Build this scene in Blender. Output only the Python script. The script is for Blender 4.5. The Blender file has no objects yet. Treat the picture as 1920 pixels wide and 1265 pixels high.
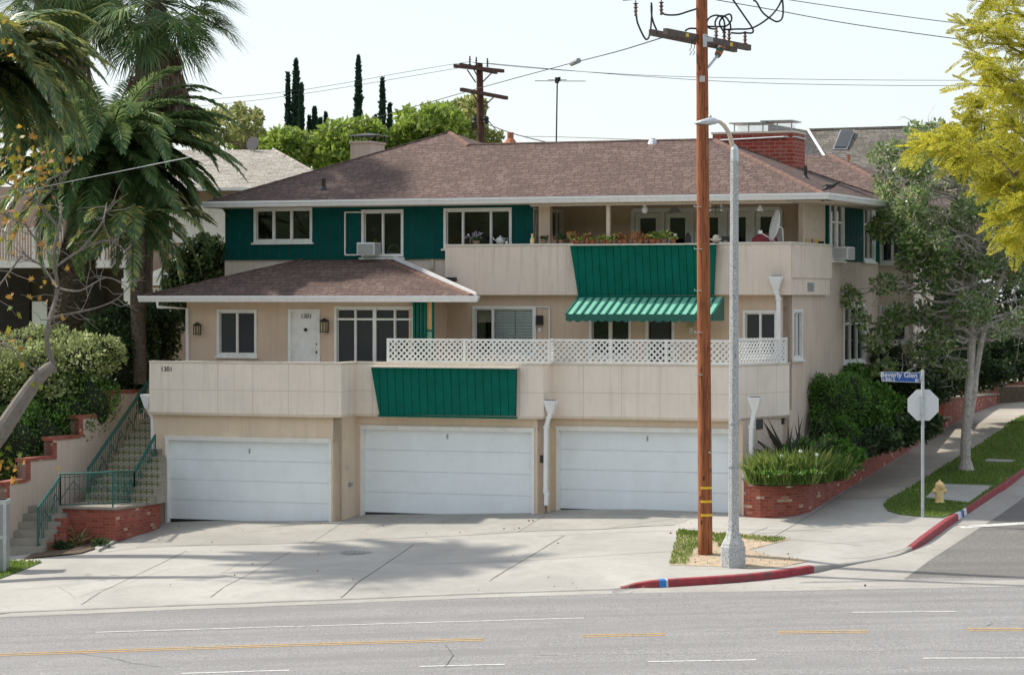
import bpy, bmesh, math, random
import numpy as np
from math import radians as R, sin, cos, pi
from mathutils import Vector, Matrix, geometry
random.seed(7); RNG=np.random.default_rng(11)
S=bpy.context.scene; COL=S.collection
# ------------------------------------------------------------------ camera, sky, sun
FP=5200.0; CX=960.0; HY=560.0
cd=bpy.data.cameras.new('camera'); cam=bpy.data.objects.new('camera',cd); COL.objects.link(cam)
cam.location=(0,0,0); cam.rotation_euler=(R(90),0,0)
cd.sensor_width=36; cd.lens=FP/1920*36; cd.shift_y=-(632.5-HY)/1920; cd.clip_end=3000; cd.clip_start=.5
S.camera=cam
SUN_AZ=R(156); SUN_EL=R(46)          # direction towards the sun, from +X counter-clockwise
w=bpy.data.worlds.new('World'); S.world=w; w.use_nodes=True
nt=w.node_tree; bg=nt.nodes['Background']; sky=nt.nodes.new('ShaderNodeTexSky')
sky.sky_type='NISHITA'; sky.sun_disc=False; sky.sun_elevation=SUN_EL
sky.sun_rotation=R(90)-SUN_AZ; sky.air_density=1.0; sky.dust_density=1.6; sky.ozone_density=1.6; sky.altitude=50
veil=nt.nodes.new('ShaderNodeMix'); veil.data_type='RGBA'; veil.inputs[0].default_value=.80   # thin high haze evens out the clear sky
nt.links.new(sky.outputs[0],veil.inputs[6]); veil.inputs[7].default_value=(1.98,2.05,2.11,1); nt.links.new(veil.outputs[2],bg.inputs[0]); bg.inputs[1].default_value=.15
sd=bpy.data.lights.new('sun','SUN'); sd.energy=2.1; sd.angle=R(1.6); sd.color=(1,.93,.82)
so=bpy.data.objects.new('sun',sd); COL.objects.link(so)
sv=Vector((cos(SUN_AZ)*cos(SUN_EL),sin(SUN_AZ)*cos(SUN_EL),sin(SUN_EL)))
so.rotation_euler=sv.to_track_quat('Z','Y').to_euler(); so.location=(0,0,60)
S.view_settings.view_transform='Standard'; S.view_settings.look='None'; S.view_settings.exposure=1.38
S.view_settings.gamma=1
# ------------------------------------------------------------------ materials
def newmat(name):
    m=bpy.data.materials.new(name); m.use_nodes=True
    return m,m.node_tree,m.node_tree.nodes['Principled BSDF']
def N(nt,t,**k):
    n=nt.nodes.new(t)
    for a,b in k.items(): setattr(n,a,b)
    return n
def rgba(c): return (c[0],c[1],c[2],1)
def mixc(nt,fac,a,b,mode='MIX'):
    m=N(nt,'ShaderNodeMix',data_type='RGBA',blend_type=mode); m.clamp_factor=True
    for i,s in ((0,fac),(6,a),(7,b)):
        if isinstance(s,(int,float)): m.inputs[i].default_value=s
        elif isinstance(s,tuple): m.inputs[i].default_value=rgba(s)
        else: nt.links.new(s,m.inputs[i])
    return m.outputs[2]
def noise(nt,co,scale,detail=4,rough=.55,dist=0):
    n=N(nt,'ShaderNodeTexNoise'); n.inputs['Scale'].default_value=scale; n.inputs['Detail'].default_value=detail
    n.inputs['Roughness'].default_value=rough; n.inputs['Distortion'].default_value=dist
    if co is not None: nt.links.new(co,n.inputs['Vector'])
    return n.outputs['Fac']
def ramp(nt,f,stops,interp='LINEAR'):
    r=N(nt,'ShaderNodeValToRGB'); r.color_ramp.interpolation=interp
    e=r.color_ramp.elements
    while len(e)<len(stops): e.new(.5)
    for i,(p,c) in enumerate(stops):
        e[i].position=p; e[i].color=rgba(c) if isinstance(c,tuple) else (c,c,c,1)
    nt.links.new(f,r.inputs[0]); return r.outputs[0]
def mapping(nt,co,scale=(1,1,1),rot=(0,0,0),loc=(0,0,0)):
    m=N(nt,'ShaderNodeMapping'); m.inputs['Scale'].default_value=scale; m.inputs['Rotation'].default_value=rot; m.inputs['Location'].default_value=loc
    nt.links.new(co,m.inputs['Vector']); return m.outputs[0]
def bump(nt,b,h,strength,dist=.01):
    n=N(nt,'ShaderNodeBump'); n.inputs['Strength'].default_value=strength; n.inputs['Distance'].default_value=dist
    nt.links.new(h,n.inputs['Height'])
    if b.inputs['Normal'].is_linked: nt.links.new(b.inputs['Normal'].links[0].from_socket,n.inputs['Normal'])
    nt.links.new(n.outputs[0],b.inputs['Normal'])
def coord(nt,k='Object'): return N(nt,'ShaderNodeTexCoord').outputs[k]
def simple(name,c,rough=.6,var=.12,scale=6,metal=0,spec=.5,bmp=0,bs=40,streak=0,dirt=None,dirts=1.2,dirta=.5):
    m,nt,b=newmat(name); co=coord(nt)
    f=noise(nt,co,scale,5,.6)
    lo=tuple(x*(1-var) for x in c); hi=tuple(min(1,x*(1+var)) for x in c)
    col=mixc(nt,ramp(nt,f,[(.3,0.),(.7,1.)]),lo,hi)
    if streak:
        s=noise(nt,mapping(nt,co,(3.5,3.5,.35)),2.2,5,.65)
        col=mixc(nt,ramp(nt,s,[(.5,0.),(.78,streak)]),col,tuple(x*.55 for x in c))
    if dirt:
        d=noise(nt,co,dirts,6,.65,.4); col=mixc(nt,ramp(nt,d,[(.5,0.),(.7,dirta)]),col,dirt)
    nt.links.new(col,b.inputs['Base Color']); b.inputs['Roughness'].default_value=rough; b.inputs['Metallic'].default_value=metal
    b.inputs['Specular IOR Level'].default_value=spec
    if bmp: bump(nt,b,noise(nt,co,bs,4,.6),bmp)
    return m
M={}
def stucco(name,c,scored=False,streak=.35):
    m,nt,b=newmat(name); co=coord(nt)
    f=noise(nt,co,1.1,6,.6,.3); g=noise(nt,co,90,3,.7); 
    col=mixc(nt,ramp(nt,f,[(.3,0.),(.72,1.)]),tuple(x*.9 for x in c),tuple(x*1.06 for x in c))
    col=mixc(nt,ramp(nt,g,[(.35,.0),(.7,.35)]),col,tuple(x*.72 for x in c))
    s=noise(nt,mapping(nt,co,(5.5,5.5,.28)),1.6,6,.75)
    col=mixc(nt,ramp(nt,s,[(.5,0.),(.74,streak)]),col,tuple((x*y) for x,y in zip(c,(.6,.57,.55))))
    if scored:
        bt=N(nt,'ShaderNodeTexBrick'); bt.offset=0; nt.links.new(N(nt,'ShaderNodeUVMap').outputs[0],bt.inputs['Vector'])
        bt.inputs['Scale'].default_value=1; bt.inputs['Brick Width'].default_value=.965; bt.inputs['Row Height'].default_value=.655
        bt.inputs['Mortar Size'].default_value=.007; bt.inputs['Mortar Smooth'].default_value=.3
        col=mixc(nt,bt.outputs['Fac'],col,tuple(x*.62 for x in c)); 
    nt.links.new(col,b.inputs['Base Color']); b.inputs['Roughness'].default_value=.92; b.inputs['Specular IOR Level'].default_value=.2
    bump(nt,b,g,.35,.006)
    return m
M['par']=stucco('cream stucco scored',(.86,.765,.665),True,.4)
M['par2']=stucco('cream stucco',(.79,.68,.58),False,.75)
M['wall']=stucco('tan stucco',(.70,.55,.42),False,.35)
M['gwall']=stucco('beige stucco',(.76,.62,.47),False,.4)
M['swall']=stucco('grey beige stucco',(.66,.55,.455),False,.75)
M['pink']=stucco('pale pink stucco',(.60,.50,.42),False,.6)
M['nwall']=stucco('neighbour stucco',(.40,.31,.26),False,.4)
M['cap']=simple('coping paint',(.68,.63,.54),.7,.1,3,dirt=(.3,.27,.22),dirts=3)
M['white']=simple('white paint',(.80,.80,.77),.45,.06,4,dirt=(.5,.47,.4),dirts=5,dirta=.3)
M['gutter']=simple('white gutter paint',(.78,.79,.79),.4,.05,4,streak=.25)
M['cream']=simple('cream wood',(.55,.46,.36),.6,.08,5)
M['gdoor']=simple('garage door paint',(.82,.87,.90),.5,.03,.9,streak=.10,dirt=(.66,.68,.68),dirts=1.6,dirta=.25)
M['green']=simple('green painted boards',(.002,.125,.090),.75,.14,3,spec=.12,streak=.3,bmp=.1,bs=30)
M['dgreen']=simple('teal painted boards',(.002,.078,.069),.75,.14,3,spec=.12,streak=.3)
M['awn']=simple('awning metal green',(.20,.50,.38),.4,.08,3,streak=.25)
M['awnd']=simple('awning rib green',(.012,.12,.09),.4,.08,3)
M['rail']=simple('green iron',(.006,.10,.085),.45,.1,8)
M['black']=simple('black iron',(.02,.02,.02),.5,.2,8)
M['grey']=simple('grey metal',(.35,.37,.38),.4,.1,6,metal=.4)
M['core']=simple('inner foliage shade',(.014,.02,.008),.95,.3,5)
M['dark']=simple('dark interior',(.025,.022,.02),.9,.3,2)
M['room']=simple('dim room wall',(.07,.062,.055),.9,.3,1.4)  # darkness of unlit rooms put into the colour
M['lamp']=simple('lamp glass amber',(.45,.38,.22),.3,.2,20)
M['plastic']=simple('white plastic',(.72,.73,.72),.45,.05,4)
M['curtain']=simple('grey curtain',(.42,.33,.34),.85,.2,4)
M['blind']=simple('white blind',(.82,.84,.85),.7,.05,4)
M['terra']=simple('terracotta',(.42,.16,.08),.8,.2,9)
M['soffit']=simple('soffit paint',(.66,.56,.45),.8,.08,3)
M['wire']=simple('wire',(.02,.022,.025),.6,.1,4)
M['cer']=simple('insulator ceramic',(.16,.09,.07),.3,.2,20)
M['yellow']=simple('yellow tag',(.75,.5,.02),.5,.1,9)
M['orange']=simple('translucent panel',(.62,.36,.14),.5,.1,3)
M['mint']=simple('mint panel',(.28,.48,.33),.5,.1,3)
M['galv']=simple('galvanised steel',(.55,.58,.60),.45,.1,8,metal=.6)
M['signback']=simple('bare aluminium',(.68,.71,.73),.5,.04,2,metal=.15)
M['blue']=simple('sign blue',(.015,.09,.36),.45,.05,4)
M['hyd']=simple('hydrant paint',(.88,.66,.32),.5,.12,9,dirt=(.55,.28,.08),dirts=14,dirta=.5)
M['soil']=simple('soil',(.10,.07,.045),.95,.35,9,bmp=.6,bs=20)
M['pot']=simple('ceramic pot',(.25,.16,.12),.4,.3,3)
M['bark']=simple('bark',(.20,.165,.13),.95,.35,7,bmp=1,bs=14)
M['greybark']=simple('pale bark',(.46,.42,.38),.95,.3,8,bmp=1,bs=16,dirt=(.16,.13,.10),dirts=9)
M['twig']=simple('grey twig',(.17,.15,.13),.9,.2,7)
M['palmbark']=simple('palm trunk',(.11,.085,.065),.95,.5,12,bmp=1,bs=22)
# glass
def glassm(name,tint,refl=.9):
    m,nt,b=newmat(name); nt.nodes.remove(b); out=nt.nodes['Material Output']
    tr=N(nt,'ShaderNodeBsdfTransparent'); tr.inputs[0].default_value=rgba(tint)
    gl=N(nt,'ShaderNodeBsdfGlossy'); gl.inputs['Roughness'].default_value=.03; gl.inputs[0].default_value=(refl,refl,refl,1)
    fr=N(nt,'ShaderNodeFresnel'); fr.inputs[0].default_value=1.5
    bp=N(nt,'ShaderNodeBump'); bp.inputs['Strength'].default_value=.10; bp.inputs['Distance'].default_value=.02
    nt.links.new(noise(nt,coord(nt),1.6,2),bp.inputs['Height']); nt.links.new(bp.outputs[0],gl.inputs['Normal'])
    mx=N(nt,'ShaderNodeMixShader'); nt.links.new(fr.outputs[0],mx.inputs[0]); nt.links.new(tr.outputs[0],mx.inputs[1]); nt.links.new(gl.outputs[0],mx.inputs[2])
    nt.links.new(mx.outputs[0],out.inputs[0]); return m
M['glass']=glassm('window glass',(.62,.66,.66)); M['clear']=glassm('clear glass',(.92,.94,.94))
M['screen']=glassm('screened glass',(.30,.32,.33),.6)
nt=M['screen'].node_tree; mx0=[n for n in nt.nodes if n.type=='MIX_SHADER'][0]; df=N(nt,'ShaderNodeBsdfDiffuse'); df.inputs[0].default_value=(.13,.14,.145,1)
m2=N(nt,'ShaderNodeMixShader'); m2.inputs[0].default_value=.45; nt.links.new(mx0.outputs[0],m2.inputs[1]); nt.links.new(df.outputs[0],m2.inputs[2]); nt.links.new(m2.outputs[0],nt.nodes['Material Output'].inputs[0])
# shingles
def shingle(name,c1,c2,c3,bw=.24,rh=.135,contrast=1):
    m,nt,b=newmat(name); uv=N(nt,'ShaderNodeUVMap').outputs[0]
    bt=N(nt,'ShaderNodeTexBrick'); bt.offset=.37; bt.offset_frequency=3; bt.squash=.8; bt.squash_frequency=2; nt.links.new(uv,bt.inputs['Vector'])
    for k,v in (('Scale',1),('Brick Width',bw),('Row Height',rh),('Mortar Size',.010),('Mortar Smooth',.1),('Bias',-.1)): bt.inputs[k].default_value=v
    bt.inputs['Color1'].default_value=(0,0,0,1); bt.inputs['Color2'].default_value=(1,1,1,1); bt.inputs['Mortar'].default_value=(.3,.3,.3,1)
    col=ramp(nt,bt.outputs['Color'],[(.1,c1),(.5,c2),(.95,c3)])
    g=noise(nt,uv,60,3,.7); col=mixc(nt,ramp(nt,g,[(.3,0.),(.8,.5)]),col,tuple(x*1.5 for x in c3))
    l=noise(nt,uv,.35,5,.6); col=mixc(nt,ramp(nt,l,[(.35,0.),(.75,.45)]),col,tuple(x*.62 for x in c1))
    # rows: dark butt line
    sx=N(nt,'ShaderNodeSeparateXYZ'); nt.links.new(uv,sx.inputs[0])
    dv=N(nt,'ShaderNodeMath',operation='DIVIDE'); nt.links.new(sx.outputs[1],dv.inputs[0]); dv.inputs[1].default_value=rh
    wob=N(nt,'ShaderNodeMath',operation='MULTIPLY_ADD'); nt.links.new(noise(nt,uv,7,2),wob.inputs[0]); wob.inputs[1].default_value=.25; nt.links.new(dv.outputs[0],wob.inputs[2])
    fr=N(nt,'ShaderNodeMath',operation='FRACT'); nt.links.new(wob.outputs[0],fr.inputs[0])
    rowd=ramp(nt,fr.outputs[0],[(0.,.75*contrast),(.16,.55*contrast),(.24,0.)])
    col=mixc(nt,rowd,col,tuple(x*.35 for x in c1))
    col=mixc(nt,bt.outputs['Fac'],col,tuple(x*.55 for x in c1))
    nt.links.new(col,b.inputs['Base Color']); b.inputs['Roughness'].default_value=.95; b.inputs['Specular IOR Level'].default_value=.15
    bump(nt,b,fr.outputs[0],.5,.02); bump(nt,b,g,.3,.01)
    return m
M['shin']=shingle('brown shingles',(.105,.074,.066),(.145,.102,.09),(.20,.146,.128))
M['ridge']=simple('ridge cap shingles',(.17,.098,.078),.95,.2,6)
M['shing']=shingle('grey shingles',(.10,.092,.08),(.15,.138,.12),(.21,.19,.165),.3,.22)
M['shingd']=shingle('dark gray shingles',(.05,.048,.048),(.08,.077,.077),(.11,.107,.107),.3,.18)
M['shinw']=shingle('weathered white shingles',(.30,.28,.24),(.40,.37,.33),(.48,.45,.41),.25,.14,1.0)
nt=M['shinw'].node_tree; b=nt.nodes['Principled BSDF']; src=b.inputs['Base Color'].links[0].from_socket
nf=noise(nt,mapping(nt,N(nt,'ShaderNodeUVMap').outputs[0],(1,6,1)),1.3,7,.75)
nt.links.new(mixc(nt,ramp(nt,nf,[(.52,0.),(.60,.9)]),src,(.13,.11,.09)),b.inputs['Base Color'])
def brick(name,c1,c2,pale,mort,bw=.205,rh=.073,ms=.008,palefrac=.955):
    m,nt,b=newmat(name); uv=N(nt,'ShaderNodeUVMap').outputs[0]
    bt=N(nt,'ShaderNodeTexBrick'); nt.links.new(uv,bt.inputs['Vector'])
    for k,v in (('Scale',1),('Brick Width',bw),('Row Height',rh),('Mortar Size',ms),('Mortar Smooth',.15)): bt.inputs[k].default_value=v
    bt.inputs['Color1'].default_value=(0,0,0,1); bt.inputs['Color2'].default_value=(1,1,1,1); bt.inputs['Mortar'].default_value=(.5,.5,.5,1)
    col=ramp(nt,bt.outputs['Color'],[(0.,c1),(palefrac-.02,c2),(palefrac,pale)])
    col=mixc(nt,ramp(nt,noise(nt,uv,14,5,.7),[(.35,0.),(.75,.5)]),col,tuple(x*.55 for x in c1))
    col=mixc(nt,ramp(nt,noise(nt,uv,1.5,5,.7),[(.5,0.),(.8,.4)]),col,(.3,.25,.22))
    col=mixc(nt,bt.outputs['Fac'],col,mort)
    nt.links.new(col,b.inputs['Base Color']); b.inputs['Roughness'].default_value=.9
    inv=N(nt,'ShaderNodeMath',operation='SUBTRACT'); inv.inputs[0].default_value=1; nt.links.new(bt.outputs['Fac'],inv.inputs[1])
    bump(nt,b,inv.outputs[0],.5,.008); return m
M['brick']=brick('red brick',(.27,.045,.026),(.44,.10,.06),(.60,.42,.30),(.22,.15,.12))
M['chim']=brick('chimney brick',(.28,.04,.028),(.37,.065,.045),(.40,.09,.06),(.42,.22,.16),.30,.10,.010)
def concrete(name,c,stain=.45):
    m,nt,b=newmat(name); co=coord(nt)
    f=noise(nt,co,.35,7,.62,.6); g=noise(nt,co,55,4,.75); h=noise(nt,co,3.2,7,.72,.8)
    col=mixc(nt,ramp(nt,f,[(.36,0.),(.66,1.)]),tuple(x*.82 for x in c),tuple(x*1.06 for x in c))
    col=mixc(nt,ramp(nt,h,[(.48,0.),(.78,stain)]),col,tuple(x*y for x,y in zip(c,(.6,.56,.5))))
    col=mixc(nt,ramp(nt,g,[(.3,.25),(.6,0.)]),col,tuple(x*.6 for x in c))
    v=N(nt,'ShaderNodeTexVoronoi'); v.inputs['Scale'].default_value=1.3; nt.links.new(co,v.inputs['Vector'])
    col=mixc(nt,ramp(nt,v.outputs['Distance'],[(.0,.75),(.035,0.)]),col,tuple(x*.35 for x in c))
    nt.links.new(col,b.inputs['Base Color']); b.inputs['Roughness'].default_value=.9; b.inputs['Specular IOR Level'].default_value=.25
    bump(nt,b,g,.25,.004); return m
M['conc']=concrete('concrete',(.425,.412,.382))
M['conc3']=concrete('apron concrete',(.375,.362,.332),.6)
M['conc2']=concrete('old sidewalk concrete',(.40,.365,.31),.6)
M['gut']=concrete('gutter concrete',(.40,.385,.355),.7)
M['steps']=concrete('step concrete',(.36,.33,.28),.8)
def asphalt(name,c):
    m,nt,b=newmat(name); co=coord(nt)
    g=noise(nt,mapping(nt,co,(1,.55,1)),22,6,.9); g2=noise(nt,mapping(nt,co,(1,.5,1)),48,2,.7)
    f=noise(nt,mapping(nt,co,(.05,1.3,1)),1.0,6,.65,.3); h=noise(nt,co,.6,6,.65,.5)
    col=mixc(nt,ramp(nt,g,[(.40,0.),(.60,1.)]),tuple(x*.60 for x in c),tuple(x*1.32 for x in c))
    col=mixc(nt,ramp(nt,g2,[(.36,.85),(.46,0.)]),col,tuple(x*.4 for x in c))
    col=mixc(nt,ramp(nt,f,[(.42,0.),(.64,.75)]),col,tuple(x*.70 for x in c))
    col=mixc(nt,ramp(nt,h,[(.5,0.),(.8,.3)]),col,tuple(x*1.25 for x in c))
    nt.links.new(col,b.inputs['Base Color']); b.inputs['Roughness'].default_value=.88; b.inputs['Specular IOR Level'].default_value=.3
    bump(nt,b,g,.3,.006); return m
M['asph']=asphalt('worn asphalt',(.27,.265,.262)); M['asph2']=asphalt('side street asphalt',(.19,.182,.172))
M['joint']=simple('dark joint',(.06,.055,.05),.95,.4,6); M['seam']=simple('faint joint',(.22,.20,.17),.95,.4,3)
M['lane']=simple('white lane paint',(.62,.61,.58),.8,.2,14,dirt=(.25,.25,.24),dirts=9,dirta=.85)
M['laney']=simple('yellow lane paint',(.62,.36,.07),.8,.2,14,dirt=(.26,.24,.2),dirts=9,dirta=.85)
M['red']=simple('red kerb paint',(.30,.04,.05),.8,.25,6,dirt=(.12,.07,.07),dirts=2.6,dirta=.9)
M['bluep']=simple('blue kerb paint',(.03,.20,.55),.7,.2,9); M['whitep']=simple('white kerb paint',(.6,.62,.65),.7,.2,12)
M['dirt']=simple('sandy dirt',(.42,.33,.235),.95,.2,5,bmp=.5,bs=12,dirt=(.25,.19,.12),dirts=2)
M['lawn']=simple('lawn soil green',(.075,.13,.022),.95,.4,9,bmp=.6,bs=30)
M['ground']=simple('dry ground',(.12,.13,.06),.95,.4,.5)
M['hill']=simple('wooded hillside',(.05,.075,.03),.95,.6,.4,bmp=1,bs=2)
def wood(name,c1,c2,sc=(9,9,.55)):
    m,nt,b=newmat(name); co=coord(nt)
    f=noise(nt,mapping(nt,co,sc),1.6,7,.7,.6); k=noise(nt,mapping(nt,co,(30,30,1.2)),1.5,4,.6)
    col=mixc(nt,ramp(nt,f,[(.32,0.),(.68,1.)]),c1,c2)
    col=mixc(nt,ramp(nt,k,[(.50,0.),(.62,.7)]),col,tuple(x*.3 for x in c1))
    v=N(nt,'ShaderNodeTexVoronoi'); v.inputs['Scale'].default_value=1; nt.links.new(mapping(nt,co,(4.5,4.5,2.2)),v.inputs['Vector'])
    col=mixc(nt,ramp(nt,v.outputs['Distance'],[(.08,.9),(.16,0.)]),col,tuple(x*.25 for x in c1))
    sz=N(nt,'ShaderNodeSeparateXYZ'); nt.links.new(co,sz.inputs[0])
    nt.links.new(col,b.inputs['Base Color']); b.inputs['Roughness'].default_value=.9; bump(nt,b,f,.6,.02); bump(nt,b,k,.4,.01); return m
M['pole']=wood('brown pole timber',(.20,.058,.024),(.42,.15,.055)); M['arm']=wood('grey crossarm timber',(.09,.07,.06),(.17,.135,.12),(6,6,6))
M['oldpole']=wood('dark pole timber',(.06,.025,.018),(.13,.055,.04))
m,nt_,b=newmat('speckled lamp concrete'); co=coord(nt_); g=noise(nt_,co,48,3,.8)
nt_.links.new(ramp(nt_,g,[(.38,(.13,.14,.15)),(.5,(.42,.43,.43)),(.6,(.62,.63,.63))]),b.inputs['Base Color']); b.inputs['Roughness'].default_value=.85; M['terrazzo']=m
# riser tiles
m,nt_,b=newmat('patterned riser tile'); uv=N(nt_,'ShaderNodeUVMap').outputs[0]
sc=mapping(nt_,uv,(6.4,6.4,1)); fx=N(nt_,'ShaderNodeVectorMath',operation='FRACTION'); nt_.links.new(sc,fx.inputs[0])
sb=N(nt_,'ShaderNodeVectorMath',operation='SUBTRACT'); nt_.links.new(fx.outputs[0],sb.inputs[0]); sb.inputs[1].default_value=(.5,.5,0)
ab=N(nt_,'ShaderNodeVectorMath',operation='ABSOLUTE'); nt_.links.new(sb.outputs[0],ab.inputs[0])
sx=N(nt_,'ShaderNodeSeparateXYZ'); nt_.links.new(ab.outputs[0],sx.inputs[0])
def mth(op,a,b_=None):
    n=N(nt_,'ShaderNodeMath',operation=op)
    for i,s in enumerate((a,b_)):
        if s is None: continue
        if isinstance(s,(int,float)): n.inputs[i].default_value=s
        else: nt_.links.new(s,n.inputs[i])
    return n.outputs[0]
cr=mth('MINIMUM',sx.outputs[0],sx.outputs[1]); mxx=mth('MAXIMUM',sx.outputs[0],sx.outputs[1])
cross=mth('MULTIPLY',mth('LESS_THAN',cr,.085),mth('LESS_THAN',mxx,.36))
dd=mth('LESS_THAN',mth('ABSOLUTE',mth('SUBTRACT',mth('ADD',sx.outputs[0],sx.outputs[1]),.42)),.07)
edge=mth('GREATER_THAN',mxx,.46); pat=mth('MAXIMUM',mth('MAXIMUM',cross,dd),edge)
nt_.links.new(mixc(nt_,pat,(.62,.56,.40),(.10,.13,.07)),b.inputs['Base Color']); b.inputs['Roughness'].default_value=.4; M['tile']=m
def leafm(name,cols,rough=.5,trans=.35,clump=1.2,spec=.4,tc=None,yel=None):
    m,nt,b=newmat(name); out=nt.nodes['Material Output']
    g=N(nt,'ShaderNodeNewGeometry'); n=len(cols)
    col=ramp(nt,g.outputs['Random Per Island'],[((i+.5)/n,c) for i,c in enumerate(cols)])
    nz=noise(nt,coord(nt),clump,3,.6); col=mixc(nt,ramp(nt,nz,[(.35,0.),(.7,.6)]),col,tuple(x*.6 for x in cols[0]))
    nt.links.new(col,b.inputs['Base Color']); b.inputs['Roughness'].default_value=rough; b.inputs['Specular IOR Level'].default_value=spec
    t=N(nt,'ShaderNodeBsdfTranslucent'); nt.links.new(mixc(nt,.5,col,tc or cols[-1]),t.inputs[0])
    mx=N(nt,'ShaderNodeMixShader'); mx.inputs[0].default_value=trans
    nt.links.new(b.outputs[0],mx.inputs[1]); nt.links.new(t.outputs[0],mx.inputs[2]); nt.links.new(mx.outputs[0],out.inputs[0]); return m
M['palmL']=leafm('palm leaflets',[(.045,.13,.055),(.09,.22,.085),(.17,.32,.11),(.36,.44,.17)],.34,.42,.7)
M['palmY']=leafm('yellow tipped palm leaflets',[(.04,.13,.08),(.08,.21,.12),(.14,.30,.14),(.22,.36,.14),(.62,.55,.16)],.34,.36,.7)  # yellow tips are the fronds' own colour
M['fan']=leafm('fan palm leaves',[(.05,.12,.045),(.08,.18,.055),(.14,.25,.075),(.30,.36,.13)],.45,.3,.9)
M['skirt']=leafm('dead palm thatch',[(.22,.15,.11),(.36,.26,.19),(.50,.39,.29),(.64,.54,.43)],.9,.1,2.5)
M['varieg']=leafm('variegated leaves',[(.08,.14,.03),(.20,.28,.07),(.40,.48,.16),(.66,.70,.36)],.5,.3,.9)
M['dleaf']=leafm('dark shrub leaves',[(.018,.04,.014),(.03,.07,.022),(.055,.11,.032),(.10,.15,.05)],.4,.2,1)
M['hedge']=leafm('clipped hedge leaves',[(.035,.11,.018),(.07,.19,.026),(.13,.28,.04),(.22,.38,.07)],.4,.25,2)
M['magn']=leafm('magnolia leaves',[(.035,.11,.02),(.08,.21,.04),(.18,.34,.07),(.30,.45,.11),(.60,.64,.36)],.28,.36,.8,.7)
M['jac']=leafm('yellow green leaflets',[(.16,.24,.03),(.36,.42,.05),(.66,.62,.08),(.80,.70,.12)],.5,.5,.8,.3,(.75,.65,.04))
M['lime']=leafm('fresh green leaves',[(.10,.17,.04),(.20,.31,.06),(.33,.45,.09),(.50,.60,.18)],.5,.4,.5,.3,(.4,.5,.06))
M['bamb']=leafm('bamboo leaves',[(.14,.20,.05),(.24,.32,.08),(.38,.42,.14),(.5,.48,.2)],.5,.4,.5)
M['cyp']=leafm('cypress needles',[(.012,.042,.026),(.02,.06,.034),(.03,.08,.045)],.6,.1,1.2)
M['syc']=leafm('sycamore leaves',[(.10,.20,.02),(.2,.33,.03),(.50,.20,.05),(.48,.24,.10),(.55,.33,.05)],.5,.4,.5,.3)
M['blade']=leafm('strap leaves',[(.05,.14,.02),(.10,.24,.035),(.22,.38,.06),(.48,.52,.16)],.45,.35,1.5)
M['phor']=leafm('flax blades',[(.03,.04,.03),(.05,.055,.04),(.07,.07,.05),(.10,.09,.07)],.45,.2,1.5)
M['phory']=leafm('striped flax blades',[(.08,.13,.04),(.20,.24,.08),(.42,.40,.16),(.30,.16,.09)],.45,.2,1.5)
M['turf']=leafm('grass blades',[(.07,.15,.015),(.12,.23,.025),(.19,.31,.04),(.32,.38,.09)],.5,.35,.6)
M['succ']=leafm('succulent leaves',[(.10,.22,.04),(.26,.42,.07),(.50,.58,.12),(.65,.62,.25)],.4,.3,3)
M['succr']=leafm('red succulent leaves',[(.40,.08,.05),(.62,.25,.12),(.66,.45,.22),(.22,.32,.09)],.4,.3,3)
M['flow']=leafm('pale flowers',[(.45,.35,.6),(.6,.5,.7),(.8,.75,.8)],.5,.3,3)
# ------------------------------------------------------------------ object helpers
WM={}                                  # world matrices of things by object name
TH=math.atan(.392); CU,SU=cos(TH),sin(TH); OX,OY=1.031,67.0
HF=Matrix(((CU,SU,0,OX),(-SU,CU,0,OY),(0,0,1,0),(0,0,0,1)))   # house frame (u,v,z) -> world
ID=Matrix.Identity(4)
def tag(o,label=None,cat=None,group=None,kind=None):
    for k,v in (('label',label),('category',cat),('group',group),('kind',kind)):
        if v: o[k]=v
    return o
def thing(name,label,cat,loc=(0,0,0),rz=0,group=None,kind=None):
    o=bpy.data.objects.new(name,None); COL.objects.link(o); o.location=loc; o.rotation_euler=(0,0,rz); o.empty_display_size=.3
    WM[o.name]=Matrix.Translation(Vector(loc))@Matrix.Rotation(rz,4,'Z'); tag(o,label,cat,group,kind); return o
def world(o): return WM[o.name]
def H2W(u,v,z=0): return HF@Vector((u,v,z))
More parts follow.
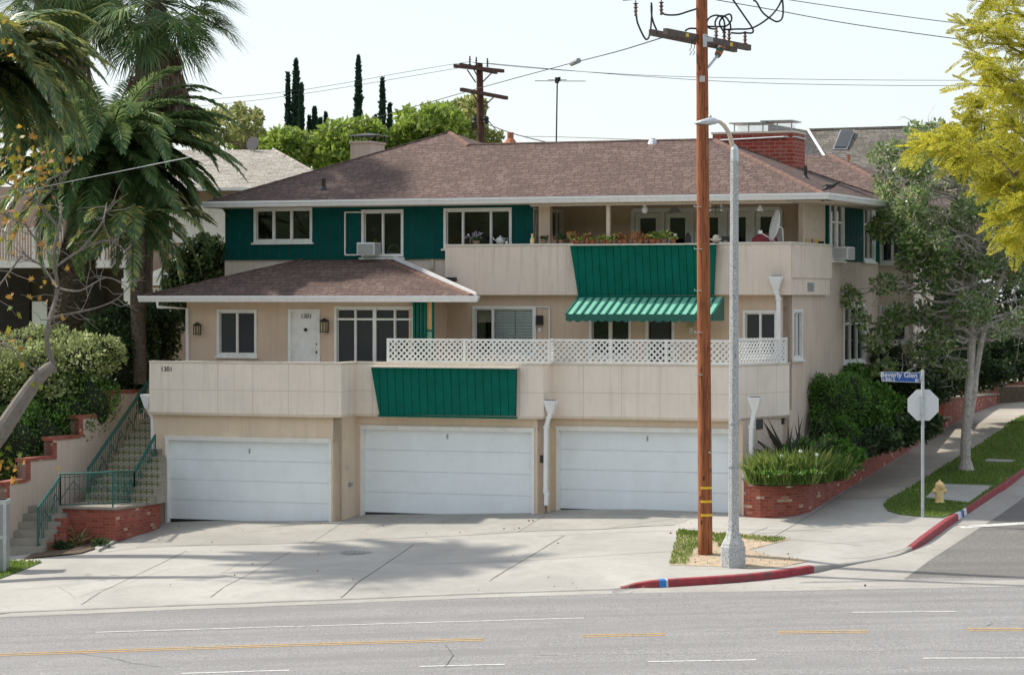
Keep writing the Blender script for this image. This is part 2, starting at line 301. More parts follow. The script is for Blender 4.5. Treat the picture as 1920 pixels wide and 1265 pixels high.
class MB:
    def __init__(s): s.v=[]; s.f=[]; s.uv=None
    def add(s,vs,fs):
        n=len(s.v); s.v+= [Vector(p) for p in vs]; s.f+=[[i+n for i in f] for f in fs]; return s
    def box(s,a,b):
        x0,x1=sorted((a[0],b[0])); y0,y1=sorted((a[1],b[1])); z0,z1=sorted((a[2],b[2]))
        return s.add([(x0,y0,z0),(x1,y0,z0),(x1,y1,z0),(x0,y1,z0),(x0,y0,z1),(x1,y0,z1),(x1,y1,z1),(x0,y1,z1)],
          [(0,3,2,1),(4,5,6,7),(0,1,5,4),(1,2,6,5),(2,3,7,6),(3,0,4,7)])
    def prism(s,pts,z0,z1):
        """pts plan polygon; z0,z1 numbers or lists"""
        n=len(pts); f=lambda z,i: z[i] if isinstance(z,(list,tuple)) else z
        return s.add([(p[0],p[1],f(z0,i)) for i,p in enumerate(pts)]+[(p[0],p[1],f(z1,i)) for i,p in enumerate(pts)],
          [list(range(n))[::-1],list(range(n,2*n))]+[(i,(i+1)%n,n+(i+1)%n,n+i) for i in range(n)])
    def slab(s,pts,t):
        """3D polygon extruded by vector t"""
        n=len(pts); t=Vector(t); P=[Vector(p) for p in pts]
        return s.add(P+[p+t for p in P],[list(range(n)),list(range(n,2*n))[::-1]]+[(i,n+i,n+(i+1)%n,(i+1)%n) for i in range(n)])
    def tube(s,pts,r,k=8,cap=True,sq=False):
        P=[Vector(p) for p in pts]; n=len(P); rr=r if isinstance(r,(list,tuple)) else [r]*n
        base=len(s.v); prev=None
        for i,p in enumerate(P):
            t=(P[min(i+1,n-1)]-P[max(i-1,0)]).normalized()
            if prev is None:
                a=Vector((0,0,1)) if abs(t.z)<.9 else Vector((1,0,0)); x=t.cross(a).normalized()
            else: x=(prev-t*prev.dot(t)).normalized()
            prev=x; y=t.cross(x)
            for j in range(k):
                an=2*pi*(j+(.5 if sq else 0))/k; s.v.append(p+(x*cos(an)+y*sin(an))*rr[i])
        for i in range(n-1):
            for j in range(k):
                a=base+i*k+j; b=base+i*k+(j+1)%k; s.f.append([a,b,b+k,a+k])
        if cap: s.f.append([base+j for j in range(k)][::-1]); s.f.append([base+(n-1)*k+j for j in range(k)])
        return s
    def bar(s,a,b,w,h=None,up=(0,0,1)):
        a=Vector(a); b=Vector(b); t=(b-a).normalized(); up=Vector(up)
        if abs(t.dot(up))>.98: up=Vector((1,0,0))
        x=t.cross(up).normalized(); y=x.cross(t).normalized(); h=h or w; x*=w/2; y*=h/2
        return s.add([a-x-y,a+x-y,a+x+y,a-x+y,b-x-y,b+x-y,b+x+y,b-x+y],[(0,3,2,1),(4,5,6,7),(0,1,5,4),(1,2,6,5),(2,3,7,6),(3,0,4,7)])
    def lathe(s,prof,k=16,c=(0,0,0),ax=None):
        base=len(s.v); c=Vector(c); Q=Vector((0,0,1)).rotation_difference(Vector(ax)) if ax else None
        for r,z in prof:
            for j in range(k):
                p=Vector((r*cos(2*pi*j/k),r*sin(2*pi*j/k),z))
                if Q: p=Q@p
                s.v.append(c+p)
        for i in range(len(prof)-1):
            for j in range(k):
                a=base+i*k+j; b=base+i*k+(j+1)%k; s.f.append([a,b,b+k,a+k])
        s.f.append([base+j for j in range(k)][::-1]); s.f.append([base+(len(prof)-1)*k+j for j in range(k)]); return s
    def build(s,name,mat,parent=None,frame=ID,uv=None,smooth=False,bevel=0,label=None):
        m=bpy.data.meshes.new(name)
        if parent is not None: Mx=world(parent).inverted()@frame; loc=None
        else:
            P=[frame@v for v in s.v]; n=len(P); loc=Vector((sum(p.x for p in P)/n,sum(p.y for p in P)/n,min(p.z for p in P)))
            Mx=Matrix.Translation(-loc)@frame
        m.from_pydata([Mx@v for v in s.v],[],s.f); m.update()
        bm=bmesh.new(); bm.from_mesh(m); bmesh.ops.recalc_face_normals(bm,faces=bm.faces)
        if bevel: bmesh.ops.bevel(bm,geom=[e for e in bm.edges if len(e.link_faces)==2 and e.calc_face_angle(0)>.6],offset=bevel,segments=2,affect='EDGES',clamp_overlap=True)
        if uv:
            L=bm.loops.layers.uv.new('UVMap'); Mi=Mx.inverted()
            for f in bm.faces:
                if uv=='roof':
                    nn=(Mi.to_3x3()@f.normal).normalized(); h=Vector((-nn.y,nn.x,0))
                    h=h.normalized() if h.length>.05 else Vector((1,0,0)); g=nn.cross(h); 
                    if g.z<0: g=-g
                else:
                    nn=(Mi.to_3x3()@f.normal).normalized()
                    if abs(nn.z)>.75: h=Vector((1,0,0)); g=Vector((0,1,0))
                    else: h=Vector((-nn.y,nn.x,0)).normalized(); g=Vector((0,0,1))
                for l in f.loops:
                    co=Mi@l.vert.co; l[L].uv=(co.dot(h),co.dot(g)) if uv!='vec' else (co.x,co.z)
        bm.to_mesh(m); bm.free(); m.materials.append(M[mat] if isinstance(mat,str) else mat)
        if smooth:
            for p in m.polygons: p.use_smooth=True
        o=bpy.data.objects.new(name,m); COL.objects.link(o)
        if parent is not None: o.parent=parent; WM[o.name]=world(parent)
        else: o.location=loc; WM[o.name]=Matrix.Translation(loc)
        if label: o['label']=label
        return o
def npmesh(name,V,F,mat,parent=None,frame=ID):
    """fast numpy mesh; V (n,3) world coords, F (m,k)"""
    Mx=(world(parent).inverted() if parent is not None else ID)@frame
    loc=None
    if parent is None:
        loc=Vector((float(V[:,0].mean()),float(V[:,1].mean()),float(V[:,2].min()))); Mx=Matrix.Translation(-loc)@frame
    A=np.array(Mx); V=V@A[:3,:3].T+A[:3,3]
    m=bpy.data.meshes.new(name); k=F.shape[1]; m.vertices.add(len(V)); m.vertices.foreach_set('co',V.astype(np.float32).ravel())
    m.loops.add(F.size); m.loops.foreach_set('vertex_index',F.astype(np.int32).ravel())
    m.polygons.add(len(F)); m.polygons.foreach_set('loop_start',np.arange(0,F.size,k,dtype=np.int32)); m.polygons.foreach_set('loop_total',np.full(len(F),k,dtype=np.int32))
    m.update(calc_edges=True); m.materials.append(M[mat]); o=bpy.data.objects.new(name,m); COL.objects.link(o)
    if parent is not None: o.parent=parent; WM[o.name]=world(parent)
    else: o.location=loc; WM[o.name]=Matrix.Translation(loc)
    return o
def merge(o,k):
    """fold mesh object k into o (keeps both materials)"""
    n=len(o.data.materials); bm=bmesh.new(); bm.from_mesh(o.data); c=len(bm.faces); bm.from_mesh(k.data); bm.faces.ensure_lookup_table()
    for f in bm.faces[c:]: f.material_index=n
    bm.to_mesh(o.data); bm.free(); o.data.materials.append(k.data.materials[0]); bpy.data.objects.remove(k); return o
def copy_tree(o,loc=None,label=None,parent=None,rz=None):
    c=o.copy(); COL.objects.link(c); c.parent=parent
    if loc is not None: c.location=loc
    if rz is not None: c.rotation_euler=(0,0,rz)
    if label: c['label']=label
    WM[c.name]=Matrix.Translation(c.location)@c.rotation_euler.to_matrix().to_4x4()
    for ch in o.children: copy_tree(ch,parent=c)
    return c
def W(px,py,Y): return Vector(((px-CX)/FP*Y,Y,-(py-HY)/FP*Y))
def HU(px,v):
    k=(px-CX)/FP; return (k*(OY+CU*v)-OX-SU*v)/(CU+k*SU)
def HV(px,u):
    k=(px-CX)/FP; return (k*(OY-u*SU)-OX-u*CU)/(SU-k*CU)
def HZ(py,u,v): return -(py-HY)/FP*(OY-u*SU+v*CU)
def HP(px,py,v): u=HU(px,v); return Vector((u,v,HZ(py,u,v)))
def HS(px,py,u): v=HV(px,u); return Vector((u,v,HZ(py,u,v)))
def text(body,name,mat,parent,mtx,size,ext=.004,shear=0,label=None,bold=.0008):
    c=bpy.data.curves.new('t','FONT'); c.body=body; c.size=size; c.extrude=ext; c.offset=bold; c.shear=shear; c.align_x='CENTER'; c.align_y='CENTER'
    o=bpy.data.objects.new('t',c); COL.objects.link(o); dg=bpy.context.evaluated_depsgraph_get()
    m=bpy.data.meshes.new_from_object(o.evaluated_get(dg)); bpy.data.objects.remove(o); m.name=name
    m.transform(world(parent).inverted()@mtx); m.materials.clear(); m.materials.append(M[mat])
    q=bpy.data.objects.new(name,m); COL.objects.link(q); q.parent=parent
    if label: q['label']=label
    WM[q.name]=world(parent); return q
def face_mtx(p,right,up):
    r=Vector(right).normalized(); n=r.cross(Vector(up)).normalized(); u=n.cross(r).normalized()
    m=Matrix((r,u,n)).transposed().to_4x4(); m.translation=Vector(p); return m
# ------------------------------------------------------------------ ground heights
def interp(x,T):
    if x<=T[0][0]: return T[0][1]
    for (a,b),(c,d) in zip(T,T[1:]):
        if x<=c: return b+(d-b)*(x-a)/(c-a)
    return T[-1][1]
def rx(x):
    t=[(-60,-8.2),(-10.5,-6.36),(-7.8,-6.26),(-3.2,-6.10),(1.4,-5.97),(7.4,-5.83),(12,-5.77),(60,-5.0)]
    return (interp(x-1.2,t)+interp(x,t)+interp(x+1.2,t))/3
def sx_(x): return interp(x,[(-40,.03),(-12,.03),(-9.3,.043),(-7.5,.050),(-5.5,.052),(-1.5,.062),(3,.080),(8,.080),(40,.08)])
def Rd(x,y):
    t=y-57.0; sp=.8*math.log1p(math.exp(max(-30,min(30,t/.8)))) 
    if y>100: sp=43+(y-100)*.2
    return rx(x)+sx_(x)*sp
def hit(px,py,fn,y0=38,y1=120):
    k=(px-CX)/FP; q=-(py-HY)/FP; g=lambda Y:q*Y-fn(k*Y,Y)
    a=y0; n=160
    for i in range(n):
        b=a+(y1-y0)/n
        if g(a)*g(b)<=0 or (g(a)>=0 and g(b)<0):
            for _ in range(30):
                m=(a+b)/2
                if g(a)*g(m)<=0: b=m
                else: a=m
            return Vector((k*a,a,fn(k*a,a)))
        a=b
    return Vector((k*y1,y1,fn(k*y1,y1)))
KERB=[(-1400,1172,.015),(-100,1153,.015),(0,1149,.015),(350,1135,.015),(640,1124,.015),(900,1113,.015),(1120,1106,.015),(1165,1103,.02),(1195,1102,.10),(1240,1101,.15),(1380,1092,.15),
 (1460,1084,.15),(1527,1073,.14),(1580,1062,.06),(1630,1052,.025),(1685,1041,.025),(1712,1031,.07),(1740,1016,.15),(1775,990,.15),(1800,973,.15),(1860,932,.15),(1920,890,.15),(2080,778,.15),(2400,590,.15)]
def smoothline(pts,n=6):
    out=[]
    for i in range(len(pts)-1):
        p0,p1,p2,p3=[pts[max(0,min(len(pts)-1,i+k))] for k in (-1,0,1,2)]
        for j in range(n):
            t=j/n; out.append(tuple(.5*((2*b)+(-a+c)*t+(2*a-5*b+4*c-d)*t*t+(-a+3*b-3*c+d)*t**3) for a,b,c,d in zip(p0,p1,p2,p3)))
    out.append(tuple(pts[-1])); return out
KW=[]
for px,py,h in KERB:
    p=hit(px,py,Rd); KW.append((p.x,p.y,h))
KW[-1]=(KW[-2][0]+(KW[-2][0]-KW[-3][0])*3,KW[-2][1]+(KW[-2][1]-KW[-3][1])*3,.15)
KL=smoothline(KW,5)
KA=np.array([(a[0],a[1]) for a in KL]); KH=np.array([max(.012,a[2]) for a in KL])
def kdist(x,y):
    p=np.array((x,y)); a=KA[:-1]; d=KA[1:]-a; t=np.clip(((p-a)*d).sum(1)/np.maximum((d*d).sum(1),1e-9),0,1)
    q=a+d*t[:,None]; r=np.hypot(*(p-q).T); i=int(r.argmin()); return float(r[i]),float(KH[i]*(1-t[i])+KH[i+1]*t[i])
def P(x,y):
    d,h=kdist(x,y); t=min(1,d/1.8); t=t*t*(3-2*t); return Rd(x,y)+h+(.15-h)*t
PT=lambda px,py: hit(px,py,P)
def inpoly(x,y,pl):
    c=False; n=len(pl)
    for i in range(n):
        a=pl[i]; b=pl[i-1]
        if (a[1]>y)!=(b[1]>y) and x<(b[0]-a[0])*(y-a[1])/(b[1]-a[1])+a[0]: c=not c
    return c
def sheet(name,pl,fn,off,mat,step=.7,parent=None,skirt=0):
    pl=[(p[0],p[1]) for p in pl]
    b=[]
    for i in range(len(pl)):      # densify the boundary
        a=Vector(pl[i]); c=Vector(pl[(i+1)%len(pl)]); n=max(1,min(60,int((c-a).length/step)))
        b+=[tuple(a+(c-a)*j/n) for j in range(n)]
    xs=[p[0] for p in b]; ys=[p[1] for p in b]; pts=[Vector(p) for p in b]
    nx=max(1,int((max(xs)-min(xs))/step)); ny=max(1,int((max(ys)-min(ys))/step))
    if nx*ny>9000: k=math.sqrt(nx*ny/9000); nx=int(nx/k); ny=int(ny/k)
    for i in range(1,nx):
        for j in range(1,ny):
            x=min(xs)+(max(xs)-min(xs))*i/nx; y=min(ys)+(max(ys)-min(ys))*j/ny
            if inpoly(x,y,b): pts.append(Vector((x,y)))
    n=len(b); r=geometry.delaunay_2d_cdt(pts,[(i,(i+1)%n) for i in range(n)],[],0,1e-5)
    mb=MB(); V=r[0]; keep=[f for f in r[2] if inpoly(sum(V[i].x for i in f)/3,sum(V[i].y for i in f)/3,b)]
    mb.add([(v.x,v.y,fn(v.x,v.y)+off) for v in V],keep)
    if skirt:
        k=len(mb.v); mb.add([(x,y,fn(x,y)+off) for x,y in b]+[(x,y,fn(x,y)+off-skirt) for x,y in b],[(i,(i+1)%n,n+(i+1)%n,n+i) for i in range(n)])
    o=mb.build(name,mat,parent,smooth=True); return o
def strip(name,pts,wd,fn,off,mat,kind='structure'):
    """thin flat ribbon lying on a surface through world xy points"""
    Q=[]
    for a,c in zip(pts,pts[1:]):
        a=Vector(a[:2]); c=Vector(c[:2]); n=max(1,int((c-a).length/.5)); Q+=[a+(c-a)*j/n for j in range(n)]
    Q.append(Vector(pts[-1][:2])); mb=MB(); vs=[]
    for i,p in enumerate(Q):
        t=(Q[min(i+1,len(Q)-1)]-Q[max(i-1,0)]).normalized(); nn=Vector((-t.y,t.x))*wd/2
        for s in (1,-1): q=p+nn*s; vs.append((q.x,q.y,fn(q.x,q.y)+off))
    mb.add(vs,[(2*i,2*i+1,2*i+3,2*i+2) for i in range(len(Q)-1)]); return mb
# ------------------------------------------------------------------ vegetation helpers (numpy)
def nrm(a): return a/np.maximum(np.linalg.norm(a,axis=1,keepdims=True),1e-9)
def rdir(n): return nrm(RNG.normal(size=(n,3)))
def leaves(C,D,L,wr,fold=0):
    """diamond leaves from base points C along D, length L"""
    n=len(C); L=np.broadcast_to(L,(n,))[:,None]; X=nrm(np.cross(D,rdir(n))); B=C+D*L*.45
    V=np.stack([C,B+X*L*wr,C+D*L,B-X*L*wr],1).reshape(-1,3); F=np.arange(4*n).reshape(n,4); return V,F
def cat(parts):
    V=[];F=[];o=0
    for v,f in parts: V.append(v); F.append(f+o); o+=len(v)
    return np.concatenate(V),np.concatenate(F)
def cloud(cs,rs,n,L,wr=.3,up=.3,shell=0.0):
    """leaf clumps around centres cs with radii rs (k,3)"""
    cs=np.array(cs,float); rs=np.array(rs,float); rs=rs[:,None]*np.ones(3) if rs.ndim==1 else rs
    w=rs.prod(1)**(2/3); w=w/w.sum(); idx=RNG.choice(len(cs),n,p=w); d=rdir(n); r=RNG.random(n)**(1/3)
    if shell: r=shell+(1-shell)*RNG.random(n)
    C=cs[idx]+d*rs[idx]*r[:,None]; D=nrm(d*.7+rdir(n)*.8+np.array([0,0,up])); return leaves(C,D,L*(.6+.8*RNG.random(n)),wr)
def blob(c,r,k=2,noise_=.16):
    bm=bmesh.new(); bmesh.ops.create_icosphere(bm,subdivisions=k,radius=1); mb=MB()
    vs=[Vector((v.co.x*r[0],v.co.y*r[1],v.co.z*r[2]))*(1+random.uniform(-noise_,noise_))+Vector(c) for v in bm.verts]
    fs=[[v.index for v in f.verts] for f in bm.faces]; bm.free(); mb.add(vs,fs); return mb
def curve_pts(a,b,sag=0,n=8,wob=0):
    a=Vector(a); b=Vector(b); L=(b-a).length; o=[]
    for i in range(n+1):
        t=i/n; p=a.lerp(b,t); p.z-=sag*4*t*(1-t)
        if wob and 0<i<n: p+=Vector((random.uniform(-1,1),random.uniform(-1,1),random.uniform(-1,1)))*wob*L
        o.append(p)
    return o
def shrub(name,label,clumps,n,L,mat,core=None,group=None,wr=.3,dark_core_or_stems=True,base=None,shell=.62,cat_='shrub'):
    """clumps [(c,(rx,ry,rz))] world"""
    cl0=list(clumps); n=int(n*1.45)
    for cc,r in cl0:      # small outgrowths break the outline
        for _ in range(5):
            d=Vector((random.gauss(0,1),random.gauss(0,1),abs(random.gauss(0,1)))).normalized(); s=random.uniform(.16,.34); clumps=clumps+[(Vector((cc[0]+d.x*r[0]*.98,cc[1]+d.y*r[1]*.98,cc[2]+d.z*r[2]*.98)),(r[0]*s,r[1]*s,r[2]*s))]
    b=base or (clumps[0][0][0],clumps[0][0][1],min(c[2]-r[2] for c,r in clumps))
    t=thing(name,label,cat_,b,group=group); V,F=cloud([c for c,r in clumps],[r for c,r in clumps],n,L,wr,.3,shell)
    npmesh('foliage',V,F,mat,t)
    mb=MB()
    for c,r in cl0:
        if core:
            q=blob(c,[x*.72 for x in r],2); mb.add(q.v,q.f)  # dark blob fills the shrub and paints its inner shade
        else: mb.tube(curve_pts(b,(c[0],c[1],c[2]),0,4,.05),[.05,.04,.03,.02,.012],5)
    mb.build('dark_core_or_stems',core or 'bark',t); return t
# ------------------------------------------------------------------ ground, road, pavement
def st(o): return tag(o,kind='structure')
def base_h(x,y):
    z=Rd(x,y) if y<100 else Rd(x,100)
    if y<34: z=z+max(0,(34-y))*.02
    return z
mb=MB(); xs=[-900,-400,-150,-80]+[i*2.5 for i in range(-24,25)]+[80,150,400,900]; ys=[-300,-120,-60,-20,0,20,30,36]+[38+i*1.5 for i in range(0,42)]+[110,130,180,300,600,1500]
vs=[(x,y,base_h(max(-60,min(60,x)),y)-.35) for y in ys for x in xs]; nx=len(xs)
mb.add(vs,[(j*nx+i,j*nx+i+1,(j+1)*nx+i+1,(j+1)*nx+i) for j in range(len(ys)-1) for i in range(nx-1)]); st(mb.build('ground','ground',smooth=True))
# wooded hillside behind the camera (seen only in the window glass)
mb=MB(); hx=list(range(-260,261,13)); hy=[-45,-55,-70,-90,-120,-160]; hz=[-8,6,16,26,34,40]
mb.add([(x,y,z+2.5*sin(x*.13+y)+3*sin(x*.041)) for y,z in zip(hy,hz) for x in hx],[(j*len(hx)+i,j*len(hx)+i+1,(j+1)*len(hx)+i+1,(j+1)*len(hx)+i) for j in range(5) for i in range(len(hx)-1)])
st(mb.build('hillside','hill',smooth=True))
road=[(-80,40),(45,40)]+[(60,48),(60,56)]+[(KL[-1][0]+14,56),(KL[-1][0]+14,KL[-1][1]),(KL[-1][0],KL[-1][1])]+[(a[0],a[1]) for a in KL[::-1]][1:]+[(-80,57)]
# boundary slightly behind the kerb face
st(sheet('road',road,Rd,0,'asph',1.0))
near=[(-80,39.8),(60,39.8),(60,25),(-80,25)]
st(sheet('far_side_pavement',near,lambda x,y:Rd(x,y)+.12,0,'conc2',2,skirt=.3))
# paving
kin=[]
for i,a in enumerate(KA):
    t=KA[min(i+1,len(KA)-1)]-KA[max(i-1,0)]; t=t/np.hypot(*t); nn=np.array((-t[1],t[0])); kin.append((a[0]+nn[0]*.14,a[1]+nn[1]*.14))
pav=[(p[0],p[1]) for p in kin]+[(kin[-1][0]-3.4,kin[-1][1]+1.3)]
for px,py in ((1960,722),(1880,752),(1780,797),(1693,852),(1603,908),(1560,935)):
    q=PT(px,py); pav.append((q.x-.15,q.y+.25))
q=PT(1515,960); pav+= [(q.x,q.y+1.2),(4.6,66.6),(1.2,68.2),(-3.2,70.2),(-8.9,70.6),(-8.9,68.3),(-10.1,64.6),(-12.2,66.5),(-16,67),(-70,68),(kin[0][0]-40,kin[0][1])]
PAV=pav
st(sheet('driveway',pav,P,0,'conc',.55))
# kerb: swept section, painted lengths separate
def kerb(name,i0,i1,mat,label=None):
    mb=MB(); A=[]
    for i in range(i0,i1+1):
        x,y=KA[i]; h=float(KH[i]); zb=Rd(x,y); k2=kin[i]
        A.append([(x,y,zb-.08),(x+(k2[0]-x)*.12,y+(k2[1]-y)*.12,zb+h-.012),(x+(k2[0]-x)*.28,y+(k2[1]-y)*.28,zb+h+.004),(k2[0],k2[1],P(*k2)+.006),(k2[0],k2[1],zb-.08)])
    vs=[p for r in A for p in r]; n=len(A)
    mb.add(vs,[(5*i+j,5*i+5+j,5*i+6+j,5*i+1+j) for i in range(n-1) for j in range(4)]+[tuple(range(5)),tuple(range(5*n-5,5*n))])
    return st(mb.build(name,mat))
def ki(px): 
    j=[k[0] for k in KERB].index(px); return j*5
kerb('kerb',0,ki(1165),'gut'); kerb('red_kerb',ki(1165),ki(1527),'red'); kerb('kerb',ki(1527),ki(1712),'gut'); kerb('red_kerb',ki(1712),ki(2080),'red'); kerb('kerb',ki(2080),len(KA)-1,'gut')
def kmark(px0,px1,mat,z1=1.0):
    mb=MB(); a=hit(px0,1101 if px0<1400 else 0,Rd) if px0<1400 else None
    # locate by x of image column
    def at(px):
        best=min(range(len(KA)-1),key=lambda i:abs((KA[i][0]/KA[i][1])*FP+CX-px)); i=best if (KA[best][0]/KA[best][1])*FP+CX<px else best-1
        p0=KA[i];p1=KA[i+1]; f0=p0[0]/p0[1]*FP+CX; f1=p1[0]/p1[1]*FP+CX; t=(px-f0)/(f1-f0); return p0+(p1-p0)*t,KH[i]*(1-t)+KH[i+1]*t,np.array(kin[i])+(np.array(kin[i+1])-np.array(kin[i]))*t
    A=[]
    for px in (px0,px1):
        p,h,k=at(px); d=k-p; zb=Rd(*p); f=p-d*.03
        A.append([(f[0],f[1],zb+.006),(f[0]+d[0]*.12,f[1]+d[1]*.12,zb+h-.010),(p[0]+d[0]*.25,p[1]+d[1]*.25,zb+h+.009),(k[0],k[1],P(*k)+.012)])
    vs=A[0]+A[1]; mb.add(vs,[(j,j+1,j+5,j+4) for j in range(3)]); return st(mb.build('kerb_paint_mark',mat))
kmark(1236,1249,'bluep'); kmark(1249.5,1253,'whitep'); kmark(1797,1803,'whitep'); kmark(1803.2,1806,'bluep'); kmark(1808,1813,'whitep')
# gutter concrete and cross gutter
def poly(pts,fn): return [tuple(hit(px,py,fn))[:2] for px,py in pts]
kb=[(1200,1102),(1240,1101.5),(1380,1092.5),(1460,1084.5),(1527,1074),(1580,1063),(1630,1053),(1685,1042),(1712,1032),(1740,1017),(1775,991),(1800,974),(1860,933),(1920,891),(2080,779)]
st(sheet('gutter',poly([(1150,1112),(1300,1110),(1480,1107),(1640,1104),(1780,1101),(1960,1098),(1960,1086),(1840,1087),(1690,1088),(1740,1052),(1800,1013),(1870,968),(1930,925),(2100,805)],Rd)+poly(kb[::-1],Rd),Rd,.004,'gut',.6))
st(sheet('gutter',poly([(-100,1154),(0,1150),(350,1136),(640,1125),(900,1114),(1120,1107),(1148,1106.5),(1148,1113),(900,1120),(640,1131),(350,1142),(0,1157),(-100,1161)],Rd)[::-1],Rd,.004,'gut',.6))
st(sheet('side_street',poly([(1695,1085),(1745,1050),(1803,1012),(1872,967),(1932,924),(2100,804),(2600,560),(2900,900),(2400,1050),(1960,1083)],Rd),Rd,.004,'asph2',.8))
# lane markings
def line(px0,py0,px1,py1,wd,mat,name='lane_marking',n=4,curve=0):
    pts=[]
    for i in range(n+1):
        t=i/n; pts.append(hit(px0+(px1-px0)*t,py0+(py1-py0)*t+curve*4*t*(1-t),Rd))
    return st(strip(name,pts,wd,Rd,.006,mat).build(name,mat))
for a in ((180,1185,1095,1158,.09,'lane'),(1597,1147.5,1793,1146,.10,'lane'),(340,1262,543,1256,.10,'lane'),(787,1249,947,1245,.10,'lane'),(1215,1240,1418,1236.5,.10,'lane'),(1730,1233.5,1990,1233,.10,'lane'),
 (1800,988,1990,976,.30,'lane')): line(*a)
for y0 in (-1.3,1.9):
    line(-300,1238+y0,0,1227+y0,.07,'laney',curve=0); line(0,1227+y0,908,1198+y0,.07,'laney',curve=-1)
    line(1090,1191.5+y0,1247,1188.5+y0,.07,'laney'); line(1460,1185+y0,1627,1183+y0,.07,'laney'); line(1814,1179.5+y0,1990,1179+y0,.07,'laney')
st(sheet('sidewalk',poly([(1572,934.5),(1604,910),(1693,855),(1782,799.5),(1880,755),(1960,726),(2050,690),(2075,697),(1925,776),(1880,803),(1840,828),(1800,853),(1760,877),(1725,900),(1690,921),(1672,931.5)],P),P,.004,'conc2',.4))
st(sheet('garage_apron',poly([(255,1026),(400,1021),(560,1017),(700,1010),(860,1003),(1010,994.5),(1130,991.5),(1265,983.5),(1312,966),(1390,958),(1390,950),(1040,946),(1000,960),(660,955),(640,976),(300,968)],P),P,.003,'conc3',.4))
# joints, cracks and seams in the paving
def joint(pts,wd=.02,mat='joint',fn=P,off=.004,wob=0,name='paving_joint'):
    q=[]
    for (a,b),(c,d) in zip(pts,pts[1:]):
        n=max(1,int(math.hypot(c-a,d-b)/25)) if wob else 1
        for j in range(n):
            t=j/n; q.append((a+(c-a)*t+(random.uniform(-wob,wob)*1.5 if j else 0),b+(d-b)*t+(random.uniform(-wob,wob)*.5 if j else 0)))
    q.append(pts[-1]); w=[hit(x,y,fn) for x,y in q]; return strip(name,w,wd,fn,off,mat)
J=MB()
for a in ([(260,1027),(400,1022),(560,1018),(700,1011),(860,1004),(1010,995),(1130,992),(1265,984)],[(95,1042),(200,1034),(260,1027)],[(583,1018),(640,981)],[(973,996),(1022,966)],
 [(1057,1004),(896,1107)],[(778,1019),(638,1121)],[(1130,992),(1310,966)]): 
    q=joint(a,.017); J.add(q.v,q.f)
for a in ([(545,1034),(395,1119)],[(350,1032),(150,1135)],[(980,1051),(1270,1033)],[(775,1058),(980,1051)],[(1010,1005),(1260,995)],[(1290,990),(1400,992),(1560,996)],[(1395,1002),(1580,988)],[(1455,1010),(1640,1027)],[(1440,988),(1400,1003)],[(1500,1045),(1620,1046),(1700,1028),(1745,992)],
 [(1568,935),(1672,932)],[(1640,903),(1745,903)],[(1605,910),(1530,960),(1440,1012)],[(1690,861),(1800,861)],[(1742,832),(1855,830)],[(1785,800),(1900,798)],[(1650,880),(1770,878)],[(1600,985),(1755,985)]): 
    q=joint(a,.014,'seam'); J.add(q.v,q.f)
st(J.build('paving_joint','joint'))
J=MB()
for a in ([(110,1100),(140,1120),(240,1093),(320,1065)],[(415,1075),(450,1055),(545,1034)],[(330,1088),(470,1077),(640,1058),(780,1052)],[(500,1058),(700,1036)],[(715,1108),(725,1116),(760,1112)],[(0,1107),(160,1095)],
          [(560,1020),(640,1015),(800,1012)],[(1525,1020),(1660,1012)]):
    q=joint(a,.010,'seam',wob=2.2); J.add(q.v,q.f)
st(J.build('paving_crack','seam'))
J=MB()
for a in ([(0,1192),(400,1180),(700,1168)],[(835,1208),(850,1228),(835,1250),(870,1246)],[(1240,1136),(1500,1128),(1800,1125),(1920,1124)],[(1000,1228),(1350,1224),(1750,1218),(1920,1222)],[(150,1225),(300,1250)],[(1850,1173),(1862,1168)],[(1470,1102),(1700,1098),(1920,1096)],[(1180,1112),(1190,1108)],[(-50,1160),(350,1143),(640,1132),(900,1121),(1150,1114)]):
    q=joint(a,.012,'seam',Rd,.006,wob=3); J.add(q.v,q.f)
st(J.build('road_crack','joint'))
# manhole cover
c=PT(670,1034.5); mb=MB(); mb.lathe([(.37,-.02),(.37,.012),(.355,.014),(.33,.010),(.0,.010)],28,c)
for i in range(6):
    for j in range(6):
        x=(i-2.5)*.1; y=(j-2.5)*.1
        if x*x+y*y<.09: mb.box((c.x+x-.03,c.y+y-.03,c.z+.008),(c.x+x+.03,c.y+y+.03,c.z+.016))
tag(mb.build('manhole_cover','grey'),'round brown-grey manhole cover set in the driveway concrete','manhole cover'); mm=M['grey']
LV=[]
for i in range(90):
    px,py=random.choice([(random.uniform(150,1250),random.uniform(1000,1110)),(random.uniform(300,1380),random.uniform(975,1000)),(random.uniform(1250,1500),random.uniform(1000,1060)),(random.uniform(1000,1700),1103-(random.uniform(0,1)**2)*10)])
    LV.append(tuple(PT(px,py)+Vector((0,0,.012))))
LD=rdir(len(LV)); LD[:,2]*=.15; V,F=leaves(np.array(LV),nrm(LD),.05*(.5+RNG.random(len(LV))),.35)
M['dead']=leafm('fallen leaves',[(.10,.06,.03),(.22,.13,.05),(.30,.2,.08)],.8,.1); tag(npmesh('fallen_leaves',V,F,'dead'),'small dry leaves scattered over the driveway and gutter','leaves',kind='stuff')
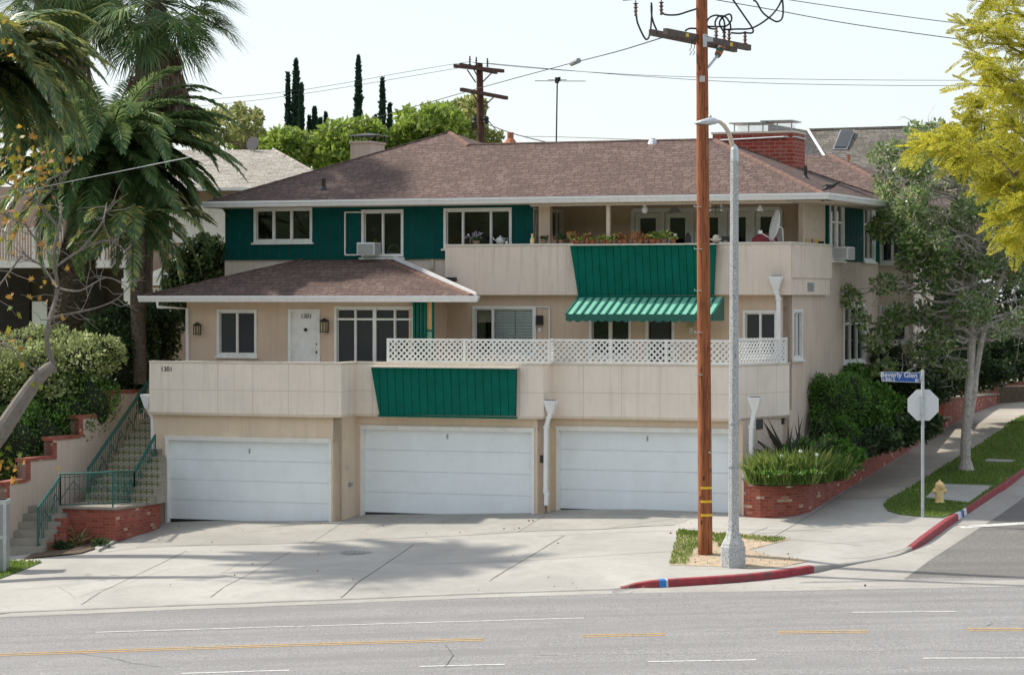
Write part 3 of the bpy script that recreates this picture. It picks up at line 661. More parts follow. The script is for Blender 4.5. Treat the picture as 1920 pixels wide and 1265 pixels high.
# lawns
lawnA=[(1657,948),(1664,938),(1690,924),(1725,903),(1760,880),(1800,856),(1840,831),(1880,806),(1925,778),(2060,700),(2080,768),(1920,877),(1862,917),(1800,958),(1768,970),(1720,968),(1690,965),(1665,958)]
LA=poly(lawnA,P); st(sheet('lawn',LA,P,.02,'lawn',.4,skirt=.05))
lawnB=[(1255,1057),(1273,994),(1340,1000),(1352,1012),(1300,1030),(1290,1058)]; 
dirt=[(1255,1059),(1272,994),(1330,997),(1400,1001),(1482,1011),(1405,1030),(1440,1041),(1500,1047),(1521,1052),(1470,1062),(1405,1066),(1350,1062)]
DP=poly(dirt,P); st(sheet('dirt_patch',DP,P,.008,'dirt',.3))
lawnC=[(-200,1100),(-200,1060),(0,1052),(78,1054),(40,1070),(0,1085),(-60,1100)]; LC=poly(lawnC,P); st(sheet('lawn',LC,P,.02,'lawn',.4,skirt=.05))
def pad(name,pts,mat='conc'): st(sheet(name,poly(pts,P),P,.032,mat,.4,skirt=.04))
pad('concrete_pad',[(1735,934),(1763,909),(1862,912),(1815,943)]); pad('concrete_pad',[(1846,866),(1852,862),(1904,864),(1895,867)])
def blades(pl,n,L,mask=None):
    xs=[p[0] for p in pl]; ys=[p[1] for p in pl]; out=[]
    while len(out)<n:
        x=random.uniform(min(xs),max(xs)); y=random.uniform(min(ys),max(ys))
        if inpoly(x,y,pl) and (mask is None or mask(x,y)): out.append((x,y))
    C=np.array([(x,y,0) for x,y in out]); 
    # heights on a coarse lattice
    zc={}
    for i,(x,y) in enumerate(out):
        k=(round(x*2),round(y*2))
        if k not in zc: zc[k]=P(k[0]/2,k[1]/2)
    for i,(x,y) in enumerate(out):
        k=(round(x*2),round(y*2)); gx,gy=k[0]/2,k[1]/2
        C[i,2]=zc[k]+sx_(x)*(y-gy)+(rx(x)-rx(gx))+.01
    D=rdir(n); D[:,2]=np.abs(D[:,2])+1.1; return leaves(C,nrm(D),L*(.5+RNG.random(n)),.16)
o1=[poly([(1733,936),(1763,906),(1864,910),(1817,945)],P),poly([(1844,869),(1851,860),(1908,863),(1897,869)],P)]
V,F=cat([blades(LA,46000,.055,lambda x,y: not any(inpoly(x,y,q) for q in o1)),blades(LC,9000,.06)])
tag(npmesh('grass',V,F,'turf'),'short green lawn grass on the verges','grass',kind='stuff')
LB=poly(lawnB,P); L2=poly([(1380,1003),(1482,1010),(1450,1018),(1390,1010)],P); L3=poly([(1272,995),(1340,1000),(1330,1006),(1268,1003)],P); L4=poly([(1340,1003),(1362,1000),(1360,1030),(1346,1025)],P)
V,F=cat([blades(LB,2600,.055),blades(L2,700,.05),blades(L3,700,.06),blades(L4,500,.06),blades(DP,500,.04)])
tag(npmesh('grass_tufts',V,F,'turf'),'patchy grass and weeds growing in the sandy dirt around the poles','grass',kind='stuff')
# ------------------------------------------------------------------ the apartment house
house=thing('apartment_house','beige stucco apartment house with green board panels, brown shingle roof and three white garage doors','house',H2W(0,0,-5.2),-TH)
HB=lambda mb,name,mat,parent=house,**k: mb.build(name,mat,parent,HF,**k)
def wall(mb,ax,a0,a1,z0,z1,const,holes=(),th=.18):
    """ax 'u': front wall at v=const facing -v ; ax 'v': side wall at u=const facing +u"""
    A=sorted({a0,a1,*[h[0] for h in holes],*[h[1] for h in holes]}); Z=sorted({z0,z1,*[h[2] for h in holes],*[h[3] for h in holes]})
    A=[a for a in A if a0-1e-6<=a<=a1+1e-6]; Z=[z for z in Z if z0-1e-6<=z<=z1+1e-6]
    pt=(lambda a,d,z:(a,const+d,z)) if ax=='u' else (lambda a,d,z:(const-d,a,z))
    def solid(i,j):
        if i<0 or j<0 or i>=len(A)-1 or j>=len(Z)-1: return False
        a=(A[i]+A[i+1])/2; z=(Z[j]+Z[j+1])/2
        return not any(h[0]<a<h[1] and h[2]<z<h[3] for h in holes)
    for i in range(len(A)-1):
        for j in range(len(Z)-1):
            if not solid(i,j): continue
            p,q,r,s=A[i],A[i+1],Z[j],Z[j+1]
            mb.add([pt(p,0,r),pt(q,0,r),pt(q,0,s),pt(p,0,s)],[(0,1,2,3)]); mb.add([pt(p,th,r),pt(p,th,s),pt(q,th,s),pt(q,th,r)],[(0,1,2,3)])
            if not solid(i-1,j): mb.add([pt(p,0,r),pt(p,0,s),pt(p,th,s),pt(p,th,r)],[(0,1,2,3)])
            if not solid(i+1,j): mb.add([pt(q,0,r),pt(q,th,r),pt(q,th,s),pt(q,0,s)],[(0,1,2,3)])
            if not solid(i,j-1): mb.add([pt(p,0,r),pt(p,th,r),pt(q,th,r),pt(q,0,r)],[(0,1,2,3)])
            if not solid(i,j+1): mb.add([pt(p,0,s),pt(q,0,s),pt(q,th,s),pt(p,th,s)],[(0,1,2,3)])
    return mb
def abox(mb,ax,const,a0,a1,d0,d1,z0,z1):
    """box on a wall: d distance outwards (negative = inwards)"""
    if ax=='u': mb.box((a0,const-d1,z0),(a1,const-d0,z1))
    else: mb.box((const+d0,a0,z0),(const+d1,a1,z1))
def rect(ax,const,px0,px1,py0,py1):
    """pixel rectangle -> (a0,a1,z0,z1) on a wall"""
    f=(lambda x,y:HP(x,y,const)) if ax=='u' else (lambda x,y:HS(x,y,const)); i=0 if ax=='u' else 1
    xm=(px0+px1)/2; return (f(px0,0)[i],f(px1,0)[i],f(xm,py1).z,f(xm,py0).z)
def window(ax,const,r,mull=(),bars=(),glass='glass',sill=True,fw=.045,name='window',back=None,grid=None,parent=house,trim=.042,blinds=None):
    a0,a1,z0,z1=r; mb=MB(); B=lambda x0,x1,d0,d1,y0,y1: abox(mb,ax,const,x0,x1,d0,d1,y0,y1)
    t=trim; o=.028
    B(a0-t,a0+fw*.5,-.10,o,z0-t,z1+t); B(a1-fw*.5,a1+t,-.10,o,z0-t,z1+t); B(a0+fw*.5,a1-fw*.5,-.10,o,z1-fw*.5,z1+t); B(a0+fw*.5,a1-fw*.5,-.10,o,z0-t,z0+fw*.5)
    for m_ in mull:
        x=a0+(a1-a0)*m_[0]; B(x-m_[1]/2,x+m_[1]/2,-.085,.008,z0+fw*.5,z1-fw*.5)
    for b_ in bars:
        y=z0+(z1-z0)*b_[0]; B(a0+fw*.5,a1-fw*.5,-.08,.004,y-b_[1]/2,y+b_[1]/2)
    # sash lines
    xs=[a0+fw*.5]+[a0+(a1-a0)*m_[0] for m_ in mull]+[a1-fw*.5]
    for x0,x1 in zip(xs,xs[1:]):
        B(x0+.015,x0+.03,-.075,-.03,z0+.02,z1-.02); B(x1-.03,x1-.015,-.075,-.03,z0+.02,z1-.02); B(x0+.03,x1-.03,-.075,-.03,z1-.055,z1-.02); B(x0+.03,x1-.03,-.075,-.03,z0+.02,z0+.055)
    if grid: 
        for i in range(1,grid[0]): x=a0+(a1-a0)*i/grid[0]; B(x-.014,x+.014,-.07,-.015,z0,z1)
        for y_ in grid[1]: y=z0+(z1-z0)*y_; B(a0,a1,-.072,-.013,y-.016,y+.016)
    f=mb.build(name,'white',parent,HF)
    if sill:
        s=MB(); abox(s,ax,const,a0-t-.05,a1+t+.05,-.02,.075,z0-t-.045,z0-t); s.build('sill','white',f,HF)
    g=MB(); abox(g,ax,const,a0+.02,a1-.02,-.055,-.048,z0+.02,z1-.02); g.build('pane',glass,f,HF)
    if blinds:
        b=MB()
        for (fa,fb,fz0,fz1,st_) in blinds:
            x0=a0+(a1-a0)*fa; x1=a0+(a1-a0)*fb; y=z0+(z1-z0)*fz0; ye=z0+(z1-z0)*fz1
            if st_<=0: abox(b,ax,const,x0,x1,-.115,-.10,y,ye)
            while st_>0 and y<ye: abox(b,ax,const,x0,x1,-.115,-.10,y,min(ye,y+st_*.9)); y+=st_
        b.build('blind' ,back or 'blind',f,HF)
    return f
# --- room backing behind the windows is painted dark
# --- garage storey
G=[(-1.5,285.5,637,r1:=rect('u',-1.5,318,618,826,978)),( -.5,655,1021,r2:=rect('u',-.5,680,998,806,966)),(0,1036,1393,r3:=rect('u',0,1047,1366,807,960))]
uG0=HU(285.5,-1.5); uG1=HU(637,-1.5); uG2=HU(1021,-.5); uG3=HU(1393,0)
mb=MB(); dh=[]
for v,z,h in ((-1.5,-5.50,150),(-.5,-5.26,160),(0,-5.07,160)): pass
ra=(HU(314,-1.5),HU(618,-1.5),-5.50,HZ(826,HU(460,-1.5),-1.5)); rb=(HU(680,-.5),HU(998,-.5),-5.27,HZ(806,HU(840,-.5),-.5)); rc=(HU(1047,0),HU(1368,0),-5.08,HZ(808,HU(1200,0),0))
wall(mb,'u',uG0,uG1,-6.6,-2.86,-1.5,[(ra[0],ra[1],-7,ra[3])]); wall(mb,'v',-1.5,-.5,-6.6,-2.86,uG1); wall(mb,'u',uG1-.1,uG2,-6.6,-2.86,-.5,[(rb[0],rb[1],-7,rb[3])]); wall(mb,'v',-.5,0,-6.6,-2.86,uG2); wall(mb,'u',uG2-.1,uG3,-6.6,-2.86,0,[(rc[0],rc[1],-7,rc[3])])
mb.box((uG0,-1.3,-6.6),(uG0+.18,9,-2.86))
HB(mb,'garage_wall','gwall')
# splayed wall under the right end of the terrace
uw=HU(1481,2.3)
q0=(uG3,0); q1=(HU(1484,2.75),2.75)
mb=MB(); mb.prism([q0,q1,(q1[0]-.2,q1[1]+.1),(q0[0]-.2,q0[1]+.1)],-6.6,-2.86); HB(mb,'garage_side_wall','swall')
def on_seg(p,q,px):
    lo,hi=0,1
    for _ in range(40):
        t=(lo+hi)/2; u=p[0]+(q[0]-p[0])*t; v=p[1]+(q[1]-p[1])*t; w_=H2W(u,v); 
        if CX+w_.x/w_.y*FP<px: lo=t
        else: hi=t
    return t
for px0,px1,py0,py1 in ((1418,1430,786,805),(1465,1473,784,795)):
    a=on_seg(q0,q1,px0); b_=on_seg(q0,q1,px1); f=lambda t,o:(q0[0]+(q1[0]-q0[0])*t+.9*o,q0[1]+(q1[1]-q0[1])*t-.42*o)
    za=HZ(py1,*f(a,0)); zb=HZ(py0,*f(a,0)); mb=MB(); mb.prism([f(a,.015),f(b_,.015),f(b_,-.02),f(a,-.02)],za,zb); HB(mb,'vent','black')
# garage doors
def gdoor(r,v,handle,d=.14):
    a0,a1,z0,z1=r; mb=MB(); n=4; h=(z1-z0)/n
    for i in range(n): mb.box((a0,v+d,z0+h*i+.006),(a1,v+d+.05,z0+h*(i+1)-.006))
    mb.box((a0,v+d+.02,z0),(a1,v+d+.06,z1))
    o=HB(mb,'garage_door','gdoor',bevel=0)
    k=MB(); c=HP(handle[0],handle[1],v+d); k.box((c.x-.012,v+d-.03,c.z-.05),(c.x+.012,v+d-.002,c.z+.05)); k.box((c.x-.018,v+d-.008,c.z-.06),(c.x+.018,v+d-.001,c.z+.06)); k.build('handle','grey',o,HF)
    t=MB(); w_=.055
    t.box((a0-w_,v-.03,z0-.12),(a0+.012,v+d,z1+w_)); t.box((a1-.012,v-.03,z0-.12),(a1+w_,v+d,z1+w_)); t.box((a0+.012,v-.03,z1-.01),(a1-.012,v+d,z1+w_))
    t.box((a0-w_-.02,v-.05,z1+w_),(a1+w_+.02,v+.02,z1+w_+.035)); t.build('door_frame','white',o,HF)
    s=MB(); s.box((a0,v+d-.012,z0-.03),(a1,v+d+.05,z0+.018)); s.build('bottom_seal','black',o,HF)
gdoor(ra,-1.5,(468,845)); gdoor(rb,-.5,(839,818)); gdoor(rc,0,(1214,822))
# white corner boards beside first garage
mb=MB(); mb.box((uG0-.28,-1.46,-5.75),(uG0+.1,-1.54,HZ(846,uG0,-1.5))); HB(mb,'corner_board','white')
mb=MB(); mb.box((HU(1393.5,-.02)-.0,-.12,-5.3),(HU(1402,-.02),.02,HZ(878,uG3,0))); HB(mb,'corner_board','white')
# wall fittings between garages
def plate(px0,px1,py0,py1,ax,c,mat,name,d=.04,bev=.006):
    r=rect(ax,c,px0,px1,py0,py1); mb=MB(); abox(mb,ax,c,r[0],r[1],-.005,d,r[2],r[3]); return HB(mb,name,mat,bevel=bev)
plate(1013,1018.5,853,867,'u',-.5,'black','keypad',.03); plate(648,653,872,880,'v',uG1,'swall','patch_plate',.02); plate(653,658,904,911,'v',uG1,'grey','hose_tap',.06)
# --- terrace parapet (lower)
ZT,ZB=-1.575,-2.88
OUT=[(HU(280,-1.75),-1.75),(HU(640,-1.75),-1.75),(HU(668,-.72),-.72),(HU(1019,-.72),-.72),(HU(1033,-.24),-.24),(HU(1383,-.24),-.24),(HU(1481,2.32),2.32)]
def offs(pts,d):
    o=[]
    for i,p in enumerate(pts):
        a=Vector(pts[max(i-1,0)]); b=Vector(pts[min(i+1,len(pts)-1)]); p=Vector(p)
        d1=(p-a).normalized() if i>0 else (b-p).normalized(); d2=(b-p).normalized() if i<len(pts)-1 else d1
        n=Vector((-d1.y-d2.y,d1.x+d2.x)).normalized(); c=max(.5,n.dot(Vector((-d1.y,d1.x)))); o.append(tuple(p+n*d/c))
    return o
def band(name,out,th,z0,z1,mat,uvlen=True,taper=.0,parent=house):
    inn=offs(out,th); bot=offs(out,taper); m=MB(); n=len(out); vs=[]
    for i in range(n): vs+=[(*bot[i],z0),(*out[i],z0+taper),(*out[i],z1),(*inn[i],z1),(*inn[i],z0)]
    m.add(vs,[(5*i+j,5*i+5+j,5*i+5+(j+1)%5,5*i+(j+1)%5) for i in range(n-1) for j in range(5)]+[tuple(range(5)),tuple(range(5*n-5,5*n))])
    o=m.build(name,mat,parent,HF); L=o.data.uv_layers.new(name='UVMap'); d=[0]
    for a,c in zip(out,out[1:]): d.append(d[-1]+math.hypot(c[0]-a[0],c[1]-a[1]))
    Mi=HF.inverted()@world(parent)
    for pl in o.data.polygons:
        for li in pl.loop_indices:
            vi=o.data.loops[li].vertex_index; L.data[li].uv=(d[vi//5]+.02,o.data.vertices[vi].co.z+world(parent).translation.z+2.905)
    return o
par=band('lower_parapet',OUT,.16,ZB,ZT,'par',taper=.07)
capp=offs(OUT,-.02); 
m=MB(); ci=offs(OUT,.18); n=len(OUT); vs=[]
for i in range(n): vs+=[(*capp[i],ZT-.0),(*capp[i],ZT+.035),(*ci[i],ZT+.035),(*ci[i],ZT)]
m.add(vs,[(4*i+j,4*i+4+j,4*i+4+(j+1)%4,4*i+(j+1)%4) for i in range(n-1) for j in range(4)]+[(0,1,2,3),tuple(range(4*n-4,4*n))]); m.build('coping','cap',par,HF)
m=MB(); m.box((OUT[0][0],-1.59,ZB+.01),(OUT[0][0]+.16,1.0,ZT)); HB(m,'parapet_return','par2')
inn=offs(OUT,.1)
m=MB(); m.prism([(uG0,-1.4)]+inn[1:]+[(uw-.1,3.2),(uG0,3.2)],-2.87,-2.66); HB(m,'terrace_floor','conc2')
text('1301','house_numbers','black',house,HF@face_mtx((HU(312.5,-1.75),-1.757,HZ(692,HU(312,-1.75),-1.75)),(1,0,0),(0,0,1)),.17,.006,0,None,0)
# green board panel on lower parapet
def boards(pts4,v,nb,mat,name,th=.06,lip=True,tilt=0):
    """slanted trapezoid of vertical boards: pts4 px corners TL,TR,BR,BL"""
    TL,TR,BR,BL=[HP(x,y,v) for x,y in pts4]; m=MB()
    for i in range(nb):
        def e(t,inner):
            top=TL.lerp(TR,t); return top
        a=i/nb; b=(i+1)/nb; gap=.006/(TR.x-TL.x)
        x0=TL.x+(TR.x-TL.x)*(a+gap); x1=TL.x+(TR.x-TL.x)*(b-gap)
        # clip to the sloping ends
        def zlow(x):
            z=BL.z+(BR.z-BL.z)*(x-BL.x)/(BR.x-BL.x)
            if x<BL.x: z=TL.z+(BL.z-TL.z)*(x-TL.x)/(BL.x-TL.x)
            if x>BR.x: z=TR.z+(BR.z-TR.z)*(x-TR.x)/(BR.x-TR.x)
            return z
        zt=lambda x: TL.z+(TR.z-TL.z)*(x-TL.x)/(TR.x-TL.x)
        xs=[x0]+[x for x in (BL.x,BR.x) if x0<x<x1]+[x1]
        po=[(x,zt(x)) for x in (x0,x1)]+[(x,zlow(x)) for x in xs[::-1]]
        po=[p for k,p in enumerate(po) if k==0 or (abs(p[0]-po[k-1][0])+abs(p[1]-po[k-1][1]))>1e-4]
        m.slab([(x,v-th-tilt*(z-BL.z),z) for x,z in po],(0,th+.0+tilt*0,0)) if len(po)>2 else None
    o=HB(m,name,mat); bk=MB(); bk.slab([(p.x,v-th*.55-tilt*(p.z-BL.z),p.z) for p in (TL,TR,BR,BL)],(0,th*.5,0)); bk.build('backing','joint',o,HF)
    if lip:
        l=MB(); l.box((BL.x-.03,v-th-.03,BL.z-.045),(BR.x+.03,v,BL.z)); l.build('lip',mat,o,HF)
        l=MB(); l.box((TL.x-.02,v-th-.10-tilt*(TL.z-BL.z),TL.z),(TR.x+.02,v+.1,TL.z+.035)); l.build('ledge_cap','cap',o,HF)
    return o
boards([(703,688),(973,688),(968,779),(715,777)],-.74,18,'green','board_panel',.12,True,.10)
# downspouts with funnel heads
def downspout(ax,c,px,pytop,pts,mat='gutter',back=.0):
    """pts: list of (px,py) of pipe centre line"""
    f=(lambda x,y:HP(x,y,c)) if ax=='u' else (lambda x,y:HS(x,y,c))
    m=MB(); H=f(px,pytop); off=Vector((0,-.10,0)) if ax=='u' else Vector((.1,-.05,0)); H=H+off
    t,b_=.15,.055
    m.add([(H.x+sx*w_,H.y+sy*w_*.75,H.z+z) for w_,z in ((t,0),(t,-.035),(b_,-.34)) for sx,sy in ((-1,-1),(1,-1),(1,1),(-1,1))],
      [(4*k+j,4*k+(j+1)%4,4*k+4+(j+1)%4,4*k+4+j) for k in (0,1) for j in range(4)]+[(8,9,10,11)])
    pp=[H+Vector((0,0,-.30))]+[f(x,y)+off for x,y in pts]
    m.tube(pp,.062,4,sq=True)
    for p in pp[1:-1]: m.box((p.x-.06,p.y-.055,p.z-.02),(p.x+.06,p.y+.055,p.z+.02))
    o=HB(m,'downspout',mat); k=MB(); k.box((H.x-t*.7,H.y-.08,H.z-.01),(H.x+t*.7,H.y+.08,H.z+.01)); k.build('outlet','black',o,HF); return o
downspout('u',-.50,1035,750,[(1032,782),(1027,800),(1026,920),(1028,925),(1027,946)])
downspout('u',-.12,1418,744,[(1416,775),(1411,800),(1410,868)])
downspout('u',1.97,1457.5,518,[(1458,540),(1458,547),(1462,560),(1463,690)])
m=MB(); q=HP(276,739,-1.6); m.add([(q.x+sx*w_,q.y+sy*w_,q.z+z) for w_,z in ((.13,0),(.13,-.04),(.05,-.34)) for sx,sy in ((-1,-1),(1,-1),(1,1),(-1,1))],[(4*k+j,4*k+(j+1)%4,4*k+4+(j+1)%4,4*k+4+j) for k in (0,1) for j in range(4)]+[(8,9,10,11),(3,2,1,0)])
m.tube([q+Vector((0,0,-.3)),q+Vector((.1,.1,-.6)),q+Vector((.12,.1,-2.6))],.055,4,sq=True); HB(m,'downspout','gutter')
# --- lattice rails
def lattice(p0,p1,z0,z1,posts):
    p0=Vector((*p0,0)); p1=Vector((*p1,0)); L=(p1-p0).length; d=(p1-p0)/L; n=Vector((-d.y,d.x,0)); H=z1-z0; m=MB()
    def pt(s,z,o=0): return p0+d*s+n*o+Vector((0,0,z0+z))
    sp=.148; wd=.043
    for sg,o in ((1,-.006),(-1,.006)):
        k=-int(H/sp)-2
        while k*sp<L+H:
            x0=k*sp
            if sg>0: a,b_=(x0,0),(x0+H,H)
            else: a,b_=(x0+H,0),(x0,H)
            # clip to 0..L
            def cl(a,b_):
                (xa,za),(xb,zb)=a,b_
                if xa>xb: xa,za,xb,zb=xb,zb,xa,za
                if xb<=0 or xa>=L: return None
                if xa<0: za+=(zb-za)*(0-xa)/(xb-xa); xa=0
                if xb>L: zb=za+(zb-za)*(L-xa)/(xb-xa); xb=L
                return (xa,za),(xb,zb)
            c=cl(a,b_)
            if c and abs(c[1][0]-c[0][0])>.02: m.bar(pt(*c[0],o),pt(*c[1],o),.01,wd,up=n.cross(Vector(((c[1][0]-c[0][0])*d.x,(c[1][0]-c[0][0])*d.y,c[1][1]-c[0][1]))))
            k+=1
    o=HB(m,'lattice_panel','white'); r=MB()
    r.bar(pt(0,H-.02),pt(L,H-.02),.05,.05); r.bar(pt(0,.02),pt(L,.02),.04,.05)
    for s in posts: r.bar(pt(s*L,0),pt(s*L,H+.01),.06,.06)
    r.build('rail','white',o,HF); return o
e=lambda px,v:(HU(px,v),v)
z0=ZT+.035; z1=HZ(637,HU(1200,-.16),-.16)
lattice(e(728,-.64),e(1030,-.64),z0,z1,(0,.48,1)); lattice(e(1032,-.62),e(1037,-.17),z0,z1,(1,)); lattice(e(1037,-.16),e(1383,-.16),z0,z1,(0,.32,.62,1))
aa=offs(OUT,.08); lattice(aa[5],(aa[6][0],aa[6][1]-.05),z0,z1+.03,(0,1))
# --- second storey: left wing
v1=.3; uL=HU(350,v1); uR=HU(812,2.3)-.15; vB=2.3; uC=HU(842,vB)
w1=rect('u',v1,410,479,583,665); d1=rect('u',v1,544,597,583,700); w2=rect('u',v1,630,775,577,684); d1=(d1[0],d1[1],-2.66,d1[3])
uWR=HU(779,v1)
m=MB(); wall(m,'u',uL,uWR,-2.7,.02,v1,[w1,d1,w2]); wall(m,'v',v1,vB,-2.7,.1,uWR); m.box((uL,v1+.18,-2.7),(uL+.18,9,.1))
w3=rect('u',vB,889,1001,577,668); w4=rect('u',vB,1108,1181,590,668); d2=rect('u',vB,1214,1262,590,700); d2=(d2[0],d2[1],-2.66,d2[3]); w5=rect('u',vB,1396,1455,585,668)
wall(m,'u',uWR-.1,uw,-2.7,.12,vB,[w3,w4,d2,w5]); HB(m,'wall','wall')
window('u',v1,w1,[(.5,.05)],glass='screen',blinds=[(.02,.98,.86,1,0)])
window('u',v1,w2,[(.25,.04),(.5,.09),(.76,.04)],[(.80,.05)],glass='screen',sill=False,blinds=[(.0,.5,.82,.99,.035),(.5,1,.82,.99,0)])
window('u',vB,w3,[(.31,.05)],sill=False,back='blind',glass='clear',blinds=[(.33,.66,.02,.99,.075),(.67,.99,.02,.99,.075)])
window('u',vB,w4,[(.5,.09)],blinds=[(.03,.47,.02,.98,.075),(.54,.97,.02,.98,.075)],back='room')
window('u',vB,w5,[(.5,.05)],blinds=[(.02,.48,.5,1,0),(.5,.98,.55,1,0)],back='curtain',glass='screen')
m=MB(); p=HP(1004,575,vB-.04); q=HP(1030,660,vB-.04); m.bar(p,(q.x,p.y,p.z),.03); m.bar((q.x,p.y,p.z),q,.03); m.bar(p,(p.x,p.y,q.z),.03); HB(m,'screen_frame','white')
# entrance door 1301
def door(ax,c,r,mat,name='door',frame='white'):
    a0,a1,z0,z1=r; m=MB(); abox(m,ax,c,a0+.03,a1-.03,-.09,-.04,z0,z1-.03); o=HB(m,name,mat)
    f=MB(); 
    for x in ((a0-.05,a0+.03),(a1-.03,a1+.05)): abox(f,ax,c,x[0],x[1],-.12,.03,z0,z1+.05)
    abox(f,ax,c,a0+.03,a1-.03,-.12,.03,z1-.03,z1+.05); f.build('door_frame',frame,o,HF); return o
dr=door('u',v1,d1,'white')
for px,py,r_ in ((572,618,.035),(596,645,.028),(596,660,.035)):
    c=HP(px if px<590 else 594.5,py,v1-.0); m=MB(); m.lathe([(r_*1.3,0),(r_*1.3,.015),(r_*.6,.02),(r_,.05),(r_*.7,.075),(0,.078)],12,(c.x,v1+.04,c.z),(0,-1,0)); m.build('knob','black',dr,HF)
text('1301','door_number','black',dr,HF@face_mtx((HU(572,v1),v1+.034,HZ(593,HU(572,v1),v1)),(1,0,0),(0,0,1)),.16,.004,.25)
d=door('u',vB,d2,'dark'); m=MB(); abox(m,'u',vB,d2[0]+.08,d2[1]-.08,-.038,-.03,d2[2]+.1,d2[3]-.1); m.build('screen','screen',d,HF)
# wall lanterns
def lantern(px,py,ax,c,s=1.0,kind=0):
    p=HP(px,py,c) if ax=='u' else HS(px,py,c); m=MB(); x,z=p.x,p.z; y=c-.13
    h=.11*s; w_=.065*s
    for sx,sy in ((-1,-1),(1,-1),(1,1),(-1,1)): m.box((x+sx*w_-.008,y+sy*w_-.008,z-h),(x+sx*w_+.008,y+sy*w_+.008,z+h))
    m.box((x-w_-.015,y-w_-.015,z-h-.02),(x+w_+.015,y+w_+.015,z-h)); m.box((x-w_-.01,y-w_-.01,z+h-.01),(x+w_+.01,y+w_+.01,z+h+.01))
    m.add([(x+sx*(w_+.025),y+sy*(w_+.025),z+h+.01) for sx,sy in ((-1,-1),(1,-1),(1,1),(-1,1))]+[(x,y,z+h+.09)],[(0,1,4),(1,2,4),(2,3,4),(3,0,4),(3,2,1,0)])
    m.bar((x,y,z+h+.05),(x,c,z+h+.05),.02); m.box((x-.012,y-w_-.006,z-h),(x+.012,y-w_+.004,z+h))
    o=HB(m,'wall_lantern','black'); g=MB(); g.box((x-w_+.01,y-w_+.012,z-h),(x+w_-.01,y+w_-.01,z+h-.01)); g.build('lamp_glass','lamp',o,HF)
lantern(374,618,'u',v1); lantern(612,612,'u',v1,1.15)
p=rect('u',vB,1007,1019,591,609); 
for (a,bb,mt) in (((1007,1019,591,609),(1010,1015,614,622),'black'),((1290,1302,594,612),(1293,1299,614,623),'lamp')):
    r=rect('u',vB,*a); m=MB()
    for i in range(5): zz=r[2]+(r[3]-r[2])*i/5; m.box((r[0],vB-.11,zz),(r[1],vB,zz+(r[3]-r[2])*.12))
    m.box((r[0]+.02,vB-.09,r[2]),(r[1]-.02,vB,r[3])); HB(m,'wall_light',mt if mt=='black' else 'lamp'); r=rect('u',vB,*bb); m=MB(); m.box((r[0],vB-.04,r[2]),(r[1],vB,r[3])); HB(m,'doorbell_box','plastic')
# green posts and coloured screen at the wing corner
m=MB()
for px in (777,784,791,798): a=HU(px,v1-.35); m.box((a-.03,v1-.38,-2.66),(a+.03,v1-.3,.0))
HB(m,'slat_post','green')
r=rect('u',v1-.32,801,810,560,619); m=MB(); m.box((r[0],v1-.33,r[2]),(r[1],v1-.31,.0)); HB(m,'screen_panel','orange')
r=rect('u',v1-.32,801,810,620,660); m=MB(); m.box((r[0],v1-.33,-2.6),(r[1],v1-.31,r[3]-.02)); HB(m,'screen_panel','mint')
m=MB(); r=rect('u',v1-.32,799,811,560,690); m.box((r[1],v1-.35,-2.66),(r[1]+.035,v1-.29,0)); z=HZ(619.5,r[0],v1-.32); m.box((r[0],v1-.35,z-.02),(r[1],v1-.29,z+.02)); HB(m,'screen_trim','green')
# --- side wall (right)
zS=HZ(491,uw,HV(1600,uw)); vE=HV(1648,uw); uS=uw
ws1=rect('v',uS,1487,1503,583,671); ws2=rect('v',uS,1582,1620,573,677)
m=MB(); wall(m,'v',2.3,vE,-6.6,zS,uS,[ws1,ws2]); HB(m,'side_wall','swall')
window('v',uS,ws1,[(.5,.04)]); window('v',uS,ws2,[(.33,.04),(.66,.04)],[(.68,.05)])
# --- upper balcony parapet
vP=2.0; uP=HU(1484,vP); ZU=HZ(457,uP,vP); ZV=HZ(553,uP,vP); vPe=HV(1556,uP)
m=MB(); uA=HU(834.5,vP)
m.box((uA,vP,ZV),(uP,vP+.16,ZU)); m.box((uP-.16,vP+.16,ZV),(uP,vPe,ZU)); m.box((uA,vP+.16,ZV),(uA+.16,2.58,ZU)); zl=HZ(521,uP,vP)
m.box((uP,vP+.02,zl+.0),(uP+.035,vPe+.08,ZU-.001)); m.box((uP-.3,vP+.2,ZV-.0),(uP-.16,vPe-.05,ZV+.2))
o=HB(m,'upper_parapet','par2',bevel=.01)
m=MB(); m.box((uA-.02,vP-.02,ZU),(HU(1075,vP),vP+.19,ZU+.05)); m.build('coping','cap',o,HF); m=MB(); m.box((HU(1348,vP),vP-.02,ZU),(uP+.05,vP+.19,ZU+.05)); m.box((uP-.19,vP+.19,ZU),(uP+.05,vPe+.1,ZU+.05)); m.build('coping','cap',o,HF)
r=rect('v',uP,1514,1525,530,546); m=MB(); m.box((uP,r[0],r[2]),(uP+.02,r[1],r[3])); HB(m,'vent','grey')
m=MB(); m.box((uA,vP+.16,ZV+.02),(uP-.16,6.4,ZV+.22)); HB(m,'balcony_floor','soffit')
boards([(1077,461),(1348,459),(1339,553),(1087,554)],vP,20,'green','board_panel',.12,True,.16)
# --- upper storey front
vU=2.6; uUL=HU(422,vU); uG_=HU(1010,vU); zG=HZ(484,HU(700,vU),vU); zE=2.62
u1=rect('u',vU,479,583,392,452); u2=rect('u',vU,681,754,396,480); u3=rect('u',vU,835,957,393,463)
m=MB(); gm=[]
wall(m,'u',uUL,uG_,zG,zE,vU,[u1,u2,(u3[0],u3[1],ZU-.25,u3[3])],.16); m.box((uUL,vU+.16,zG),(uUL+.16,10,zE)); o=HB(m,'board_wall','dgreen')
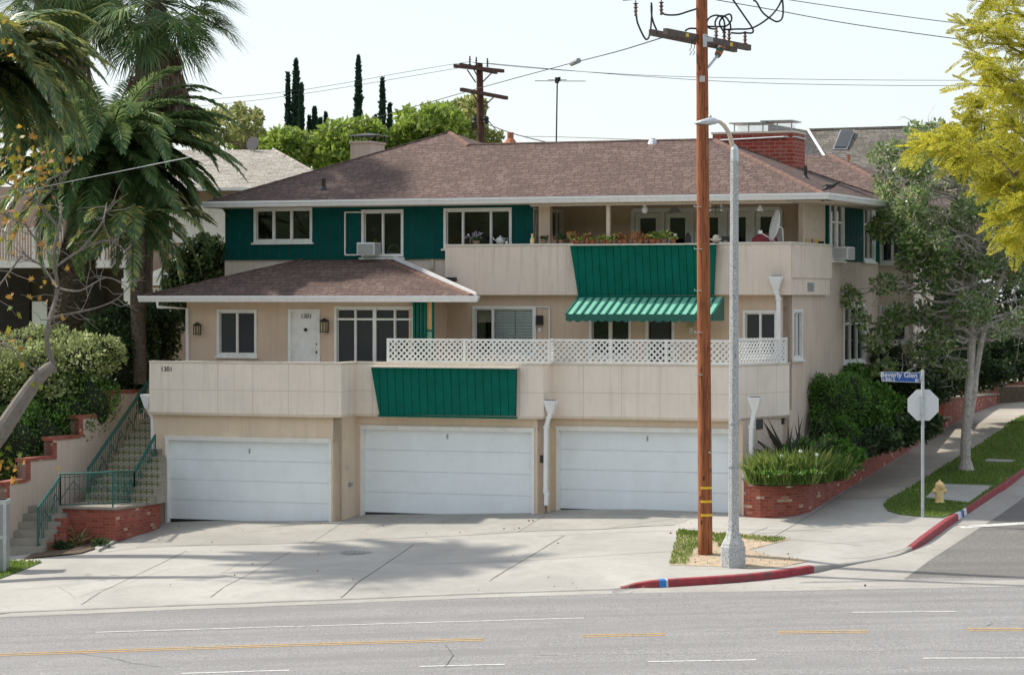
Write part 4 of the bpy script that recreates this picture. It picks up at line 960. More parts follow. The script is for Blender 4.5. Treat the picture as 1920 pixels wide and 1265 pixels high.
# board battens
k=MB(); x=uUL+.14
def inh(x): return [h for h in (u1,u2,u3) if h[0]-.08<x<h[1]+.08]
while x<uG_-.1:
    hs=inh(x)
    if not hs: k.box((x-.004,vU-.006,zG+.03),(x+.004,vU,zE-.1))
    else: k.box((x-.004,vU-.006,hs[0][3]+.09),(x+.004,vU,zE-.1)); (k.box((x-.004,vU-.006,zG+.03),(x+.004,vU,hs[0][2]-.12)) if hs[0][2]-.12>zG+.05 else None)
    x+=.29
merge(o,k.build('board_joint','joint',house,HF))
m=MB(); wall(m,'u',uUL-.02,uG_,-.6,zG-.0,vU+.02,[],.14); m.box((uUL-.02,vU+.16,-2.7),(uUL+.16,10,zG)); HB(m,'upper_wall','par2')
m=MB(); m.box((uUL-.04,vU-.04,zG-.03),(uA,vU+.02,zG+.03)); HB(m,'board_lip','dgreen')
window('u',vU,u1,[(.33,.07),(.65,.07)]); window('u',vU,u2,[(.5,.04)]); window('u',vU,u3,[(.27,.05),(.70,.05)])
# folded shutter screen beside window 2
p=HP(646,397,vU-.03); q=HP(678,479,vU-.03); m=MB(); fr=.035
m.box((p.x,vU-.05,q.z),(p.x+fr,vU-.01,p.z)); m.box((p.x,vU-.05,p.z-fr),(q.x,vU-.01,p.z)); m.box((p.x,vU-.05,q.z),(q.x,vU-.01,q.z+fr)); HB(m,'shutter_frame','white')
# --- covered balcony recess
vK=4.3; m=MB(); uR0=uG_; zC=HZ(384,uR0,vK)
wall(m,'u',uR0,uS-.05,ZV+.2,zE,vK,[(HU(1187,vK),HU(1464,vK),ZV+.22,HZ(392,HU(1320,vK),vK))],.15)
dv=(HV(1034,uR0),HV(1053,uR0)); wall(m,'v',vU,vK,ZV+.2,zE,uR0,[(dv[0],dv[1],ZV+.22,2.25)],.15); m.box((uR0,vU,ZV+.2),(HU(1031,vU),vU+.15,zE)); HB(m,'balcony_wall','wall')
window('v',uR0,(dv[0],dv[1],ZV+.22,2.25),[(.55,.06)],sill=False,name='balcony_door')
fr_=rect('u',vK,1187,1464,393,470); zt=fr_[3]; zb=ZV+.22
# french doors: four glazed leaves in a white frame
f=MB(); xs=[HU(x,vK) for x in (1187,1243,1298,1360,1412,1464)]
for i,x in enumerate(xs): f.box((x-.05,vK-.04,zb),(x+.05,vK+.1,zt))
f.box((xs[0],vK-.045,zt-.06),(xs[-1],vK+.1,zt+.05)); fo=HB(f,'french_door_frame','white')
for a,b_ in zip(xs,xs[1:]):
    m=MB(); s=.13; m.box((a+.06,vK+.0,zb),(a+.06+s,vK+.05,zt-.07)); m.box((b_-.06-s,vK+.0,zb),(b_-.06,vK+.05,zt-.07)); m.box((a+.06+s,vK,zt-.07-s),(b_-.06-s,vK+.05,zt-.07)); m.box((a+.06+s,vK,zb),(b_-.06-s,vK+.05,zb+.25)); l=HB(m,'french_door','white')
    g=MB(); g.box((a+.06+s,vK+.02,zb+.25),(b_-.06-s,vK+.028,zt-.07-s)); g.build('pane','glass',l,HF)
# porch post, beam, siding at the right corner
m=MB(); x=HU(1141,vP+.1); m.box((x-.045,vP+.06,ZU+.05),(x+.045,vP+.15,2.5)); HB(m,'porch_post','cream')
m=MB(); x=uP-.05; vv=HV(1503,uP-.08); m.box((uP-.16,vv,ZU+.05),(uP-.04,vv+.14,2.5)); HB(m,'porch_post','cream')
m=MB(); v0=HV(1509,uS); v1_=HV(1549,uS); vq=v0
while vq<v1_: m.box((uS-.12,vq+.004,ZU-.2),(uS-.02,min(v1_,vq+.22)-.004,2.55)); vq+=.22
o=HB(m,'siding_wall','cream'); k=MB(); k.box((uS-.11,v0,ZU-.2),(uS-.06,v1_,2.55)); k.build('backing','room',o,HF)
# green side wall
vg0=HV(1550,uS); g1=rect('v',uS+.03,1556,1581,381,486); g2=rect('v',uS+.03,1619,1639,386,488)
m=MB(); wall(m,'v',vg0,vE,zS,2.55,uS+.03,[g1,g2],.18); o=HB(m,'board_wall','dgreen')
k=MB(); y=vg0+.2
while y<vE: (k.box((uS+.03,y-.004,zS+.02),(uS+.036,y+.004,2.4)) if not (g1[0]-.1<y<g1[1]+.1 or g2[0]-.1<y<g2[1]+.1) else None); y+=.3
merge(o,k.build('board_joint','joint',house,HF))
window('v',uS+.03,g1,[(.5,.05)],grid=None,bars=[(.66,.05)]); window('v',uS+.03,g2,[(.5,.04)],bars=[(.66,.05)])
# end wall and rear wing
uRW=HU(1712,vE); m=MB(); rw1=rect('u',vE,1652,1699,402,492); rw2=rect('u',vE,1652,1699,575,640)
wall(m,'u',uS-.3,uRW,-4,2.4,vE,[rw1,rw2]); wall(m,'v',vE,vE+2.5,-2,2.4,uRW); HB(m,'rear_wing_wall','par2')
window('u',vE,rw1,[(.45,.06)],blinds=[(0,.5,0,1,0)],back='curtain'); window('u',vE,rw2,[(.45,.06)],blinds=[(0,1,0,1,0)],back='curtain')
# dark sheets behind the glass; the rooms' gloom is in their colour
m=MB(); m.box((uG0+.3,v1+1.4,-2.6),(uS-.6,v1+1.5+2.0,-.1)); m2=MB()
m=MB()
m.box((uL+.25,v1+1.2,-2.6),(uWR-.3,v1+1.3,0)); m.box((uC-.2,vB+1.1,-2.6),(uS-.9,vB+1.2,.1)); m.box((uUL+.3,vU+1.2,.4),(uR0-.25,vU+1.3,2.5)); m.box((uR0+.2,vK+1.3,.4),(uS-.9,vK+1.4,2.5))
m.box((uS-.95,2.6,-5),(uS-.85,vE-.3,ZV)); m.box((uS-.95,vK+.3,ZV),(uS-.85,vE-.3,2.4)); m.box((uS,vE+1.2,-3),(uRW-.3,vE+1.3,2.3)); HB(m,'dark_backing','room')
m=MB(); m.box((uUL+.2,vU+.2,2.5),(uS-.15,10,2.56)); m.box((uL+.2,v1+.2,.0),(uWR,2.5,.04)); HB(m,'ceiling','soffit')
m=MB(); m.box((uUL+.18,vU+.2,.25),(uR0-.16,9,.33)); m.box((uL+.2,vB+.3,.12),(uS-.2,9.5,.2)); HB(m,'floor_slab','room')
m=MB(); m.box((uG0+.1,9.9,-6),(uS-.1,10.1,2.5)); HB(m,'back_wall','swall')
# --- awning
aT0=HP(1088,555,vP); aT1=HP(1342,555,vP); zb_=HZ(590,HU(1060,.95),.95); vF=.95
u0=HU(1061,vF); u1_=HU(1336,vF); v_t=vP-.12; m=MB(); n=18; zt_=HZ(558,aT0.x,v_t)
for i in range(n):
    a=i/n; b_=(i+1)/n; m.slab([(u0+(u1_-u0)*a+.005,vF,zb_),(u0+(u1_-u0)*b_-.005,vF,zb_),(u0+(u1_-u0)*b_-.005,v_t,zt_),(u0+(u1_-u0)*a+.005,v_t,zt_)],(0,0,.012 if i%1==0 else .0))
o=HB(m,'awning','awn'); k=MB(); w_=(u1_-u0)/n
for i in range(0,n+1): x=u0+w_*i; k.bar((x,vF,zb_+.02),(x,v_t,zt_+.02),.05,.04)
k.build('awning_rib','awnd',o,HF)
k=MB()
for i in range(n):
    x0=u0+w_*i; po=[(x0,zb_+.02),(x0+w_,zb_+.02),(x0+w_,zb_-.13)]+[(x0+w_*(1-t),zb_-.13-(.055 if i%2 else .04)*sin(pi*t)) for t in (.25,.5,.75)]+[(x0,zb_-.13)]
    k.slab([(x,vF-.012,z) for x,z in po],(0,.012,0))
for ux in (u0,u1_): k.slab([(ux,vF,zb_+.02),(ux,vF,zb_-.14),(ux,v_t,zb_-.14),(ux,v_t,zt_)],(.012,0,0))
k.build('valance','awnd',o,HF)
# --- upper roof
ve=1.9; zr=HZ(376,HU(1400,ve),ve); ms=.4
EL=Vector((HU(383,ve),ve,HZ(381,HU(383,ve),ve))); uE=HU(1548,ve); zr=HZ(364,uE,ve); EL.z=zr; ER=Vector((uE,ve,zr))
def onroof(px,py):
    lo,hi=ve,ve+9
    for _ in range(50):
        v=(lo+hi)/2
        if HZ(py,HU(px,v),v)>zr+ms*(v-ve): lo=v
        else: hi=v
    return Vector((HU(px,v),v,zr+ms*(v-ve)))
A=onroof(844,248); B_=onroof(880,271); 
dC=A.z-.0; Cc=onroof(1341,262); B_.z=Cc.z; B_.y=Cc.y
D=Cc.y-ve
EB=Vector((uE,ve+2*D,zr)); dA=A.y-ve; ALb=Vector((EL.x,ve+2*dA,zr)); ARb=Vector((A.x+dA/1,ve+2*dA,zr))
m=MB(); T=(0,0,-.10)
m.slab([EL,ER,Cc,B_,A],T)
m.slab([EL,A,ALb],T); m.slab([ER,EB,Cc],T); m.slab([A,Vector((A.x+dA,ve+.02,zr-.01)),ARb],T); m.slab([A,ARb,ALb],T)
Bb=Vector((B_.x-2,B_.y,B_.z)); m.slab([Bb,Cc,EB,Vector((Bb.x,EB.y,zr))],T)
rf=HB(m,'upper_roof','shin',uv='roof')
def ridge(parent,pts,w_=.15):
    k=MB()
    for a,b_ in zip(pts,pts[1:]):
        a=Vector(a); b_=Vector(b_); n=max(1,int((b_-a).length/.32))
        for i in range(n): p=a.lerp(b_,i/n); q=a.lerp(b_,(i+1.12)/n); k.tube([p+Vector((0,0,-w_*.70)),q+Vector((0,0,-w_*.66))],[w_*.98,w_],8)
    return k.build('ridge_cap','ridge',parent,HF)
ridge(rf,[A,B_],.12); ridge(rf,[Cc,ER+Vector((-.1,.1,.03))],.12); 
k=MB(); k.tube([B_,Cc],.045,6); k.tube([EL,A],.04,6); k.tube([Cc,EB],.04,6); k.build('ridge_line','shin',rf,HF,uv='roof')
def gutter(parent,pts,s=.13,mat='gutter',fas=True):
    k=MB()
    o=offs([(p[0],p[1]) for p in pts],-s); z=pts[0][2]; n=len(pts)
    prof=[(0,-.155),(.6,-.15),(.85,-.07),(1,-.05),(1,.0),(.9,.0),(.88,-.035),(0,-.035)]
    vs=[]
    for i in range(n):
        for a,dz in prof: vs.append((pts[i][0]+(o[i][0]-pts[i][0])*a,pts[i][1]+(o[i][1]-pts[i][1])*a,z+dz))
    K=len(prof); k.add(vs,[(K*i+j,K*i+K+j,K*i+K+(j+1)%K,K*i+(j+1)%K) for i in range(n-1) for j in range(K)]+[tuple(range(K)),tuple(range(K*n-K,K*n))])
    return k.build('gutter',mat,parent,HF)
gutter(rf,[EL+Vector((0,0,.03)),ER+Vector((0,0,.03)),EB+Vector((0,0,.03))])
k=MB(); k.box((EL.x+.02,ve+.0,zr-.135),(uE-.02,vU+.02,zr-.11)); k.box((uS,ve,zr-.135),(uE-.02,EB.y,zr-.11)); k.box((uR0,ve+.1,zr-.16),(uE-.1,vK+.1,zr-.139)); k.box((EL.x+.02,vU,zr-.135),(uUL,10,zr-.11)); k.build('soffit','soffit',rf,HF)
k=MB(); k.box((uR0,vP+.02,zr-.20),(uP,vP+.12,zr-.135)); 
for i in range(70): x=uR0+(uP-uR0)*i/70; k.box((x,ve+.05,zr-.165),(x+.04,vP+.02,zr-.138))
k.build('porch_beam','cream',rf,HF)
# roof vents
def stack(px,py,h,r,mat,fl=True):
    p=onroof(px,py); m=MB(); m.lathe([(r*2.2,-.06),(r*1.3,.06),(r,.08),(r,h),(0,h)],10,p); HB(m,'roof_vent',mat)
stack(607,356,.30,.05,'black'); stack(957,266,.25,.09,'terra'); stack(1224,267,.10,.07,'galv'); 
p=Vector((uE-1.35,ve+3.1,zr+.54)); m=MB(); m.lathe([(.12,-.05),(.05,.05),(.045,.3),(0,.3)],10,p); HB(m,'roof_vent','black')
# --- lower roof over the left wing
zl0=HZ(556,HU(500,-.4),-.4); L0=Vector((HU(262,-.4),-.4,zl0)); R0=Vector((HU(888,-.4),-.4,zl0)); T1=Vector((HU(566,2.58),2.58,HZ(487,HU(640,2.58),2.58))); T2=Vector((HU(722,2.58),2.58,T1.z)); T3=Vector((HU(737,2.58),2.58,T1.z)); R1=Vector((HU(891,.15),.15,zl0+.03))
m=MB(); m.slab([L0,R0,T2,T1],(0,0,-.10)); m.slab([L0,T1,Vector((L0.x,5.6,zl0))],(0,0,-.1)); m.slab([R0,R1,T3,T2],(0,0,-.1)); m.slab([T1,T2,Vector((T2.x,2.62,-.2)),Vector((T1.x,2.62,-.2))],(0,.0,.01)); lr=HB(m,'lower_roof','shin',uv='roof')
ridge(lr,[T2,R0+Vector((-.15,.15,.05))],.11); k=MB(); k.tube([L0,T1],.04,6); k.build('ridge_line','shin',lr,HF,uv='roof')
k=MB(); k.slab([R1+Vector((0,0,-.06)),T3+Vector((0,-.02,-.05)),T3+Vector((0,0,.10)),R1+Vector((0,0,.07))],(.03,.02,0)); k.build('flashing','gutter',lr,HF)
gutter(lr,[L0+Vector((0,0,.02)),R0+Vector((0,0,.02)),R1+Vector((0,0,.0))],.12)
k=MB(); k.prism([(L0.x+.05,-.38),(R0.x-.05,-.38),(R1.x-.05,.2),(uWR+.6,2.25),(L0.x+.05,2.25)],zl0-.13,zl0-.105); k.build('soffit','soffit',lr,HF)
m=MB(); p=HP(303,566,-.2); m.tube([(p.x,-.42,zl0-.1),(p.x,-.42,p.z-.12),(uL+.05,v1-.08,p.z-.17),(uL+.05,v1-.06,-2.6)],.045,4,sq=True); HB(m,'downspout','gutter')
r=rect('u',vP-.03,838,849,520,527); m=MB(); m.box((r[0],vP-.12,r[2]),(r[1]+.1,vP,r[3])); HB(m,'scupper','black')
r=rect('u',vU,808,814,485,505); m=MB(); m.box((r[0],vU-.03,r[2]),(r[1],vU+.02,r[3])); HB(m,'conduit','swall')
# rear wing roof
def HPo(px,py,v): return HP(px,py,v)
a=HP(1470,292,15); b_=HP(1558,291,15); c=Vector((uRW+.5,vE-.5,HZ(384,HU(1700,vE-.5),vE-.5))); d_=Vector((uS-3,vE-.5,c.z))
m=MB(); m.slab([d_,c,b_,Vector((a.x-3,a.y,a.z))],(0,0,-.1)); m.slab([c,Vector((c.x,20,c.z)),b_],(0,0,-.1)); rr=HB(m,'rear_roof','shin',uv='roof'); ridge(rr,[b_,c],.12); gutter(rr,[d_,c])
# chimneys
def chimney(px0,px1,px2,pyt,v,mat,zb_,name='chimney',cap=True,round_=False):
    u0=HU(px0,v); u1=HU(px1,v); dv=HV(px2,u1)-v; z=HZ(pyt,u0,v); m=MB()
    m.box((u0,v,zb_),(u1,v+dv,z)); return m,(u0,u1,v,v+dv,z)
m,q=chimney(657,693,721,269,7.8,'swall',2.5); m.box((q[0]-.03,q[2]-.03,q[4]),(q[1]+.03,q[3]+.03,q[4]+.06)); ch=HB(m,'chimney','swall')
k=MB(); xm=(q[0]+q[1])/2; 
for sx in (-.35,.35):
    for sy in (.3,.9): k.box((xm+sx-.015,q[2]+sy-.015,q[4]+.06),(xm+sx+.015,q[2]+sy+.015,q[4]+.22))
k.add([(xm-.5,q[2]+.1,q[4]+.22),(xm+.5,q[2]+.1,q[4]+.22),(xm+.5,q[2]+1.1,q[4]+.22),(xm-.5,q[2]+1.1,q[4]+.22),(xm,q[2]+.6,q[4]+.32)],[(3,2,1,0),(0,1,4),(1,2,4),(2,3,4),(3,0,4)]); k.build('chimney_cowl','black',ch,HF)
vc=7.2; x0=HU(1336,vc); x1=HU(1488,vc); zc=HZ(252,x0,vc); m=MB(); cr=.18
pts=[(x0,vc),(x1-cr,vc)]+[(x1-cr+cr*sin(t),vc+cr-cr*cos(t)) for t in (.4,.8,1.2)]+[(x1,vc+cr),(x1,vc+1.1),(x0,vc+1.1)]
m.prism(pts,2.6,zc); ch=HB(m,'chimney','chim',uv='box')
k=MB(); k.prism([(p[0]+(.03 if p[0]>x0+1 else -.03),p[1]+(-.03 if p[1]<vc+.5 else .03)) for p in pts],zc,zc+.05); k.build('chimney_cap','par2',ch,HF)
k=MB(); ca=HU(1377,vc+.2); cb=HU(1484,vc+.2)
k.box((ca-.12,vc+.1,zc+.27),((ca+cb)/2+.1,vc+.95,zc+.30)); k.box(((ca+cb)/2-.05,vc+.12,zc+.31),(cb+.05,vc+1.0,zc+.34))
for x in [ca+(cb-ca)*i/4 for i in range(5)]: k.box((x-.015,vc+.2,zc+.05),(x+.015,vc+.22,zc+.3))
k.build('spark_cap','grey',ch,HF)
k=MB()
for i in range(52): x=ca+(cb-ca)*i/52; k.bar((x,vc+.2,zc+.05),(x+.22,vc+.2,zc+.27),.003); k.bar((x+.22,vc+.202,zc+.05),(x,vc+.202,zc+.27),.003)
k.build('mesh_screen','grey',ch,HF)
k=MB(); zc2=HZ(262,x0,vc); k.tube([(x0-.02,vc-.04,zc2-.03),(x1-.25,vc-.04,zc2+.03),(x1+.02,vc+.12,zc2+.03),(x1+.04,vc+1,zc2+.02)],.025,6); k.build('conduit','galv',ch,HF)
# ------------------------------------------------------------------ front steps, landing and railings
zL=-4.95
cA=W(110,948,0); Ya=zL/(-(947.6-HY)/FP); a=Vector(((110-CX)/FP*66.4,66.4,zL)); b=Vector(((216-CX)/FP*65.9,65.9,zL)); c=Vector(((301-CX)/FP*68.2,68.2,zL))
stair=thing('entrance_staircase','concrete and tiled staircase with green iron railings rising past the brick landing','staircase',(a.x,a.y,-6))
m=MB(); m.prism([(a.x,a.y),(b.x,b.y),(c.x,c.y),(c.x-1.3,c.y+1.4),(a.x+.9,a.y+2.8)],-6.6,zL-.06); m.build('brick_landing','brick',stair,uv='box')
m=MB(); q=[(a.x-.04,a.y-.04),(b.x+.02,b.y-.06),(c.x+.05,c.y-.02),(c.x-1.4,c.y+1.4),(a.x+.9,a.y+2.8)]; m.prism(q,zL-.06,zL); m.build('landing_slab','steps',stair)
VD=Vector((SU,CU,0)); UD=Vector((CU,-SU,0))
s0=Vector(((158-CX)/FP*68.0,68.0,zL)); wdt=1.50; rise=.172; run=.275
m=MB(); tr=MB(); ti=MB()
for i in range(14):
    p=s0+VD*(run*i); w0=wdt+(.30 if i<5 else 0)
    lp=HF.inverted()@p
    if lp.y>-1.62: w0=min(w0,uG0-.02-lp.x)
    while w0>.5 and CX+FP*(p+UD*w0).x/(p+UD*w0).y>299: w0-=.01
    q=p+UD*w0; z=zL+rise*i
    for mm_,o,za,zb2 in ((m,.02,z-.3,z+rise-.035),):
        r=[p+VD*o,q+VD*o,q+VD*(run+.1),p+VD*(run+.1)]; mm_.prism([(k.x,k.y) for k in r],zL-.05 if i<6 else za,zb2)
    r=[p-VD*.02,q-VD*.02+UD*.02,q+VD*(run+.02)+UD*.02,p+VD*(run+.02)]; tr.prism([(k.x,k.y) for k in r],z+rise-.035,z+rise)
    n=len(ti.v); ti.add([(p.x+VD.x*.01,p.y+VD.y*.01,z),(q.x+VD.x*.01,q.y+VD.y*.01,z),(q.x+VD.x*.01,q.y+VD.y*.01,z+rise-.036),(p.x+VD.x*.01,p.y+VD.y*.01,z+rise-.036)],[(0,1,2,3)])
m.build('step','steps',stair); tr.build('tread','steps',stair)
to=ti.build('riser_tiles','tile',stair)
L=to.data.uv_layers.new(name='UVMap')
for pl in to.data.polygons:
    for li in pl.loop_indices: co=to.data.vertices[to.data.loops[li].vertex_index].co; i=pl.index; L.data[li].uv=((Vector((co.x,co.y,0)).dot(UD)),(co.z+stair.location.z-zL-rise*i)*1.14)
# side cheek beneath lower right steps
m=MB(); p=s0+UD*(wdt-.02)-VD*.05; m.prism([(p.x,p.y),((p+UD*.38).x,(p+UD*.38).y),((p+UD*.38+VD*1.0).x,(p+UD*.38+VD*1.0).y),((p+VD*1.0).x,(p+VD*1.0).y)],zL-.05,[zL+.02,zL+.02,zL+.66,zL+.66]); pass
# lower concrete flight: five steps climbing to the landing
m=MB()
for i,(xl,xr,y0) in enumerate(((8,72,1040),(10,78,1021),(13,92,1006),(13,98,990),(25,107,975),(36,108,961))):
    z=-5.98+rise*(i+1); Y=64.9+.28*i; l=(xl-CX)/FP*Y; r_=(xr-CX)/FP*Y+.1
    m.prism([(l,Y),(r_,Y),(r_+.35,Y+1.9-.2*i),(l+.35,Y+1.9-.2*i)],-6.6,z)
m.build('lower_step','steps',stair,bevel=.01)
m=MB()
for i,(xl,xr) in enumerate(((62,92),(80,112),(92,112),(103,116))):
    z=-5.90+.17*(i+1); Y=65.25+.25*i; l=(xl-CX)/FP*Y; r_=(xr-CX)/FP*Y+.12; m.prism([(l,Y),(r_,Y),(r_+.1,Y+.6),(l+.1,Y+.6)],-6.6,z)
m.build('brick_step_end','brick',stair,uv='box')
# railings
def railing(name,pts,h=.86,base=None,sp=.13,mat='rail',diag=True,zig=True):
    mb=MB(); top=[Vector(p) for p in pts]; bot=[p-Vector((0,0,h)) for p in top]
    mb.tube(top,.028,6); 
    for p,q in zip(top,bot): mb.bar(q,p+Vector((0,0,.0)),.035)
    for i in range(len(top)-1):
        A0,A1,B0,B1=top[i],top[i+1],bot[i]+Vector((0,0,.10)),bot[i+1]+Vector((0,0,.10)); mb.bar(B0,B1,.022); mb.bar(A0-Vector((0,0,.08)),A1-Vector((0,0,.08)),.016)
        n=max(1,int((A1-A0).length/sp))
        for j in range(1,n): t=j/n; mb.bar(B0.lerp(B1,t),A0.lerp(A1,t),.014)
        if zig:
            n=max(1,int((A1-A0).length/.55))
            for j in range(n):
                for t0,t1,f0,f1 in ((j/n,(j+.5)/n,.15,.75),((j+.5)/n,(j+1)/n,.75,.3),((j+.2)/n,(j+.8)/n,.5,.5)):
                    mb.bar(B0.lerp(B1,t0).lerp(A0.lerp(A1,t0),f0),B0.lerp(B1,t1).lerp(A0.lerp(A1,t1),f1),.014)
    return mb.build(name,mat,stair)
def atY(px,py,Y): return W(px,py,Y)
railing('railing',[atY(165,878,68.1),atY(282,708,71.2)],.92)
railing('railing',[atY(252,883,67.9),atY(291,815,69.1)],.9)
m=MB()
hz_=zL+.86
railing('railing',[atY(113,888,66.5)*1,Vector((b.x-.06,b.y+.03,zL+.84)),atY(252,883,67.9)],.84)
railing('railing',[atY(71,952,65.1),atY(113,893,66.5)],.98)
# stepped pink wall with brick caps left of the stairs
pw=thing('stepped_wall','stepped pale pink stucco garden wall capped with bricks beside the stairs','wall',W(60,930,67))
m=MB(); k=MB(); wl=[(-60,948,64.6,948),(10,946,65.0,946),(48,914,66.2,912),(97,866,67.4,868),(147,829,68.6,828),(199,785,70.0,787),(260,742,71.6,742)]
for (x0,_,Y0,t0),(x1,_,Y1,t1) in zip(wl,wl[1:]):
    p=W(x0,t0,Y0); q=W(x1,t0,Y1); zt=-(t1-HY-2)/FP*Y0
    nrm_=Vector((q.y-p.y,-(q.x-p.x),0)).normalized()*.22
    m.prism([(p.x,p.y),(q.x,q.y),(q.x-nrm_.x,q.y-nrm_.y),(p.x-nrm_.x,p.y-nrm_.y)],-6.8,zt)
    e1=(q-p).normalized()*.06; g=nrm_*.1
    k.prism([(p.x-e1.x+g.x,p.y-e1.y+g.y),(q.x+e1.x+g.x,q.y+e1.y+g.y),(q.x+e1.x-nrm_.x-g.x,q.y+e1.y-nrm_.y-g.y),(p.x-e1.x-nrm_.x-g.x,p.y-e1.y-nrm_.y-g.y)],zt,zt+.09)
    e2=(q-p).normalized()*.2
    k.prism([(p.x-.0+g.x*1.2,p.y+g.y*1.2),(p.x+e2.x+g.x*1.2,p.y+e2.y+g.y*1.2),(p.x+e2.x-nrm_.x,p.y+e2.y-nrm_.y),(p.x-nrm_.x,p.y-nrm_.y)],zt-.45,zt+.001)
m.build('wall','pink',pw); k.build('brick_cap','brick',pw,uv='box')
st(sheet('planting_bed',[(a.x-.1,a.y-.05),(b.x+.1,b.y-.05),(c.x,c.y),(-8.9,67.2),(-10.0,64.2),(-11.3,63.9)],lambda x,y:P(x,y),.03,'soil',.4))
m=MB(); kk=[PT(185,1034),PT(230,1010),PT(300,972),PT(296,966),PT(222,1003),PT(178,1030)]; m.prism([(p.x,p.y) for p in kk],[p.z-.1 for p in kk],[p.z+.06 for p in kk]); st(m.build('drive_edge_curb','conc'))
# grey cabinet at the far left edge
cb=thing('utility_cabinet','blue-grey metal street cabinet cut off by the left edge of the frame','cabinet',PT(-8,1074))
m=MB(); p=PT(-12,1074); x1=(11-CX)/FP*p.y; m.box((x1-.75,p.y,p.z-.2),(x1,p.y+.5,-(937-HY)/FP*p.y)); m.build('body','grey',cb,bevel=.02)
m=MB(); z1=-(937-HY)/FP*p.y; m.box((x1-.8,p.y-.03,z1-.1),(x1+.02,p.y+.52,z1)); m.box((x1-.06,p.y-.03,p.z),(x1+.01,p.y,z1-.1)); zm=-(1005-HY)/FP*p.y; m.box((x1-.7,p.y-.035,zm-.06),(x1+.02,p.y-.002,zm+.02)); m.build('frame_strip','galv',cb)
# ------------------------------------------------------------------ brick planter walls up the side street
pl=thing('brick_planter_wall','stepped red brick planter wall with pale coping climbing beside the side street pavement','wall',PT(1440,971))
def bw(pts,tops,mat='brick',th=.22,cap=.045,stepz=None):
    w_=[PT(*p) for p in pts]; o=[(p.x,p.y) for p in w_]; inn=offs(o,th); n=len(o); tz=[-(t-HY)/FP*p.y for t,p in zip(tops,w_)]
    m=MB(); vs=[]; 
    for i in range(n): vs+=[(*o[i],w_[i].z-.4),(*o[i],tz[i]),(*inn[i],tz[i]),(*inn[i],w_[i].z-.4)]
    m.add(vs,[(4*i+j,4*i+4+j,4*i+4+(j+1)%4,4*i+(j+1)%4) for i in range(n-1) for j in range(4)]+[(0,1,2,3),tuple(range(4*n-4,4*n))])
    ob=m.build('wall',mat,pl); L=ob.data.uv_layers.new(name='UVMap'); d=[0]
    for a_,c_ in zip(o,o[1:]): d.append(d[-1]+math.hypot(c_[0]-a_[0],c_[1]-a_[1]))
    for f in ob.data.polygons:
        for li in f.loop_indices: vi=ob.data.loops[li].vertex_index; L.data[li].uv=(d[vi//4]+(.2 if vi%4>1 else 0),ob.data.vertices[vi].co.z)
    oo=offs(o,-.03); ii=offs(o,th+.03); k=MB(); vs=[]
    for i in range(n): vs+=[(*oo[i],tz[i]),(*oo[i],tz[i]+cap),(*ii[i],tz[i]+cap),(*ii[i],tz[i])]
    k.add(vs,[(4*i+j,4*i+4+j,4*i+4+(j+1)%4,4*i+(j+1)%4) for i in range(n-1) for j in range(4)]+[(0,1,2,3),tuple(range(4*n-4,4*n))]); k.build('coping','steps',pl); return o,inn,tz
cur=[(1400,950),(1392,960),(1393,964),(1397,967.5),(1405,969),(1425,970.5),(1450,970.5),(1480,968),(1500,965),(1516,960),(1525,955),(1560,933),(1604,907)]
w1_=bw(cur,[898,899,899,900,900.5,901,901,900,898,896,894,890,886])
w2_=bw([(1590,915),(1604,907),(1650,878),(1692,852)],[847,846,837,830])
w3_=bw([(1684,857),(1692,852),(1740,822),(1782,796)],[797,796,789,782])
w4_=bw([(1770,803),(1782,796),(1830,773),(1880,753)],[748,747,743,739])
w5_=bw([(1872,757),(1880,752),(1960,722),(2040,690)],[721,720,707,690])
# low pale step by the pavement and soil beds
pts=[(p[0],p[1]) for p in w1_[1]]+[(w1_[1][-1][0]+.1,w1_[1][-1][1]+.8),(H2W(uS+.02,5).x,H2W(uS,5).y),(H2W(uS,2.4).x,H2W(uS,2.4).y),(w1_[1][0][0],w1_[1][0][1]+1.5)]
zs=w1_[2][5]-.06; m=MB(); m.prism(pts,-6,zs); st(m.build('planter_soil','soil'))
def bed(px0,px1,i,zz):
    p=w2_
pb=[]
bx=[w2_,w3_,w4_,w5_]
for q in bx:
    o,inn_,tz=q; A0=Vector(inn_[0]); A1=Vector(inn_[-1]); d=(A1-A0).normalized(); n_=Vector((-d.y,d.x)); 
    if n_.x>0: n_=-n_
    w_=4.6 if q is w2_ else 5.5
    m=MB(); m.prism([tuple(A0),tuple(A1+d*.4),tuple(A1+d*.4+n_*w_),tuple(A0+n_*w_)],-6,min(tz)-.06); st(m.build('planter_soil','soil'))
